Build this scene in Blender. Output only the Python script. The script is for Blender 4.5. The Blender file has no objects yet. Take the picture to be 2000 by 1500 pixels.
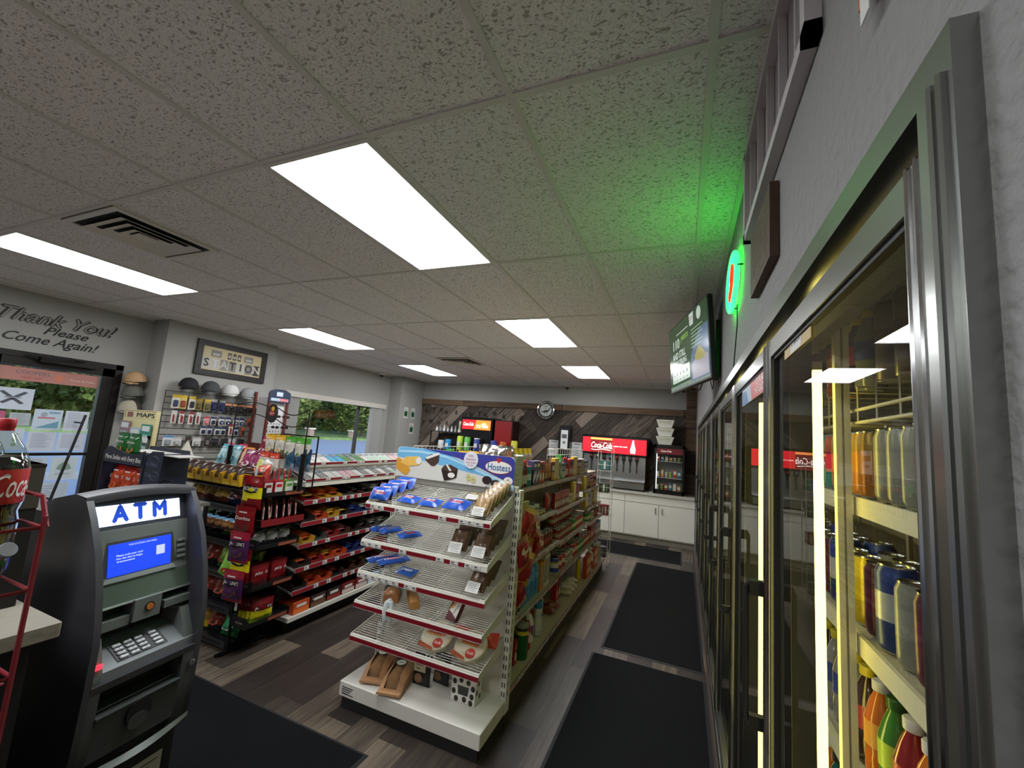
import bpy, bmesh, math, random
from math import sin, cos, pi, radians, sqrt
from mathutils import Matrix, Vector, noise
random.seed(7)
C = bpy.context.scene.collection
SC = bpy.context.scene

# ------------------------------------------------------------------ camera
CAM_Z = 1.62
cd = bpy.data.cameras.new('camera'); cam = bpy.data.objects.new('camera', cd); C.objects.link(cam)
cd.sensor_width = 36.0; cd.lens = 36.0*807.4/2000.0; cd.clip_start = 0.02; cd.clip_end = 300
cam.matrix_world = Matrix.Translation((0, 0, CAM_Z)) @ Matrix.Rotation(.39905, 4, 'Z') @ Matrix.Rotation(1.6963, 4, 'X') @ Matrix.Rotation(.0778, 4, 'Z')
SC.camera = cam

# ------------------------------------------------------------------ view, sky, sun
SC.view_settings.view_transform = 'Standard'; SC.view_settings.look = 'None'
SC.view_settings.exposure = 0.82; SC.view_settings.gamma = 1.0
SC.view_settings.use_curve_mapping = False
W = bpy.data.worlds.new('sky'); SC.world = W; W.use_nodes = True
wn = W.node_tree.nodes; wl = W.node_tree.links
sky = wn.new('ShaderNodeTexSky'); sky.sky_type = 'NISHITA'; sky.sun_disc = False
sky.sun_elevation = radians(24); sky.sun_rotation = radians(120)
wl.new(sky.outputs[0], wn['Background'].inputs[0]); wn['Background'].inputs[1].default_value = 0.26
PANEL_E = 13.           # radiance of the ceiling light panels
COOLER_E = 3.6          # radiance of the strip lamps inside the cooler

# ------------------------------------------------------------------ materials
def lin(c):
    if isinstance(c, str):
        c = tuple(int(c[i:i+2], 16)/255 for i in (0, 2, 4))
    return tuple((x/12.92 if x <= .04045 else ((x+.055)/1.055)**2.4) for x in c)
_m = {}
def mt(c, r=.5, metal=0., e=0., spec=.5, coat=0., alpha=1., bump=0., bs=60., trans=0., var=0., name=None):
    key = (c, r, metal, e, spec, coat, alpha, bump, bs, trans, var)
    if key in _m: return _m[key]
    m = bpy.data.materials.new(name or ('mat_%s' % (c if isinstance(c, str) else len(_m)))); m.use_nodes = True
    n = m.node_tree.nodes; l = m.node_tree.links; b = n['Principled BSDF']
    col = lin(c)+(1,)
    b.inputs['Base Color'].default_value = col
    b.inputs['Roughness'].default_value = r; b.inputs['Metallic'].default_value = metal
    b.inputs['Specular IOR Level'].default_value = spec
    b.inputs['Coat Weight'].default_value = coat
    b.inputs['Alpha'].default_value = alpha
    b.inputs['Transmission Weight'].default_value = trans
    if e:
        b.inputs['Emission Color'].default_value = col; b.inputs['Emission Strength'].default_value = e
    if bump or var:
        tc = n.new('ShaderNodeTexCoord'); no = n.new('ShaderNodeTexNoise'); no.inputs['Scale'].default_value = bs
        no.inputs['Detail'].default_value = 4
        l.new(tc.outputs['Object'], no.inputs['Vector'])
        if bump:
            bp = n.new('ShaderNodeBump'); bp.inputs['Strength'].default_value = bump; bp.inputs['Distance'].default_value = .01
            l.new(no.outputs[0], bp.inputs['Height']); l.new(bp.outputs[0], b.inputs['Normal'])
        if var:
            hs = n.new('ShaderNodeHueSaturation'); hs.inputs['Color'].default_value = col
            mr = n.new('ShaderNodeMapRange'); mr.inputs['To Min'].default_value = 1-var; mr.inputs['To Max'].default_value = 1+var
            l.new(no.outputs[0], mr.inputs[0]); l.new(mr.outputs[0], hs.inputs['Value']); l.new(hs.outputs[0], b.inputs['Base Color'])
    _m[key] = m
    return m
def nodes_mat(name):
    m = bpy.data.materials.new(name); m.use_nodes = True
    return m, m.node_tree.nodes, m.node_tree.links, m.node_tree.nodes['Principled BSDF']
def glass_mat(name, tint=(1, 1, 1), ior=1.45, boost=1.0, rough=0.0):
    m = bpy.data.materials.new(name); m.use_nodes = True
    n = m.node_tree.nodes; l = m.node_tree.links; n.clear()
    o = n.new('ShaderNodeOutputMaterial'); mx = n.new('ShaderNodeMixShader'); tr = n.new('ShaderNodeBsdfTransparent')
    gl = n.new('ShaderNodeBsdfGlossy'); fr = n.new('ShaderNodeFresnel'); mu = n.new('ShaderNodeMath'); mu.operation = 'MULTIPLY'; mu.use_clamp = True
    fr.inputs[0].default_value = ior; mu.inputs[1].default_value = boost
    tr.inputs[0].default_value = tint+(1,); gl.inputs['Roughness'].default_value = rough
    gm = n.new('ShaderNodeNewGeometry'); sb = n.new('ShaderNodeMath'); sb.operation = 'SUBTRACT'; sb.inputs[0].default_value = 1; l.new(gm.outputs['Backfacing'], sb.inputs[1])
    m2 = n.new('ShaderNodeMath'); m2.operation = 'MULTIPLY'; l.new(fr.outputs[0], m2.inputs[0]); l.new(sb.outputs[0], m2.inputs[1]); l.new(m2.outputs[0], mu.inputs[0]); l.new(mu.outputs[0], mx.inputs[0]); l.new(tr.outputs[0], mx.inputs[1]); l.new(gl.outputs[0], mx.inputs[2]); l.new(mx.outputs[0], o.inputs[0])
    return m

WHITE = mt('e4e0d4', .45); WMETAL = mt('dcdacf', .4, spec=.5); BLACK = mt('0b0b0c', .5); BLACKG = mt('0a0a0b', .25)
MAROON = mt('7c1420', .35); TAGW = mt('d9d7d0', .5); TAGP = mt('5a5a5c', .6); STEEL = mt('a9abab', .28, 1.0); CHROME = mt('c9c9c9', .12, 1.0)
CLEAR = glass_mat('clear film', (.95, .95, .94), 1.4, 1.0, .18)
PANE = glass_mat('pane glass', (.92, .93, .9), 1.33, 1.)
WINPANE = glass_mat('window glass', (.93, .95, .97), 1.4, 1.0)

# ------------------------------------------------------------------ mesh builder
_tc = {}
def text_geo(s, shear=0., off=0., space=1.):
    k = (s, shear, off, space)
    if k not in _tc:
        cu = bpy.data.curves.new('t', 'FONT'); cu.body = s; cu.size = 1.; cu.shear = shear; cu.offset = off; cu.resolution_u = 2
        cu.space_character = space; cu.align_x = 'CENTER'; cu.align_y = 'CENTER'; cu.fill_mode = 'FRONT'
        o = bpy.data.objects.new('t', cu)
        C.objects.link(o)
        dg = bpy.context.evaluated_depsgraph_get()
        me = bpy.data.meshes.new_from_object(o.evaluated_get(dg), depsgraph=dg)
        vs = [tuple(v.co) for v in me.vertices]; fs = [tuple(p.vertices) for p in me.polygons]
        C.objects.unlink(o); bpy.data.objects.remove(o); bpy.data.curves.remove(cu); bpy.data.meshes.remove(me)
        w = max([v[0] for v in vs] or [1])-min([v[0] for v in vs] or [0])
        _tc[k] = (vs, fs, w)
    return _tc[k]
class MB:
    def __init__(s): s.v = []; s.f = []; s.fm = []; s.m = []; s.T = Matrix()
    def mi(s, m):
        if m not in s.m: s.m.append(m)
        return s.m.index(m)
    def add(s, vs, fs, m):
        b = len(s.v); T = s.T
        s.v += [tuple(T @ Vector(v)) for v in vs]
        ml = isinstance(m, list)
        for i, f in enumerate(fs):
            s.f.append([b+j for j in f]); s.fm.append(s.mi(m[i] if ml else m))
        return s
    def box(s, x0, x1, y0, y1, z0, z1, m, skip=''):
        vs = [(x, y, z) for z in (z0, z1) for y in (y0, y1) for x in (x0, x1)]
        fs = dict(b=(0, 2, 3, 1), t=(4, 5, 7, 6), f=(0, 1, 5, 4), k=(2, 6, 7, 3), l=(0, 4, 6, 2), r=(1, 3, 7, 5))
        return s.add(vs, [fs[k] for k in fs if k not in skip], m)
    def bbox(s, x0, x1, y0, y1, z0, z1, m, c=.01):
        # chamfered box (vertical and top edges)
        def ring(z, d): return [(x0+d+c, y0+d, z), (x1-d-c, y0+d, z), (x1-d, y0+d+c, z), (x1-d, y1-d-c, z), (x1-d-c, y1-d, z), (x0+d+c, y1-d, z), (x0+d, y1-d-c, z), (x0+d, y0+d+c, z)]
        vs = ring(z0, c)+ring(z0+c, 0)+ring(z1-c, 0)+ring(z1, c)
        fs = [tuple(range(7, -1, -1))]+[(8*k+i, 8*k+(i+1) % 8, 8*k+8+(i+1) % 8, 8*k+8+i) for k in range(3) for i in range(8)]+[tuple(range(24, 32))]
        return s.add(vs, fs, m)
    def quad(s, a, b, c, d, m): return s.add([a, b, c, d], [(0, 1, 2, 3)], m)
    def prism(s, poly, y0, y1, m, ax='y'):
        n = len(poly)
        def P(p, t): return (p[0], t, p[1]) if ax == 'y' else ((t, p[0], p[1]) if ax == 'x' else (p[0], p[1], t))
        vs = [P(p, y0) for p in poly]+[P(p, y1) for p in poly]
        fs = [tuple(range(n)), tuple(range(2*n-1, n-1, -1))]+[(i, n+i, n+(i+1) % n, (i+1) % n) for i in range(n)]
        return s.add(vs, fs, m)
    def disc(s, cx, cz, r, y0, y1, m, n=20, rz=None):
        rz = rz or r
        return s.prism([(cx+r*cos(2*pi*i/n), cz+rz*sin(2*pi*i/n)) for i in range(n)], y0, y1, m)
    def tube(s, pts, r, m, n=6, closed=False):
        pts = [Vector(p) for p in pts]; N = len(pts); vs = []; up = None
        for i, p in enumerate(pts):
            a = pts[i-1] if (i > 0 or closed) else p; b = pts[(i+1) % N] if (i < N-1 or closed) else p
            t = (b-a)
            if t.length < 1e-9: t = Vector((0, 0, 1))
            t.normalize()
            if up is None:
                up = Vector((0, 0, 1)) if abs(t.z) < .9 else Vector((1, 0, 0))
            u = (up-t*up.dot(t))
            if u.length < 1e-6: u = t.orthogonal()
            u.normalize(); w = t.cross(u); up = u
            rr = r[i] if isinstance(r, (list, tuple)) else r
            for k in range(n):
                q = 2*pi*k/n; vs.append(tuple(p+u*rr*cos(q)+w*rr*sin(q)))
        fs = [(i*n+k, i*n+(k+1) % n, ((i+1) % N)*n+(k+1) % n, ((i+1) % N)*n+k) for i in range(N if closed else N-1) for k in range(n)]
        if not closed: fs += [tuple(range(n-1, -1, -1)), tuple(range((N-1)*n, N*n))]
        return s.add(vs, fs, m)
    def bar(s, a, b, w, m):   # square bar
        return s.tube([a, b], w*.7071, m, 4)
    def lathe(s, prof, m, n=16, c=(0, 0, 0), sx=1., sy=1.):
        # prof [(r,z,[mat])]; material of segment i from point i
        vs = []; fs = []; ms = []
        for p in prof:
            for k in range(n):
                q = 2*pi*(k+.5)/n; vs.append((c[0]+p[0]*cos(q)*sx, c[1]+p[0]*sin(q)*sy, c[2]+p[1]))
        for i in range(len(prof)-1):
            for k in range(n):
                fs.append((i*n+k, i*n+(k+1) % n, (i+1)*n+(k+1) % n, (i+1)*n+k)); ms.append(prof[i][2] if len(prof[i]) > 2 else m)
        fs.append(tuple(range(n-1, -1, -1))); ms.append(ms[0] if ms else m)
        fs.append(tuple(range((len(prof)-1)*n, len(prof)*n))); ms.append(ms[-2] if len(ms) > 1 else m)
        return s.add(vs, fs, ms)
    def grid(s, fn, nu, nv, m, wrapu=False):
        vs = [fn(i/nu, j/nv) for j in range(nv+1) for i in range(nu+1)]
        fs = [(j*(nu+1)+i, j*(nu+1)+i+1, (j+1)*(nu+1)+i+1, (j+1)*(nu+1)+i) for j in range(nv) for i in range(nu)]
        ms = [m((i+.5)/nu, (j+.5)/nv) for j in range(nv) for i in range(nu)] if callable(m) else m
        return s.add(vs, fs, ms)
    def text(s, t, size, pos, m, ax='-y', width=None, shear=0., off=0., space=1., rot=0., cyl=None):
        vs, fs, w = text_geo(t, shear, 0., space)
        k = size if width is None else min(size, width/w) if width > 0 else size
        kx = k if width is None else width/w
        cr, sr = cos(rot), sin(rot); out = []
        if off > .001:
            o_ = min(off*1.6, .06)
            base_vs, base_fs, vs, fs = vs, fs, [], []
            for q, (dx, dy) in enumerate(((-o_, 0), (o_, 0), (0, o_*.8), (0, -o_*.8), (0, 0))):
                b0 = len(vs); vs += [(v[0]+dx, v[1]+dy, q) for v in base_vs]; fs += [tuple(b0+j for j in f) for f in base_fs]
        for v in vs:
            a, b = v[0]*kx, v[1]*size; pq = v[2]*2e-5 if off > .001 else 0
            a, b = a*cr-b*sr, a*sr+b*cr
            if ax == '-y':
                if cyl:  # wrap round a cylinder of radius cyl whose axis is at pos x,y
                    q = a/cyl; out.append((pos[0]+(cyl+pq)*sin(q), pos[1]-(cyl+pq)*cos(q), pos[2]+b))
                else: out.append((pos[0]+a, pos[1]-pq, pos[2]+b))
            elif ax == 'x': out.append((pos[0]+pq, pos[1]+a, pos[2]+b))
            elif ax == '-x': out.append((pos[0]-pq, pos[1]-a, pos[2]+b))
            elif ax == 'z': out.append((pos[0]+a, pos[1]+b, pos[2]+pq))
        return s.add(out, fs, m)
    def build(s, name, parent=None, loc=None, rz=0., smooth=True, **tags):
        me = bpy.data.meshes.new(name); me.from_pydata(s.v, [], s.f)
        for m in s.m: me.materials.append(m)
        me.polygons.foreach_set('material_index', s.fm)
        if smooth:
            me.polygons.foreach_set('use_smooth', [True]*len(me.polygons)); me.set_sharp_from_angle(angle=.65)
        me.update()
        o = bpy.data.objects.new(name, me); C.objects.link(o)
        if parent: o.parent = parent
        if loc: o.location = loc
        o.rotation_euler.z = rz
        for k, v in tags.items():
            if v: o[k] = v
        return o
def thing(name, label, category, loc=(0, 0, 0), rz=0., group=None):
    o = bpy.data.objects.new(name, None); C.objects.link(o); o.empty_display_size = .05
    o.location = loc; o.rotation_euler.z = rz; o['label'] = label; o['category'] = category
    if group: o['group'] = group
    return o
def struct(mb, name, parent=None): return mb.build(name, parent, kind='structure')
def dup(root, loc, rot=None, label=None, group=None):
    r = root.copy(); C.objects.link(r); r.location = loc
    if rot is not None: r.rotation_euler = rot if isinstance(rot, (tuple, list)) else (0, 0, rot)
    if label: r['label'] = label
    if group: r['group'] = group
    for ch in list(root.children):
        c = ch.copy(); C.objects.link(c); c.parent = r
        for g in list(ch.children):
            d = g.copy(); C.objects.link(d); d.parent = c
    return r
class Proto:
    """first use moves the thing itself, later uses copy it"""
    def __init__(s, fn): s.fn = fn; s.root = None
    def put(s, loc, rot=0., label=None, group=None):
        rot = rot if isinstance(rot, (tuple, list)) else (0, 0, rot)
        if s.root is None:
            s.root = s.fn(); r = s.root; r.location = loc; r.rotation_euler = rot
            if label: r['label'] = label
            if group: r['group'] = group
            return r
        return dup(s.root, loc, rot, label, group)
ORD = ['first', 'second', 'third', 'fourth', 'fifth', 'sixth', 'seventh', 'eighth', 'ninth', 'tenth', 'eleventh', 'twelfth', 'thirteenth', 'fourteenth', 'fifteenth', 'sixteenth', 'seventeenth', 'eighteenth', 'nineteenth', 'twentieth', 'twenty-first', 'twenty-second', 'twenty-third', 'twenty-fourth', 'twenty-fifth', 'twenty-sixth']
# ================================================================== the room
CEIL = 2.745; XR = .21; YB = 8.25; XL = -6.05; XD = -6.3
GX = lambda i: .6096*i+.0508
GY = lambda j: 1.2192*j+1.1233
# floor material: grey-brown wood planks running down the aisle
def floor_mat():
    m, n, l, b = nodes_mat('plank floor')
    tc = n.new('ShaderNodeTexCoord'); sp = n.new('ShaderNodeSeparateXYZ'); cb = n.new('ShaderNodeCombineXYZ')
    l.new(tc.outputs['Object'], sp.inputs[0]); l.new(sp.outputs[1], cb.inputs[0]); l.new(sp.outputs[0], cb.inputs[1])
    br = n.new('ShaderNodeTexBrick'); br.inputs['Scale'].default_value = 1.; br.offset = .37
    for k, v in (('Brick Width', 1.22), ('Row Height', .18), ('Mortar Size', .0016), ('Mortar Smooth', .1), ('Bias', 0.)): br.inputs[k].default_value = v
    br.inputs['Color1'].default_value = (0, 0, 0, 1); br.inputs['Color2'].default_value = (1, 1, 1, 1); br.inputs['Mortar'].default_value = (0.1, .1, .1, 1)
    l.new(cb.outputs[0], br.inputs['Vector'])
    mp = n.new('ShaderNodeMapping'); mp.inputs['Scale'].default_value = (1.6, 26, 1); l.new(cb.outputs[0], mp.inputs[0])
    no = n.new('ShaderNodeTexNoise'); no.inputs['Scale'].default_value = 1.5; no.inputs['Detail'].default_value = 8; no.inputs['Roughness'].default_value = .65
    l.new(mp.outputs[0], no.inputs['Vector'])
    n2 = n.new('ShaderNodeTexNoise'); n2.inputs['Scale'].default_value = 2.2; l.new(cb.outputs[0], n2.inputs['Vector'])
    ad = n.new('ShaderNodeMath'); ad.operation = 'MULTIPLY_ADD'; ad.inputs[1].default_value = .5
    l.new(br.outputs['Color'], ad.inputs[0])
    m2 = n.new('ShaderNodeMath'); m2.operation = 'MULTIPLY'; m2.inputs[1].default_value = .62; l.new(no.outputs[0], m2.inputs[0])
    l.new(m2.outputs[0], ad.inputs[2])
    a2 = n.new('ShaderNodeMath'); a2.operation = 'MULTIPLY_ADD'; a2.inputs[1].default_value = .35; l.new(n2.outputs[0], a2.inputs[0]); l.new(ad.outputs[0], a2.inputs[2])
    cr = n.new('ShaderNodeValToRGB'); e = cr.color_ramp.elements
    e[0].position = .32; e[0].color = lin('221e1c')+(1,); e[1].position = 1.02; e[1].color = lin('7d705f')+(1,)
    x = e.new(.62); x.color = lin('372f2b')+(1,); x = e.new(.8); x.color = lin('4e453c')+(1,)
    l.new(a2.outputs[0], cr.inputs[0])
    mx = n.new('ShaderNodeMix'); mx.data_type = 'RGBA'; l.new(br.outputs['Fac'], mx.inputs[0]); l.new(cr.outputs[0], mx.inputs[6]); mx.inputs[7].default_value = lin('1c1816')+(1,)
    l.new(mx.outputs[2], b.inputs['Base Color']); b.inputs['Roughness'].default_value = .42
    bp = n.new('ShaderNodeBump'); bp.inputs['Strength'].default_value = .25; bp.inputs['Distance'].default_value = .003; l.new(no.outputs[0], bp.inputs['Height']); l.new(bp.outputs[0], b.inputs['Normal'])
    return m
mb = MB(); mb.box(XD-.15, XR+1.3, -4.2, YB+.1, -.1, 0, floor_mat()); struct(mb, 'floor')
# ceiling tiles
def tile_mat():
    m, n, l, b = nodes_mat('fissured ceiling tile')
    tc = n.new('ShaderNodeTexCoord')
    mp = n.new('ShaderNodeMapping'); mp.inputs['Scale'].default_value = (1, 1.6, 1); l.new(tc.outputs['Object'], mp.inputs[0])
    ds = n.new('ShaderNodeTexNoise'); ds.inputs['Scale'].default_value = 30; ds.inputs['Detail'].default_value = 2; l.new(mp.outputs[0], ds.inputs['Vector'])
    va = n.new('ShaderNodeVectorMath'); va.operation = 'MULTIPLY_ADD'; va.inputs[1].default_value = (.035, .035, .035)
    l.new(ds.outputs['Color'], va.inputs[0]); l.new(mp.outputs[0], va.inputs[2])
    f = n.new('ShaderNodeTexNoise'); f.inputs['Scale'].default_value = 74; f.inputs['Detail'].default_value = 2.2; l.new(va.outputs[0], f.inputs['Vector'])
    r1 = n.new('ShaderNodeValToRGB'); r1.color_ramp.elements[0].position = .36; r1.color_ramp.elements[1].position = .41
    l.new(f.outputs[0], r1.inputs[0])
    f2 = n.new('ShaderNodeTexNoise'); f2.inputs['Scale'].default_value = 210; f2.inputs['Detail'].default_value = 2; l.new(tc.outputs['Object'], f2.inputs['Vector'])
    r2 = n.new('ShaderNodeValToRGB'); r2.color_ramp.elements[0].position = .36; r2.color_ramp.elements[1].position = .46; l.new(f2.outputs[0], r2.inputs[0])
    mu = n.new('ShaderNodeMath'); mu.operation = 'MULTIPLY'; l.new(r1.outputs[0], mu.inputs[0])
    mr = n.new('ShaderNodeMapRange'); mr.inputs['To Min'].default_value = .62; l.new(r2.outputs[0], mr.inputs[0]); l.new(mr.outputs[0], mu.inputs[1])
    mx = n.new('ShaderNodeMix'); mx.data_type = 'RGBA'; mx.inputs[6].default_value = lin('aea8a6')+(1,); mx.inputs[7].default_value = lin('f2eeee')+(1,)
    l.new(mu.outputs[0], mx.inputs[0]); l.new(mx.outputs[2], b.inputs['Base Color']); b.inputs['Roughness'].default_value = .95; b.inputs['Specular IOR Level'].default_value = .1
    bp = n.new('ShaderNodeBump'); bp.inputs['Strength'].default_value = .7; bp.inputs['Distance'].default_value = .004; l.new(mu.outputs[0], bp.inputs['Height']); l.new(bp.outputs[0], b.inputs['Normal'])
    return m
PANELS = [(-3, 0), (-3, 2), (-3, 4), (-8, 0), (-8, 2), (-8, 4), (-3, -2), (-8, -2), (-3, -4)]  # negative rows: unseen panels behind the camera, added for more light
VENTS = [(-6, 0, 0.), (-6, 3, .61)]
TILE = tile_mat()
mb = MB()
xs = [GX(i) for i in range(-11, 2)]
def hole(i, j):
    return (i, j) in PANELS
for i in range(-11, 2):
    for j in range(-5, 7):
        x0, x1, y0, y1 = GX(i), GX(i+1), GY(j), GY(j+1)
        x0, x1 = max(x0, XD-.1), min(x1, XR+.005); y1 = min(y1, YB+.05); y0 = max(y0, -4.2)
        if x1 <= x0 or y1 <= y0 or hole(i, j): continue
        mb.quad((x0, y0, CEIL), (x0, y1, CEIL), (x1, y1, CEIL), (x1, y0, CEIL), TILE)
mb.box(XD-.2, XR+1.3, -4.3, YB+.1, CEIL+.12, CEIL+.2, WHITE)
struct(mb, 'ceiling')
TB = mt('d6d2cf', .6)
mb = MB(); t = .012
for i in range(-11, 2):
    x = GX(i)
    if XD < x < XR: mb.box(x-t, x+t, -4.2, YB, CEIL-.006, CEIL+.001, TB)
for j in range(-4, 6):
    y = GY(j)
    for i in range(-11, 1):
        mb.box(max(GX(i)+t, XD), min(GX(i+1)-t, XR), y-t, y+t, CEIL-.0055, CEIL+.001, TB)
for x0, x1, y0, y1 in ((XR-.022, XR, -4, YB), (XD, XD+.02, -4, 3.0), (XL, XL+.02, 4.5, 7.4), (-5.73, XR, YB-.02, YB)):
    mb.box(x0, x1, y0, y1, CEIL-.02, CEIL, TB)
struct(mb, 'trim_1')
# light panels: recessed troffer with a prismatic lens
def panel_mat():
    m, n, l, b = nodes_mat('lit lens')
    tc = n.new('ShaderNodeTexCoord'); sp = n.new('ShaderNodeSeparateXYZ'); l.new(tc.outputs['Object'], sp.inputs[0])
    w = n.new('ShaderNodeMath'); w.operation = 'MULTIPLY'; w.inputs[1].default_value = 2*pi/.29; l.new(sp.outputs[0], w.inputs[0])
    c = n.new('ShaderNodeMath'); c.operation = 'COSINE'; l.new(w.outputs[0], c.inputs[0])
    mr = n.new('ShaderNodeMapRange'); mr.inputs['From Min'].default_value = -1; mr.inputs['To Min'].default_value = PANEL_E; mr.inputs['To Max'].default_value = PANEL_E*.72
    l.new(c.outputs[0], mr.inputs[0]); l.new(mr.outputs[0], b.inputs['Emission Strength'])
    b.inputs['Emission Color'].default_value = (.95, .97, 1.0, 1); b.inputs['Base Color'].default_value = (.8, .8, .8, 1)
    return m
LENS = panel_mat()
def make_panel():
    t = thing('ceiling_light', '', 'ceiling light')
    f = MB()
    a, b_ = .295, .6
    for x0, x1, y0, y1 in ((-a, a, -b_, -b_+.02), (-a, a, b_-.02, b_), (-a, -a+.02, -b_+.02, b_-.02), (a-.02, a, -b_+.02, b_-.02)):
        f.box(x0, x1, y0, y1, -.008, .012, TB)
    f.build('frame', t)
    d = MB(); d.quad((-a+.02, -b_+.02, .002), (-a+.02, b_-.02, .002), (a-.02, b_-.02, .002), (a-.02, -b_+.02, .002), LENS)
    d.build('diffuser', t)
    h = MB(); h.box(-a, a, -b_, b_, .014, .1, WMETAL, skip='b'); h.build('housing', t)
    return t
PP = Proto(make_panel)
plab = {(-3, 0): 'large lit ceiling panel nearest the camera, above the white bakery rack', (-3, 2): 'second lit ceiling panel in the row nearest the cooler wall',
        (-3, 4): 'farthest lit ceiling panel in the row nearest the cooler wall', (-8, 0): 'lit ceiling panel at far left, beside the large air vent',
        (-8, 2): 'middle lit ceiling panel in the row along the window wall', (-8, 4): 'farthest lit ceiling panel in the row along the window wall',
        (-3, -2): 'added unseen lit ceiling panel behind the camera in the cooler side row', (-8, -2): 'added unseen lit ceiling panel behind the camera in the window side row', (-3, -4): 'rearmost added unseen lit ceiling panel behind the camera'}
for (i, j) in PANELS: PP.put((GX(i)+.3048, GY(j)+.6096, CEIL), 0, plab[(i, j)], 'lit panels in the tiled ceiling')
# vents
def make_vent():
    t = thing('air_vent', '', 'air vent'); f = MB(); a = .295
    VM = mt('d8d2c8', .4)
    for x0, x1, y0, y1 in ((-a, a, -a, -a+.035), (-a, a, a-.035, a), (-a, -a+.035, -a+.035, a-.035), (a-.035, a, -a+.035, a-.035)): f.box(x0, x1, y0, y1, -.01, .0, VM)
    f.build('frame', t)
    k = MB(); k.box(-a, a, -a, a, -.003, .09, mt('171514', .8), skip='b'); k.box(-a+.03, a-.03, -a+.03, a-.03, -.002, .0, mt('131110', .8)); k.build('duct', t)
    for q, r in enumerate((.225, .165, .105)):
        g = MB()
        def ring(r0, z0, r1, z1):
            p = [(-1, -1), (1, -1), (1, 1), (-1, 1)]
            vs = [(x*r0, y*r0, z0) for x, y in p]+[(x*r1, y*r1, z1) for x, y in p]
            g.add(vs, [(i, (i+1) % 4, 4+(i+1) % 4, 4+i) for i in range(4)], VM)
        ring(r, -.022, r-.045, -.004); ring(r, -.022, r-.004, -.024); ring(r-.004, -.024, r-.048, -.005)
        g.build('louvre', t)
    g = MB(); g.box(-.055, .055, -.055, .055, -.02, -.014, VM); g.build('centre_plate', t)
    return t
VP = Proto(make_vent)
VP.put((GX(-6)+.3048, GY(0)+.31, CEIL-.006), 0, 'large square air vent beside the lit panel at left')
VP.put((GX(-6)+.3048, GY(3)+.91, CEIL-.006), 0, 'small looking air vent far down the middle of the ceiling')
# walls
def plaster(name, c, bump, sc, dist=.006, mott=.0):
    m, n, l, b = nodes_mat(name); b.inputs['Base Color'].default_value = lin(c)+(1,); b.inputs['Roughness'].default_value = .8; b.inputs['Specular IOR Level'].default_value = .25
    tc = n.new('ShaderNodeTexCoord'); no = n.new('ShaderNodeTexNoise'); no.inputs['Scale'].default_value = sc; no.inputs['Detail'].default_value = 5
    l.new(tc.outputs['Object'], no.inputs['Vector']); bp = n.new('ShaderNodeBump'); bp.inputs['Strength'].default_value = bump; bp.inputs['Distance'].default_value = dist
    l.new(no.outputs[0], bp.inputs['Height']); l.new(bp.outputs[0], b.inputs['Normal']); return m
PL = plaster('wall paint', 'a4a39e', .25, 90); PR = plaster('rough wall paint', '908f8e', .9, 38, .012)
DY0, DY1, DZ = 1.62, 2.77, 2.10     # door opening
WY0, WY1, WZ0, WZ1 = 4.80, 7.12, .75, 2.03
mb = MB()
# door wall x = XD (camera side y<3.0)
mb.box(XD-.12, XD, -4.2, DY0, 0, CEIL, PL); mb.box(XD-.12, XD, DY1, 3.0, 0, CEIL, PL); mb.box(XD-.12, XD, DY0, DY1, DZ, CEIL, PL)
# pier with the slat wall, window recess, far column
mb.box(XD-.12, -5.97, 3.0, 4.52, 0, CEIL, PL)
mb.box(XL-.12, XL, 4.52, WY0, 0, CEIL, PL); mb.box(XL-.12, XL, WY1, 7.40, 0, CEIL, PL); mb.box(XL-.12, XL, WY0, WY1, WZ1, CEIL, PL); mb.box(XL-.12, XL, WY0, WY1, 0, WZ0, PL)
mb.box(XL-.12, -5.73, 7.40, YB+.1, 0, CEIL, PL)
struct(mb, 'wall_left')
CY0, CY1, CZ0, CZ1 = .40, 6.74, .13, 1.985   # cooler front opening
mb = MB()
mb.box(XR, XR+.12, -4.2, CY0, 0, CEIL, PR); mb.box(XR, XR+.12, CY1, YB, 0, CEIL, PR); mb.box(XR, XR+.12, CY0, CY1, CZ1, CEIL, PR); mb.box(XR, XR+.12, CY0, CY1, 0, CZ0, mt('6b5b50', .6, bump=.3))
struct(mb, 'wall_right')
mb = MB(); mb.box(XD-.12, XR+1.3, YB, YB+.1, 0, CEIL, PL); struct(mb, 'wall_back')
mb = MB(); mb.box(XD-.12, XR+1.3, -4.3, -4.2, 0, CEIL, mt('8f857a', .8)); struct(mb, 'wall_front')
mb = MB(); mb.box(XR-.012, XR, 2.0, YB, 0, .1, mt('6d5a4e', .6, bump=.3)); mb.box(XR-.012, XR, -4, 2.0, 0, .1, mt('6d5a4e', .6, bump=.3)); struct(mb, 'baseboard_right')
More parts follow.
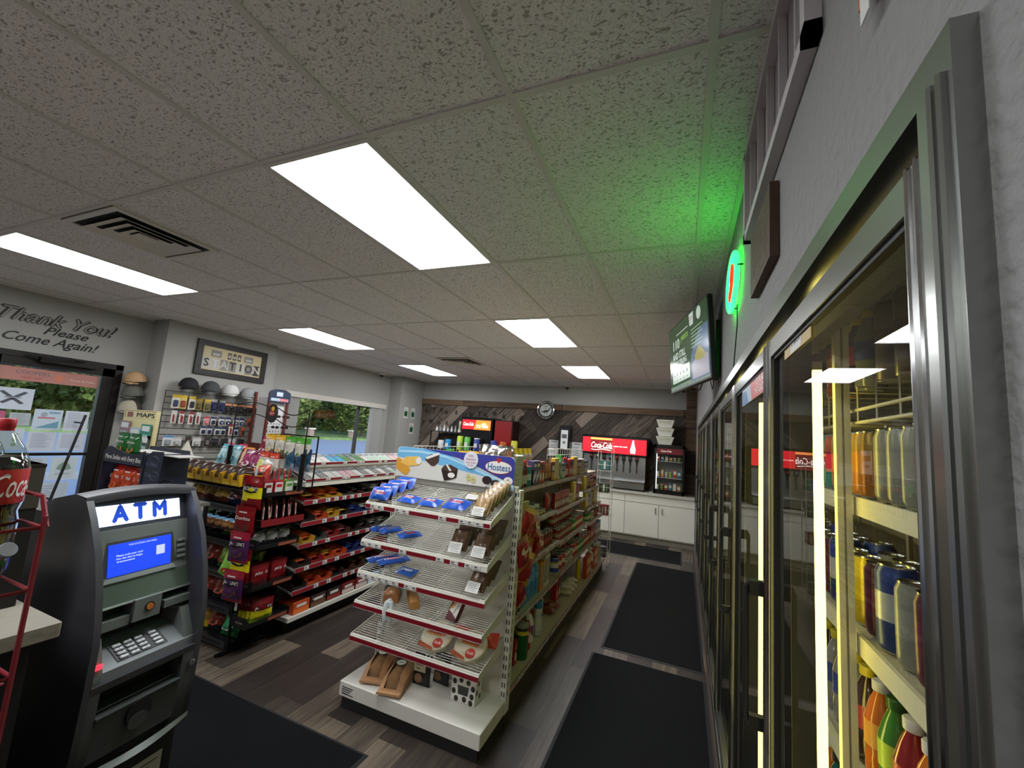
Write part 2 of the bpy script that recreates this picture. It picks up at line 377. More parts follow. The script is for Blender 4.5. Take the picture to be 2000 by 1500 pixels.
# diagonal barn boards on the back wall
def board_mat(name, diag=True, cols=('1f1915', '463c33', '83766a')):
    m, n, l, b = nodes_mat(name)
    tc = n.new('ShaderNodeTexCoord'); sp = n.new('ShaderNodeSeparateXYZ'); l.new(tc.outputs['Object'], sp.inputs[0])
    cb = n.new('ShaderNodeCombineXYZ')
    if diag:
        a = n.new('ShaderNodeMath'); a.operation = 'ADD'; l.new(sp.outputs[0], a.inputs[0]); l.new(sp.outputs[2], a.inputs[1])
        s_ = n.new('ShaderNodeMath'); s_.operation = 'SUBTRACT'; l.new(sp.outputs[2], s_.inputs[0]); l.new(sp.outputs[0], s_.inputs[1])
        l.new(a.outputs[0], cb.inputs[0]); l.new(s_.outputs[0], cb.inputs[1])
    else:
        l.new(sp.outputs[0], cb.inputs[0]); l.new(sp.outputs[2], cb.inputs[1])
    br = n.new('ShaderNodeTexBrick'); br.offset = .43; br.inputs['Scale'].default_value = 1.
    for k, v in (('Brick Width', 2.3), ('Row Height', .29 if diag else .4), ('Mortar Size', .006), ('Mortar Smooth', .2)): br.inputs[k].default_value = v
    br.inputs['Color1'].default_value = (0, 0, 0, 1); br.inputs['Color2'].default_value = (1, 1, 1, 1); l.new(cb.outputs[0], br.inputs['Vector'])
    mp = n.new('ShaderNodeMapping'); mp.inputs['Scale'].default_value = (1.2, 16, 1); l.new(cb.outputs[0], mp.inputs[0])
    no = n.new('ShaderNodeTexNoise'); no.inputs['Scale'].default_value = 1.8; no.inputs['Detail'].default_value = 8; l.new(mp.outputs[0], no.inputs['Vector'])
    ad = n.new('ShaderNodeMath'); ad.operation = 'MULTIPLY_ADD'; ad.inputs[1].default_value = .55; l.new(br.outputs['Color'], ad.inputs[0]); l.new(no.outputs[0], ad.inputs[2])
    cr = n.new('ShaderNodeValToRGB'); e = cr.color_ramp.elements; e[0].position = .35; e[0].color = lin(cols[0])+(1,); e[1].position = 1.1; e[1].color = lin(cols[2])+(1,)
    x = e.new(.72); x.color = lin(cols[1])+(1,); l.new(ad.outputs[0], cr.inputs[0])
    mx = n.new('ShaderNodeMix'); mx.data_type = 'RGBA'; l.new(br.outputs['Fac'], mx.inputs[0]); l.new(cr.outputs[0], mx.inputs[6]); mx.inputs[7].default_value = lin('0c0a09')+(1,)
    l.new(mx.outputs[2], b.inputs['Base Color']); b.inputs['Roughness'].default_value = .8
    bp = n.new('ShaderNodeBump'); bp.inputs['Strength'].default_value = .5; bp.inputs['Distance'].default_value = .01; l.new(ad.outputs[0], bp.inputs['Height']); l.new(bp.outputs[0], b.inputs['Normal'])
    return m
BOARD = board_mat('barn board'); BEAMW = board_mat('beam wood', False, ('2c211a', '463527', '6a5440'))
mb = MB(); mb.box(-5.72, .08, YB-.03, YB, .82, 2.24, BOARD); struct(mb, 'trim_2')
mb = MB(); mb.box(-5.72, .08, YB-.06, YB-.001, 2.22, 2.34, BEAMW); struct(mb, 'trim_3')
mb = MB(); mb.box(.04, XR-.001, YB-.16, YB-.001, .82, 2.745, BEAMW); struct(mb, 'trim_4')
# door: black aluminium frame and glass
AL = mt('15120f', .4, .3); t = .07
mb = MB()
for y0, y1, z0, z1 in ((DY0, DY0+t, 0, DZ), (DY1-t, DY1, 0, DZ), (DY0, DY1, DZ-.06, DZ), ): mb.box(XD-.07, XD+.03, y0, y1, z0, z1, AL)
mb.box(XD-.05, XD+.02, DY1-t-.11, DY1-t, 0, DZ-.06, AL); mb.box(XD-.05, XD+.02, DY0+t, DY0+t+.11, 0, DZ-.06, AL)
mb.box(XD-.05, XD+.02, DY0+t, DY1-t, DZ-.15, DZ-.06, AL); mb.box(XD-.05, XD+.02, DY0+t, DY1-t, 0, .22, AL)
mb.box(XD-.035, XD+.005, DY0+t, DY1-t, 1.03, 1.06, AL)
mb.box(XD+.02, XD+.09, 2.05, 2.52, DZ-.09, DZ-.035, AL)
mb.tube([(XD+.06, 2.4, DZ-.03), (XD+.28, 2.2, DZ-.03), (XD+.08, 1.95, DZ-.03)], .012, AL)
d1 = struct(mb, 'door_1')
mb = MB(); mb.box(XD-.02, XD-.012, DY0+t+.1, DY1-t-.1, .2, DZ-.14, WINPANE); struct(mb, 'door_glass', d1)
# window with white frame
mb = MB(); WF = mt('d8d6d0', .4)
mb.box(XL-.1, XL+.012, WY0-.06, WY0, WZ0-.05, WZ1, WF); mb.box(XL-.1, XL+.012, WY1, WY1+.05, WZ0-.05, WZ1, WF)
mb.box(XL-.1, XL+.012, WY0, WY1, WZ0-.05, WZ0, WF); mb.box(XL-.1, XL, WY0, WY1, WZ1-.02, WZ1, WF)
mb.box(XL-.09, XL-.05, 6.55, 6.62, WZ0, WZ1, mt('4b4b48', .4))
w1 = struct(mb, 'window_1')
mb = MB(); mb.box(XL-.08, XL-.074, WY0, WY1, WZ0, WZ1, WINPANE); struct(mb, 'window_pane', w1)
# vertical blinds, drawn open
bl = thing('vertical_blind', 'white valance with grey vertical slats drawn to both sides of the window', 'blind', (XL, (WY0+WY1)/2, WZ1))
mb = MB(); mb.box(.0, .1, WY0-.06-(WY0+WY1)/2, WY1+.1-(WY0+WY1)/2, -.04, .05, mt('c9c5bb', .5)); mb.build('valance', bl)
mid = (WY0+WY1)/2; SL = mt('b5b3ad', .6)
for grp, (a, b_, n_) in enumerate(((WY0-mid+.02, WY0-mid+.22, 6), (WY1-mid-.30, WY1-mid-.02, 8))):
    for k in range(n_):
        y = a+(b_-a)*k/(n_-1)
        mb = MB(); mb.prism([(.015, y), (.085, y+.028), (.087, y+.026), (.017, y-.002)], -1.3, -.045, SL, 'z'); mb.build('slat', bl)
# ------------------------------------------------------------------ outside
def leafy(name, c1, c2):
    m, n, l, b = nodes_mat(name); oi = n.new('ShaderNodeNewGeometry')
    no = n.new('ShaderNodeTexNoise'); no.inputs['Scale'].default_value = 1.2; no.inputs['Detail'].default_value = 6
    tc = n.new('ShaderNodeTexCoord'); l.new(tc.outputs['Object'], no.inputs['Vector'])
    cr = n.new('ShaderNodeValToRGB'); cr.color_ramp.elements[0].color = lin(c1)+(1,); cr.color_ramp.elements[1].color = lin(c2)+(1,); cr.color_ramp.elements[0].position = .35; cr.color_ramp.elements[1].position = .65
    l.new(no.outputs[0], cr.inputs[0]); l.new(cr.outputs[0], b.inputs['Base Color']); b.inputs['Roughness'].default_value = .7
    return m
mb = MB(); mb.box(-90, XD-.13, -40, 110, -.3, -.12, mt('a0a8b6', .8, bump=.2, bs=20, var=.12)); g = mb.build('trim_5', kind='structure')
mb = MB(); mb.box(-90, -32.5, -40, 110, -.13, 0.12, leafy('grass', '5f7a46', '86a05f')); g = mb.build('trim_6', kind='structure')
mb = MB(); mb.box(-13.5, -12.8, -30, 60, -.13, -.02, mt('b8b8b4', .8)); mb.build('trim_7', kind='structure')
def make_tree(seed, R, H):
    rnd = random.Random(seed)
    t = thing('tree', '', 'tree')
    tr = MB(); tr.tube([(0, 0, 0), (.1, .05, H*.35), (0, 0, H*.6)], [.16, .12, .06], mt('4f4238', .9), 8)
    tr.build('trunk', t)
    lf = leafy('leaves%d' % seed, '33502a', '86a35c') if seed % 2 else leafy('leaves%d' % seed, '3d5c34', '9cb070')
    f = MB(); vs = []; fs = []
    for k in range(9000):
        while True:
            p = Vector((rnd.uniform(-1, 1), rnd.uniform(-1, 1), rnd.uniform(-1, 1)))
            if .45 < p.length < 1.: break
        q = Vector((p.x*R, p.y*R, H*.53+p.z*H*.48)); q += Vector(noise.noise_vector(q*.8))*.5
        a = Vector((rnd.uniform(-1, 1), rnd.uniform(-1, 1), rnd.uniform(-1, 1))).normalized()*rnd.uniform(.17, .32); b = a.orthogonal().normalized()*rnd.uniform(.11, .2)
        i = len(vs); vs += [tuple(q-a), tuple(q-b), tuple(q+a), tuple(q+b)]; fs.append((i, i+1, i+2, i+3))
    f.add(vs, fs, lf); f.build('foliage', t, smooth=False)
    return t
TR = [Proto(lambda s=s: make_tree(s, 4.6, 13.5)) for s in (1, 2, 3)]
k = 0
for y in (6, 12, 18, 24, 30, 36, 42, 48, 54, 60.):
    TR[k % 3].put((-38-9.2*(k % 2), y, .1), k*1.3, 'leafy green roadside tree, %s from the left beyond the road' % ORD[k], 'trees across the road'); k += 1
rh = random.Random(77); hv = []; hf = []
for q in range(16000):
    p = Vector((-56+rh.uniform(-1.5, 1.5), rh.uniform(-12, 112), abs(rh.gauss(0, 1))*2.6+.2)); p.z = min(p.z, 8.5)
    a = Vector((rh.uniform(-1, 1), rh.uniform(-1, 1), rh.uniform(-1, 1))).normalized()*rh.uniform(.35, .6); b = a.orthogonal().normalized()*rh.uniform(.25, .4)
    i = len(hv); hv += [tuple(p-a), tuple(p-b), tuple(p+a), tuple(p+b)]; hf.append((i, i+1, i+2, i+3))
hm = MB(); hm.add(hv, hf, leafy('hedge leaves', '3a5530', '7f9a5c')); hm.box(-57.2, -56.8, -12, 112, 0, 6.5, leafy('hedge core', '2c4026', '4a6438')); ho = hm.build('hedge', smooth=False); ho['label'] = 'long tall leafy hedge behind the roadside trees'; ho['category'] = 'hedge'; ho['kind'] = 'stuff'
def make_pillar():
    t = thing('brick_pillar', '', 'pillar')
    m, n, l, b = nodes_mat('brick'); br = n.new('ShaderNodeTexBrick'); br.inputs['Scale'].default_value = 8
    br.inputs['Color1'].default_value = lin('8e5a48')+(1,); br.inputs['Color2'].default_value = lin('74473a')+(1,); br.inputs['Mortar'].default_value = lin('a59a90')+(1,)
    l.new(br.outputs[0], b.inputs['Base Color'])
    q = MB(); q.box(-.26, .26, -.26, .26, 0, .7, m); q.build('shaft', t)
    q = MB(); q.box(-.36, .36, -.36, .36, .7, .84, mt('c9c4ba', .8)); q.build('cap', t)
    return t
PI_ = Proto(make_pillar)
for k, y in enumerate((14.2, 18.4, 21.8, 25.)): PI_.put((-33.3, y*1.62, .1), 0, 'red brick pillar with pale cap across the road, %s from the left' % ORD[k])
# ================================================================== floor mats
MATM = mt('141517', .95, bump=.6, bs=400, spec=.15); MATE = mt('1d1d1f', .7)
def mat_(x0, x1, y0, y1, label):
    t = thing('floor_mat', label, 'mat', ((x0+x1)/2, (y0+y1)/2, 0)); a = (x1-x0)/2; b = (y1-y0)/2
    m = MB(); m.box(-a+.02, a-.02, -b+.02, b-.02, .001, .009, MATM); m.build('carpet', t)
    m = MB()
    def r(u): return [(-a+u, -b+u), (a-u, -b+u), (a-u, b-u), (-a+u, b-u)]
    o, i = r(0), r(.021)
    m.add([(x, y, .001) for x, y in o]+[(x, y, .0085) for x, y in i], [(k, (k+1) % 4, 4+(k+1) % 4, 4+k) for k in range(4)], MATE); m.build('rubber_edge', t)
mat_(-.62, .185, 1.75, 3.50, 'black floor mat in the cooler aisle, nearest the camera')
mat_(-.575, .185, 3.60, 6.34, 'black floor mat in the cooler aisle, behind the nearest mat')
mat_(-2.35, .02, 6.60, 7.42, 'black floor mat in front of the white drink counter cabinets')
mat_(-3.0, -1.40, .35, 1.87, 'black floor mat beside the cash machine')
# ================================================================== walk in cooler front (doors along the right wall)
ALU = mt('9fa19d', .24, .95); ALUD = mt('56575a', .3, .9); GASK = mt('0a0a0a', .6); CIN = mt('9a978a', .6); CINW = mt('cfcab6', .5)
LAMP = mt('ffee80', .5, e=COOLER_E)
ck = thing('display_cooler', 'long reach in drink cooler with a row of glass doors built into the right wall', 'cooler', (XR, CY0, 0))
def L(y): return y-CY0
m = MB(); w = .055
m.box(-.018, .012, -0, w, CZ0, CZ1, ALU); m.box(-.018, .012, L(CY1)-w, L(CY1), CZ0, CZ1, ALU)
m.box(-.018, .012, w, L(CY1)-w, CZ1-.04, CZ1, ALU); m.box(-.018, .012, w, L(CY1)-w, CZ0, CZ0+.05, ALU)
for y in (.012, .026): m.tube([(-.02, y, CZ0), (-.02, y, CZ1-.04)], .004, ALU, 6)
m.build('outer_trim', ck)
PITCH = (L(CY1)-2*w)/8; DZ0_, DZ1_ = CZ0+.06, CZ1-.075
m = MB()
for k in range(9):
    y = w+PITCH*k
    m.box(.03, .078, y-.028, y+.028, CZ0+.05, CZ1-.04, ALUD)
m.box(.03, .12, w, L(CY1)-w, CZ1-.06, CZ1-.01, mt('2b2722', .6)); m.build('mullion_frame', ck)
# inside lining
m = MB(); D = 1.0
m.box(D, D+.05, -.3, L(CY1)+.2, 0, 2.4, CIN); m.box(.13, D, -.35, -.3, 0, 2.4, CIN); m.box(.13, D, L(CY1)+.2, L(CY1)+.25, 0, 2.4, CIN)
m.box(.13, D, -.3, L(CY1)+.2, 2.12, 2.17, CIN); m.box(.13, D, -.3, L(CY1)+.2, .05, .1, CIN); m.build('lining', ck)
for k in range(9):
    y = w+PITCH*k
    a = MB(); a.box(.085, .10, y-.022, y+.022, .3, 1.84, LAMP) if k else a.box(.085, .10, y-.01, y+.022, .3, 1.84, LAMP)
    a.box(.08, .1001, y-.026, y+.026, 1.84, 1.86, CINW); a.box(.08, .1001, y-.026, y+.026, .28, .3, CINW); a.build('strip_lamp', ck)
    a = MB()
    for x in (.135, .152, .56, .9): a.box(x-.006, x+.006, y-.010, y+.010, .1, 2.1, CINW)
    a.build('shelf_post', ck)
SHZ = (1.54, 1.235, .925, .60, .30)
for z in SHZ:
    a = MB()
    a.box(.165, .175, .06, L(CY1)-.06, z-.04, z+.002, CINW); a.box(.175, .9, .06, L(CY1)-.06, z-.012, z-.002, mt('a9a698', .5))
    a.build('shelf', ck)
a = MB()
for zz in (1.715, 1.745): a.tube([(.17, .06, zz), (.17, L(CY1)-.06, zz)], .004, CINW, 6)
for k in range(60):
    y = .08+k*.105
    if y < L(CY1)-.1:
        a.tube([(.17, y, 1.715), (.17, y, 1.80)], .002, CINW, 4); a.tube([(.17, y, 1.80), (.9, y, 1.80)], .002, CINW, 4); a.tube([(.17, y, 1.715), (.9, y, 1.715)], .003, CINW, 4)
a.build('wire_shelf', ck)
HB = mt('1c1b19', .4)
for k in range(8):
    y0 = w+PITCH*k+.004; y1 = w+PITCH*(k+1)-.004; f = .042
    m = MB()
    m.box(-.012, .028, y0, y0+f, DZ0_, DZ1_, ALU); m.box(-.012, .028, y1-f, y1, DZ0_, DZ1_, ALU)
    m.box(-.012, .028, y0+f, y1-f, DZ1_-f, DZ1_, ALU); m.box(-.012, .028, y0+f, y1-f, DZ0_, DZ0_+f, ALU)
    m.box(-.006, .026, y0+f, y0+f+.006, DZ0_+f, DZ1_-f, GASK); m.box(-.006, .026, y1-f-.006, y1-f, DZ0_+f, DZ1_-f, GASK); m.box(-.006, .026, y0+f, y1-f, DZ1_-f-.008, DZ1_-f, GASK)
    for yy in (y0+.012, y0+.03, y1-.012, y1-.03): m.tube([(-.013, yy, DZ0_), (-.013, yy, DZ1_)], .003, CHROME, 6)
    d = m.build('door', ck)
    p = MB(); p.box(.000, .005, y0+f+.004, y1-f-.004, DZ0_+f, DZ1_-f-.006, PANE); p.build('pane', d)
    h = MB(); hy = y0+.03
    h.tube([(-.012, hy, 1.30), (-.045, hy+.005, 1.30), (-.052, hy+.012, 1.285), (-.052, hy+.012, .98), (-.045, hy+.005, .965), (-.012, hy, .965)], .007, HB, 8)
    h.box(-.046, -.012, hy-.006, hy+.012, 1.27, 1.305, HB); h.box(-.046, -.012, hy-.006, hy+.012, .96, .99, HB)
    h.build('handle', d)
def sheet(name, label, cat, pts, m, lines=(), group=None, th=.0015):
    """flat printed sheet from four corners bl, br, tr, tl (world) + printing [(u,v,w,h,mat)] or ('text',u,v,size,str,mat)"""
    P = [Vector(p) for p in pts]; U = P[1]-P[0]; V = P[3]-P[0]; N = U.cross(V).normalized()
    lu, lv = U.length, V.length; u_, v_ = U.normalized(), V.normalized()
    M = Matrix(((u_.x, -N.x, v_.x, P[0].x), (u_.y, -N.y, v_.y, P[0].y), (u_.z, -N.z, v_.z, P[0].z), (0, 0, 0, 1)))
    b = MB(); b.box(0, lu, 0, th, 0, lv, m)
    for l in lines:
        if l[0] == 'text': b.text(l[4], l[3]*lv, (l[1]*lu, -.0007, l[2]*lv), l[5], width=(l[6]*lu if len(l) > 6 else None), shear=(l[7] if len(l) > 7 else 0))
        elif l[0] == 'disc': b.disc(l[1]*lu, l[2]*lv, l[3]*lv, -.0004, 0, l[4], 18, rz=None)
        elif l[0] == 'poly': b.prism([(x*lu, y*lv) for x, y in l[1]], -.0003-(l[3] if len(l) > 3 else 0), 0, l[2])
        else: b.box(l[0]*lu, (l[0]+l[2])*lu, -.0004, 0, l[1]*lv, (l[1]+l[3])*lv, l[4])
    o = b.build(name, smooth=False); o.matrix_world = M
    o['label'] = label; o['category'] = cat
    if group: o['group'] = group
    return o
RED = mt('b3202a', .4); SKY = mt('7fa6c8', .4); INK = mt('2a2a2c', .6); PAPER = mt('dad9d4', .7); CREAM = mt('d8c797', .6)
x = XR-.0145+.004
sheet('cooler_sign', 'red and pale blue GRAB N GO sign across the top of the second cooler door', 'sign', [(XR-.004, 1.80, 1.80), (XR-.004, 1.26, 1.80), (XR-.004, 1.26, 1.868), (XR-.004, 1.80, 1.868)], mt('aabfcb', .4),
      [('poly', [(.45, 0), (1, 0), (1, 1), (.36, 1)], mt('c4494b', .4)), ('poly', [(0, 0), (.3, 0), (.2, .7), (0, .8)], mt('5a82ac', .4)), ('text', .76, .68, .45, 'GRAB', mt('f0e6e0', .5), .32), ('text', .72, .27, .45, "N'GO", mt('f0e6e0', .5), .3)])
sheet('price_sign', 'tan and white 2/$6.50 price strip on top of the nearest cooler door', 'sign', [(XR-.003, 1.08, 1.838), (XR-.003, .87, 1.838), (XR-.003, .87, 1.885), (XR-.003, 1.08, 1.885)], mt('b59a55', .5),
      [(.28, 0, .4, 1, PAPER), ('text', .48, .5, .6, '2/ $6.50', INK, .34), ('text', .14, .5, .3, 'DEAL', INK, .2)])
# ================================================================== bakery rack + grocery gondola
GXC = -1.36; GY0 = 2.42; GY1 = 5.73
def strip(m, x0, x1, y, z, h, seed, ax='y', base=WMETAL, red=MAROON, dens=.4, tilt=0, tag=.05, redp=.75):
    """price rail: ax 'y' faces -y and runs along x; ax 'x' faces +x and runs along y"""
    r = random.Random(seed); p = x0
    def bx(a, b, d0, d1, z0, z1, mm):
        if ax == 'y': m.box(a, b, y-d1, y-d0, z0, z1, mm)
        else: m.box(y+d0, y+d1, a, b, z0, z1, mm)
    bx(x0, x1, 0, .004, z-h, z, base)
    while p < x1-.01:
        L_ = r.choice((.04, .08, .13, .2)) if r.random() > dens else .0
        if L_: bx(p+.002, min(p+L_, x1), .004, .0055, z-h+.004, z-.005, red)
        p += L_
        if p+tag < x1:
            bx(p+.004, p+tag-.004, .0056, .007, z-h+.003, z-.004, TAGW); bx(p+.01, p+tag*.55, .0071, .0075, z-h*.55, z-h*.28, TAGP); bx(p+.01, p+tag-.01, .0071, .0075, z-h*.8, z-h*.7, TAGP)
        p += tag
rk = thing('bakery_rack', 'white end rack with slanted wire shelves holding bread and wrapped snack cakes', 'shelf rack', (GXC, 2.25, 0))
X = lambda x: x-GXC
Y = lambda y: y-2.25
m = MB()
m.box(X(-1.79), X(-.93), Y(2.39), Y(2.42), .12, 1.30, mt('cfccbf', .5)); m.build('back_panel', rk)
for x in (-1.815, -.925):
    m = MB(); m.box(X(x), X(x+.035), Y(2.37), Y(2.43), .07, 1.30, WMETAL)
    for k in range(24):
        for o in (.006, .021): m.box(X(x)+o, X(x)+o+.006, Y(2.3694), Y(2.37), .16+k*.048, .16+k*.048+.026, BLACK)
        m.box(X(x)+.0351, X(x)+.0356, Y(2.39), Y(2.398), .16+k*.048, .16+k*.048+.026, BLACK)
        m.box(X(x)-.0006, X(x)+.0, Y(2.39), Y(2.398), .16+k*.048, .16+k*.048+.026, BLACK)
    m.build('upright', rk)
m = MB(); m.bbox(X(-1.805), X(-.895), Y(2.065), Y(2.424), .065, .145, mt('d9d6cc', .4), .004)
m.box(X(-1.78), X(-1.70), Y(2.0648), Y(2.065), .08, .085, INK)
for k in range(4): m.box(X(-1.785), X(-1.735+.01*k), Y(2.0642), Y(2.065), .082+k*.011, .087+k*.011, INK)
m.build('base_deck', rk)
m = MB(); m.box(X(-1.79), X(-.91), Y(2.08), Y(2.43), 0, .065, mt('1b1a1a', .6)); m.build('kick_plate', rk)
m = MB(); m.box(X(-1.80), X(-.91), Y(2.365), Y(2.40), 1.285, 1.32, WMETAL); m.box(X(-1.79), X(-.92), Y(2.355), Y(2.36), 1.262, 1.29, mt('8f8c84', .5)); m.build('top_rail', rk)
SH = [(1.155, 1.265), (.935, 1.035), (.755, .825), (.585, .635), (.40, .45)]
SHF = 2.075; SHB = 2.37
def shz(k, y): a, b = SH[k]; return a+(b-a)*(y-SHF)/(SHB-SHF)
for k, (z0, z1) in enumerate(SH):
    m = MB(); xl = -1.775+(.01*k if 0 else 0); xr = -.93
    for xx in (xl, xr-.004):
        m.prism([(Y(SHF), z0-.03), (Y(SHB), z1-.055), (Y(SHB), z1+.012), (Y(SHF), z0+.006)], X(xx), X(xx)+.004, WMETAL, 'x')
    m.box(X(xl), X(xr), Y(SHF)-.004, Y(SHF)+.004, z0-.03, z0+.006, WMETAL)
    for q in range(16):
        y = SHF+.012+(SHB-SHF-.02)*q/15; m.tube([(X(xl)+.006, Y(y), shz(k, y)), (X(xr)-.006, Y(y), shz(k, y))], .0019, WMETAL, 5)
    for q in range(4):
        x_ = X(xl)+.18+.165*q
        for o in (-.0, .022 if q in (1, 2) else 0): m.tube([(x_+o, Y(SHF), z0-.004), (x_+o, Y(SHB), z1-.004)], .0022, WMETAL, 5)
    s = m.build('wire_shelf', rk)
    m = MB(); strip(m, X(xl), X(xr), Y(SHF)-.004, z0-.002, .03, 40+k, dens=(.25, .5, .75, 0, 0)[k]) if k < 3 else strip(m, X(xl), X(xr), Y(SHF)-.004, z0-.002, .03, 40+k, tag=2)
    if k == 2:
        m.box(X(-1.35), X(xr), Y(SHF)-.0118, Y(SHF)-.0105, z0-.028, z0-.006, MAROON)
    if k > 2: m.box(X(xl), X(xr), Y(SHF)-.0098, Y(SHF)-.008, z0-.028, z0-.006, MAROON)
    m.build('price_rail', s)
# header card
hd = thing('header_sign', 'blue and white Hostess header sign with pictures of cakes and doughnuts', 'sign', (GXC-.0, 2.352, 1.29))
HN = mt('3a3f95', .35); HB1 = mt('6fb2dc', .35); HB2 = mt('a8d4ea', .35); CH = mt('2c1d18', .4); CH2 = mt('4a352c', .4); TW = mt('d69a35', .5); TW2 = mt('e8b95a', .5); CRM = mt('e9e4da', .5)
m = MB(); Wd = .432; z0, z1 = .01, .205; m.T = Matrix.Translation((0, -.006, 0))
def rr(x0, x1, z0, z1, r, n=6):
    return [(x0, z0), (x1, z0)]+[(x1-r+r*sin(q*pi/2/n+pi/2), z1-r+r*-cos(q*pi/2/n+pi/2)) for q in range(n+1)]+[(x0+r-r*sin(q*pi/2/n), z1-r+r*cos(q*pi/2/n)) for q in range(n+1)]
m.prism(rr(-Wd, Wd, z0, z1, .03), 0, .006, mt('d6d4cd', .35))
m.prism([(-Wd+.001, .135), (-Wd+.001, .18), (-Wd+.03, .2045), (-.12, .2045), (.1, .14), (.28, .085), (Wd, .02), (Wd, .012), (.36, .03), (.22, .075), (0, .10), (-.2, .125)], -.0005, 0, HB1)
m.prism([(-Wd+.01, .165), (-.25, .175), (-.05, .16), (.12, .115), (.3, .06), (Wd, .018), (Wd, .03), (.3, .075), (.12, .13), (-.05, .175), (-.25, .19), (-Wd+.01, .18)], -.0009, 0, HB2)
m.prism([(-.22, .2045), (Wd-.03, .2045), (Wd-.01, .195), (Wd, .175), (Wd, .04), (.33, .075), (.2, .12), (.05, .165)], -.0012, 0, HN)
# oval brand mark
m.disc(.325, .135, .092, -.0016, 0, mt('8a1f2c', .4), 28, .041); m.disc(.325, .136, .088, -.002, 0, mt('e8e6e2', .4), 28, .037)
m.text('Hostess', .058, (.328, -.0024, .134), mt('26629c', .4), off=.012, width=.15)
m.prism([(.325+.018*16*sin(t_)**3/16, .178+.018*(13*cos(t_)-5*cos(2*t_)-2*cos(3*t_)-cos(4*t_))/16) for t_ in [2*pi*q/20 for q in range(20)]], -.0028, 0, mt('b22833', .4))
# cake pictures
m.prism([(-.43, .06), (-.40, .045), (-.355, .02), (-.33, .03), (-.315, .06), (-.34, .09), (-.40, .125), (-.431, .13)], -.0022, 0, TW)
m.prism([(-.40, .10), (-.36, .14), (-.27, .15), (-.24, .145), (-.235, .11), (-.25, .095), (-.33, .08)], -.0025, 0, TW2); m.disc(-.255, .122, .022, -.003, 0, CRM, 16)
m.prism([(-.205, .15), (-.16, .175), (-.10, .175), (-.10, .13), (-.13, .10), (-.155, .10), (-.20, .13)], -.0022, 0, CH2); m.prism([(-.205, .15), (-.12, .185), (-.10, .188), (-.10, .175), (-.19, .138)], -.0027, 0, CRM)
m.prism([(-.075, .09), (-.05, .115), (-.01, .12), (.045, .10), (.04, .045), (.0, .028), (-.04, .02), (-.06, .05)], -.0022, 0, CH2)
m.prism([(-.075, .085), (-.02, .075), (.045, .09), (.035, .04), (0, .028), (-.045, .015), (-.06, .045)], -.0026, 0, CH); m.disc(.002, .055, .026, -.003, 0, CRM, 14, .017); m.prism([(-.045, .118), (-.032, .12), (.0, .083), (-.012, .079)], -.003, 0, CRM)
for a, b_ in ((.125, .055), (.16, .045)): m.disc(a, b_, .018, -.0022, 0, mt('c8c08a', .5), 16, .022); m.disc(a, b_, .006, -.0028, 0, mt('a89b58', .5), 10)
for a, b_ in ((.255, .052), (.315, .036)): m.disc(a, b_, .033, -.0024-(a-.25)*.01, 0, CH, 20, .025)
m.disc(.395, .062, .03, -.0024, 0, CRM, 20, .023); m.disc(.395, .068, .010, -.003, 0, mt('a9a29a', .5), 12, .005)
m.build('panel', hd)
m = MB(); m.disc(.135, .163, .05, -.013, -.009, mt('d9dbe2', .35), 30, .053)
for t_, s_, zz in (('NEED', .016, .188), ('SNACKS', .018, .166), ('AND COFFEE', .012, .146), ('TO GO', .013, .130)): m.text(t_, s_, (.135, -.0134, zz), mt('b0495a', .5), off=.01)
m.build('round_badge', hd)
# ------------------------------------------------ gondola
gd = thing('gondola_shelving', 'long cream double sided grocery shelving unit down the middle of the store', 'shelving', (GXC, GY0, 0))
SC_ = mt('b9b298', .45); UPM = mt('cfc9b4', .4)
YY = lambda y: y-GY0
CLP = mt('8b7d78', .3); PKS = mt('b98c90', .35)
secs = [(2.44, 3.66), (3.66, 4.88), (4.88, 5.73)]
m = MB(); m.box(-.02, .02, YY(2.44), YY(5.73), .1, 1.30, mt('a9a390', .5)); m.build('back_panel', gd)
for y in (2.445, 3.66, 4.88, 5.72): m = MB(); m.box(-.035, .035, YY(y)-.015, YY(y)+.015, 0, 1.33, UPM); m.build('upright', gd)
m = MB(); m.box(-.42, .42, YY(2.45), YY(5.72), 0, .07, mt('3a3330', .7)); m.build('kick_plate', gd)
def gshelf(x1, y0, y1, z, seed, side=1, lit=False, red=PKS, tilt=.0):
    m = MB(); xa, xb = sorted((.02*side, x1*side))
    m.box(xa, xb, YY(y0)+.004, YY(y1)-.004, z-.022, z, SC_)
    s = m.build('shelf', gd); q = MB()
    if side > 0:
        strip(q, YY(y0)+.004, YY(y1)-.004, x1, z+.003, .032, seed, 'x', base=CLP, red=red, dens=.55, tag=.045)
    else: q.box(-x1-.008, -x1, YY(y0)+.004, YY(y1)-.004, z-.03, z+.003, CLP)
    q.build('price_rail', s)
LV = {'base': [(.44, 2.44, 5.73, .135)], 's4': [(.385, 2.44, 3.66, .445), (.385, 3.66, 5.73, .46)], 's3': [(.385, 2.44, 3.66, .755), (.385, 3.66, 4.86, .728), (.385, 4.86, 5.73, .70)],
      's2': [(.335, 2.44, 3.66, 1.005), (.335, 3.66, 4.86, .99), (.355, 4.86, 5.73, .86)], 's2d': [(.33, 4.86, 5.73, 1.068)], 'top': [(.285, 2.44, 5.73, 1.245)]}
sd = 60
for k_, ls in LV.items():
    for (x1, y0, y1, z) in ls: gshelf(x1, y0, y1, z, sd); sd += 1
for z in (.135, .45, .75, 1.0, 1.245): gshelf(.40 if z < .5 else .33, 2.44, 5.73, z, sd, -1); sd += 1
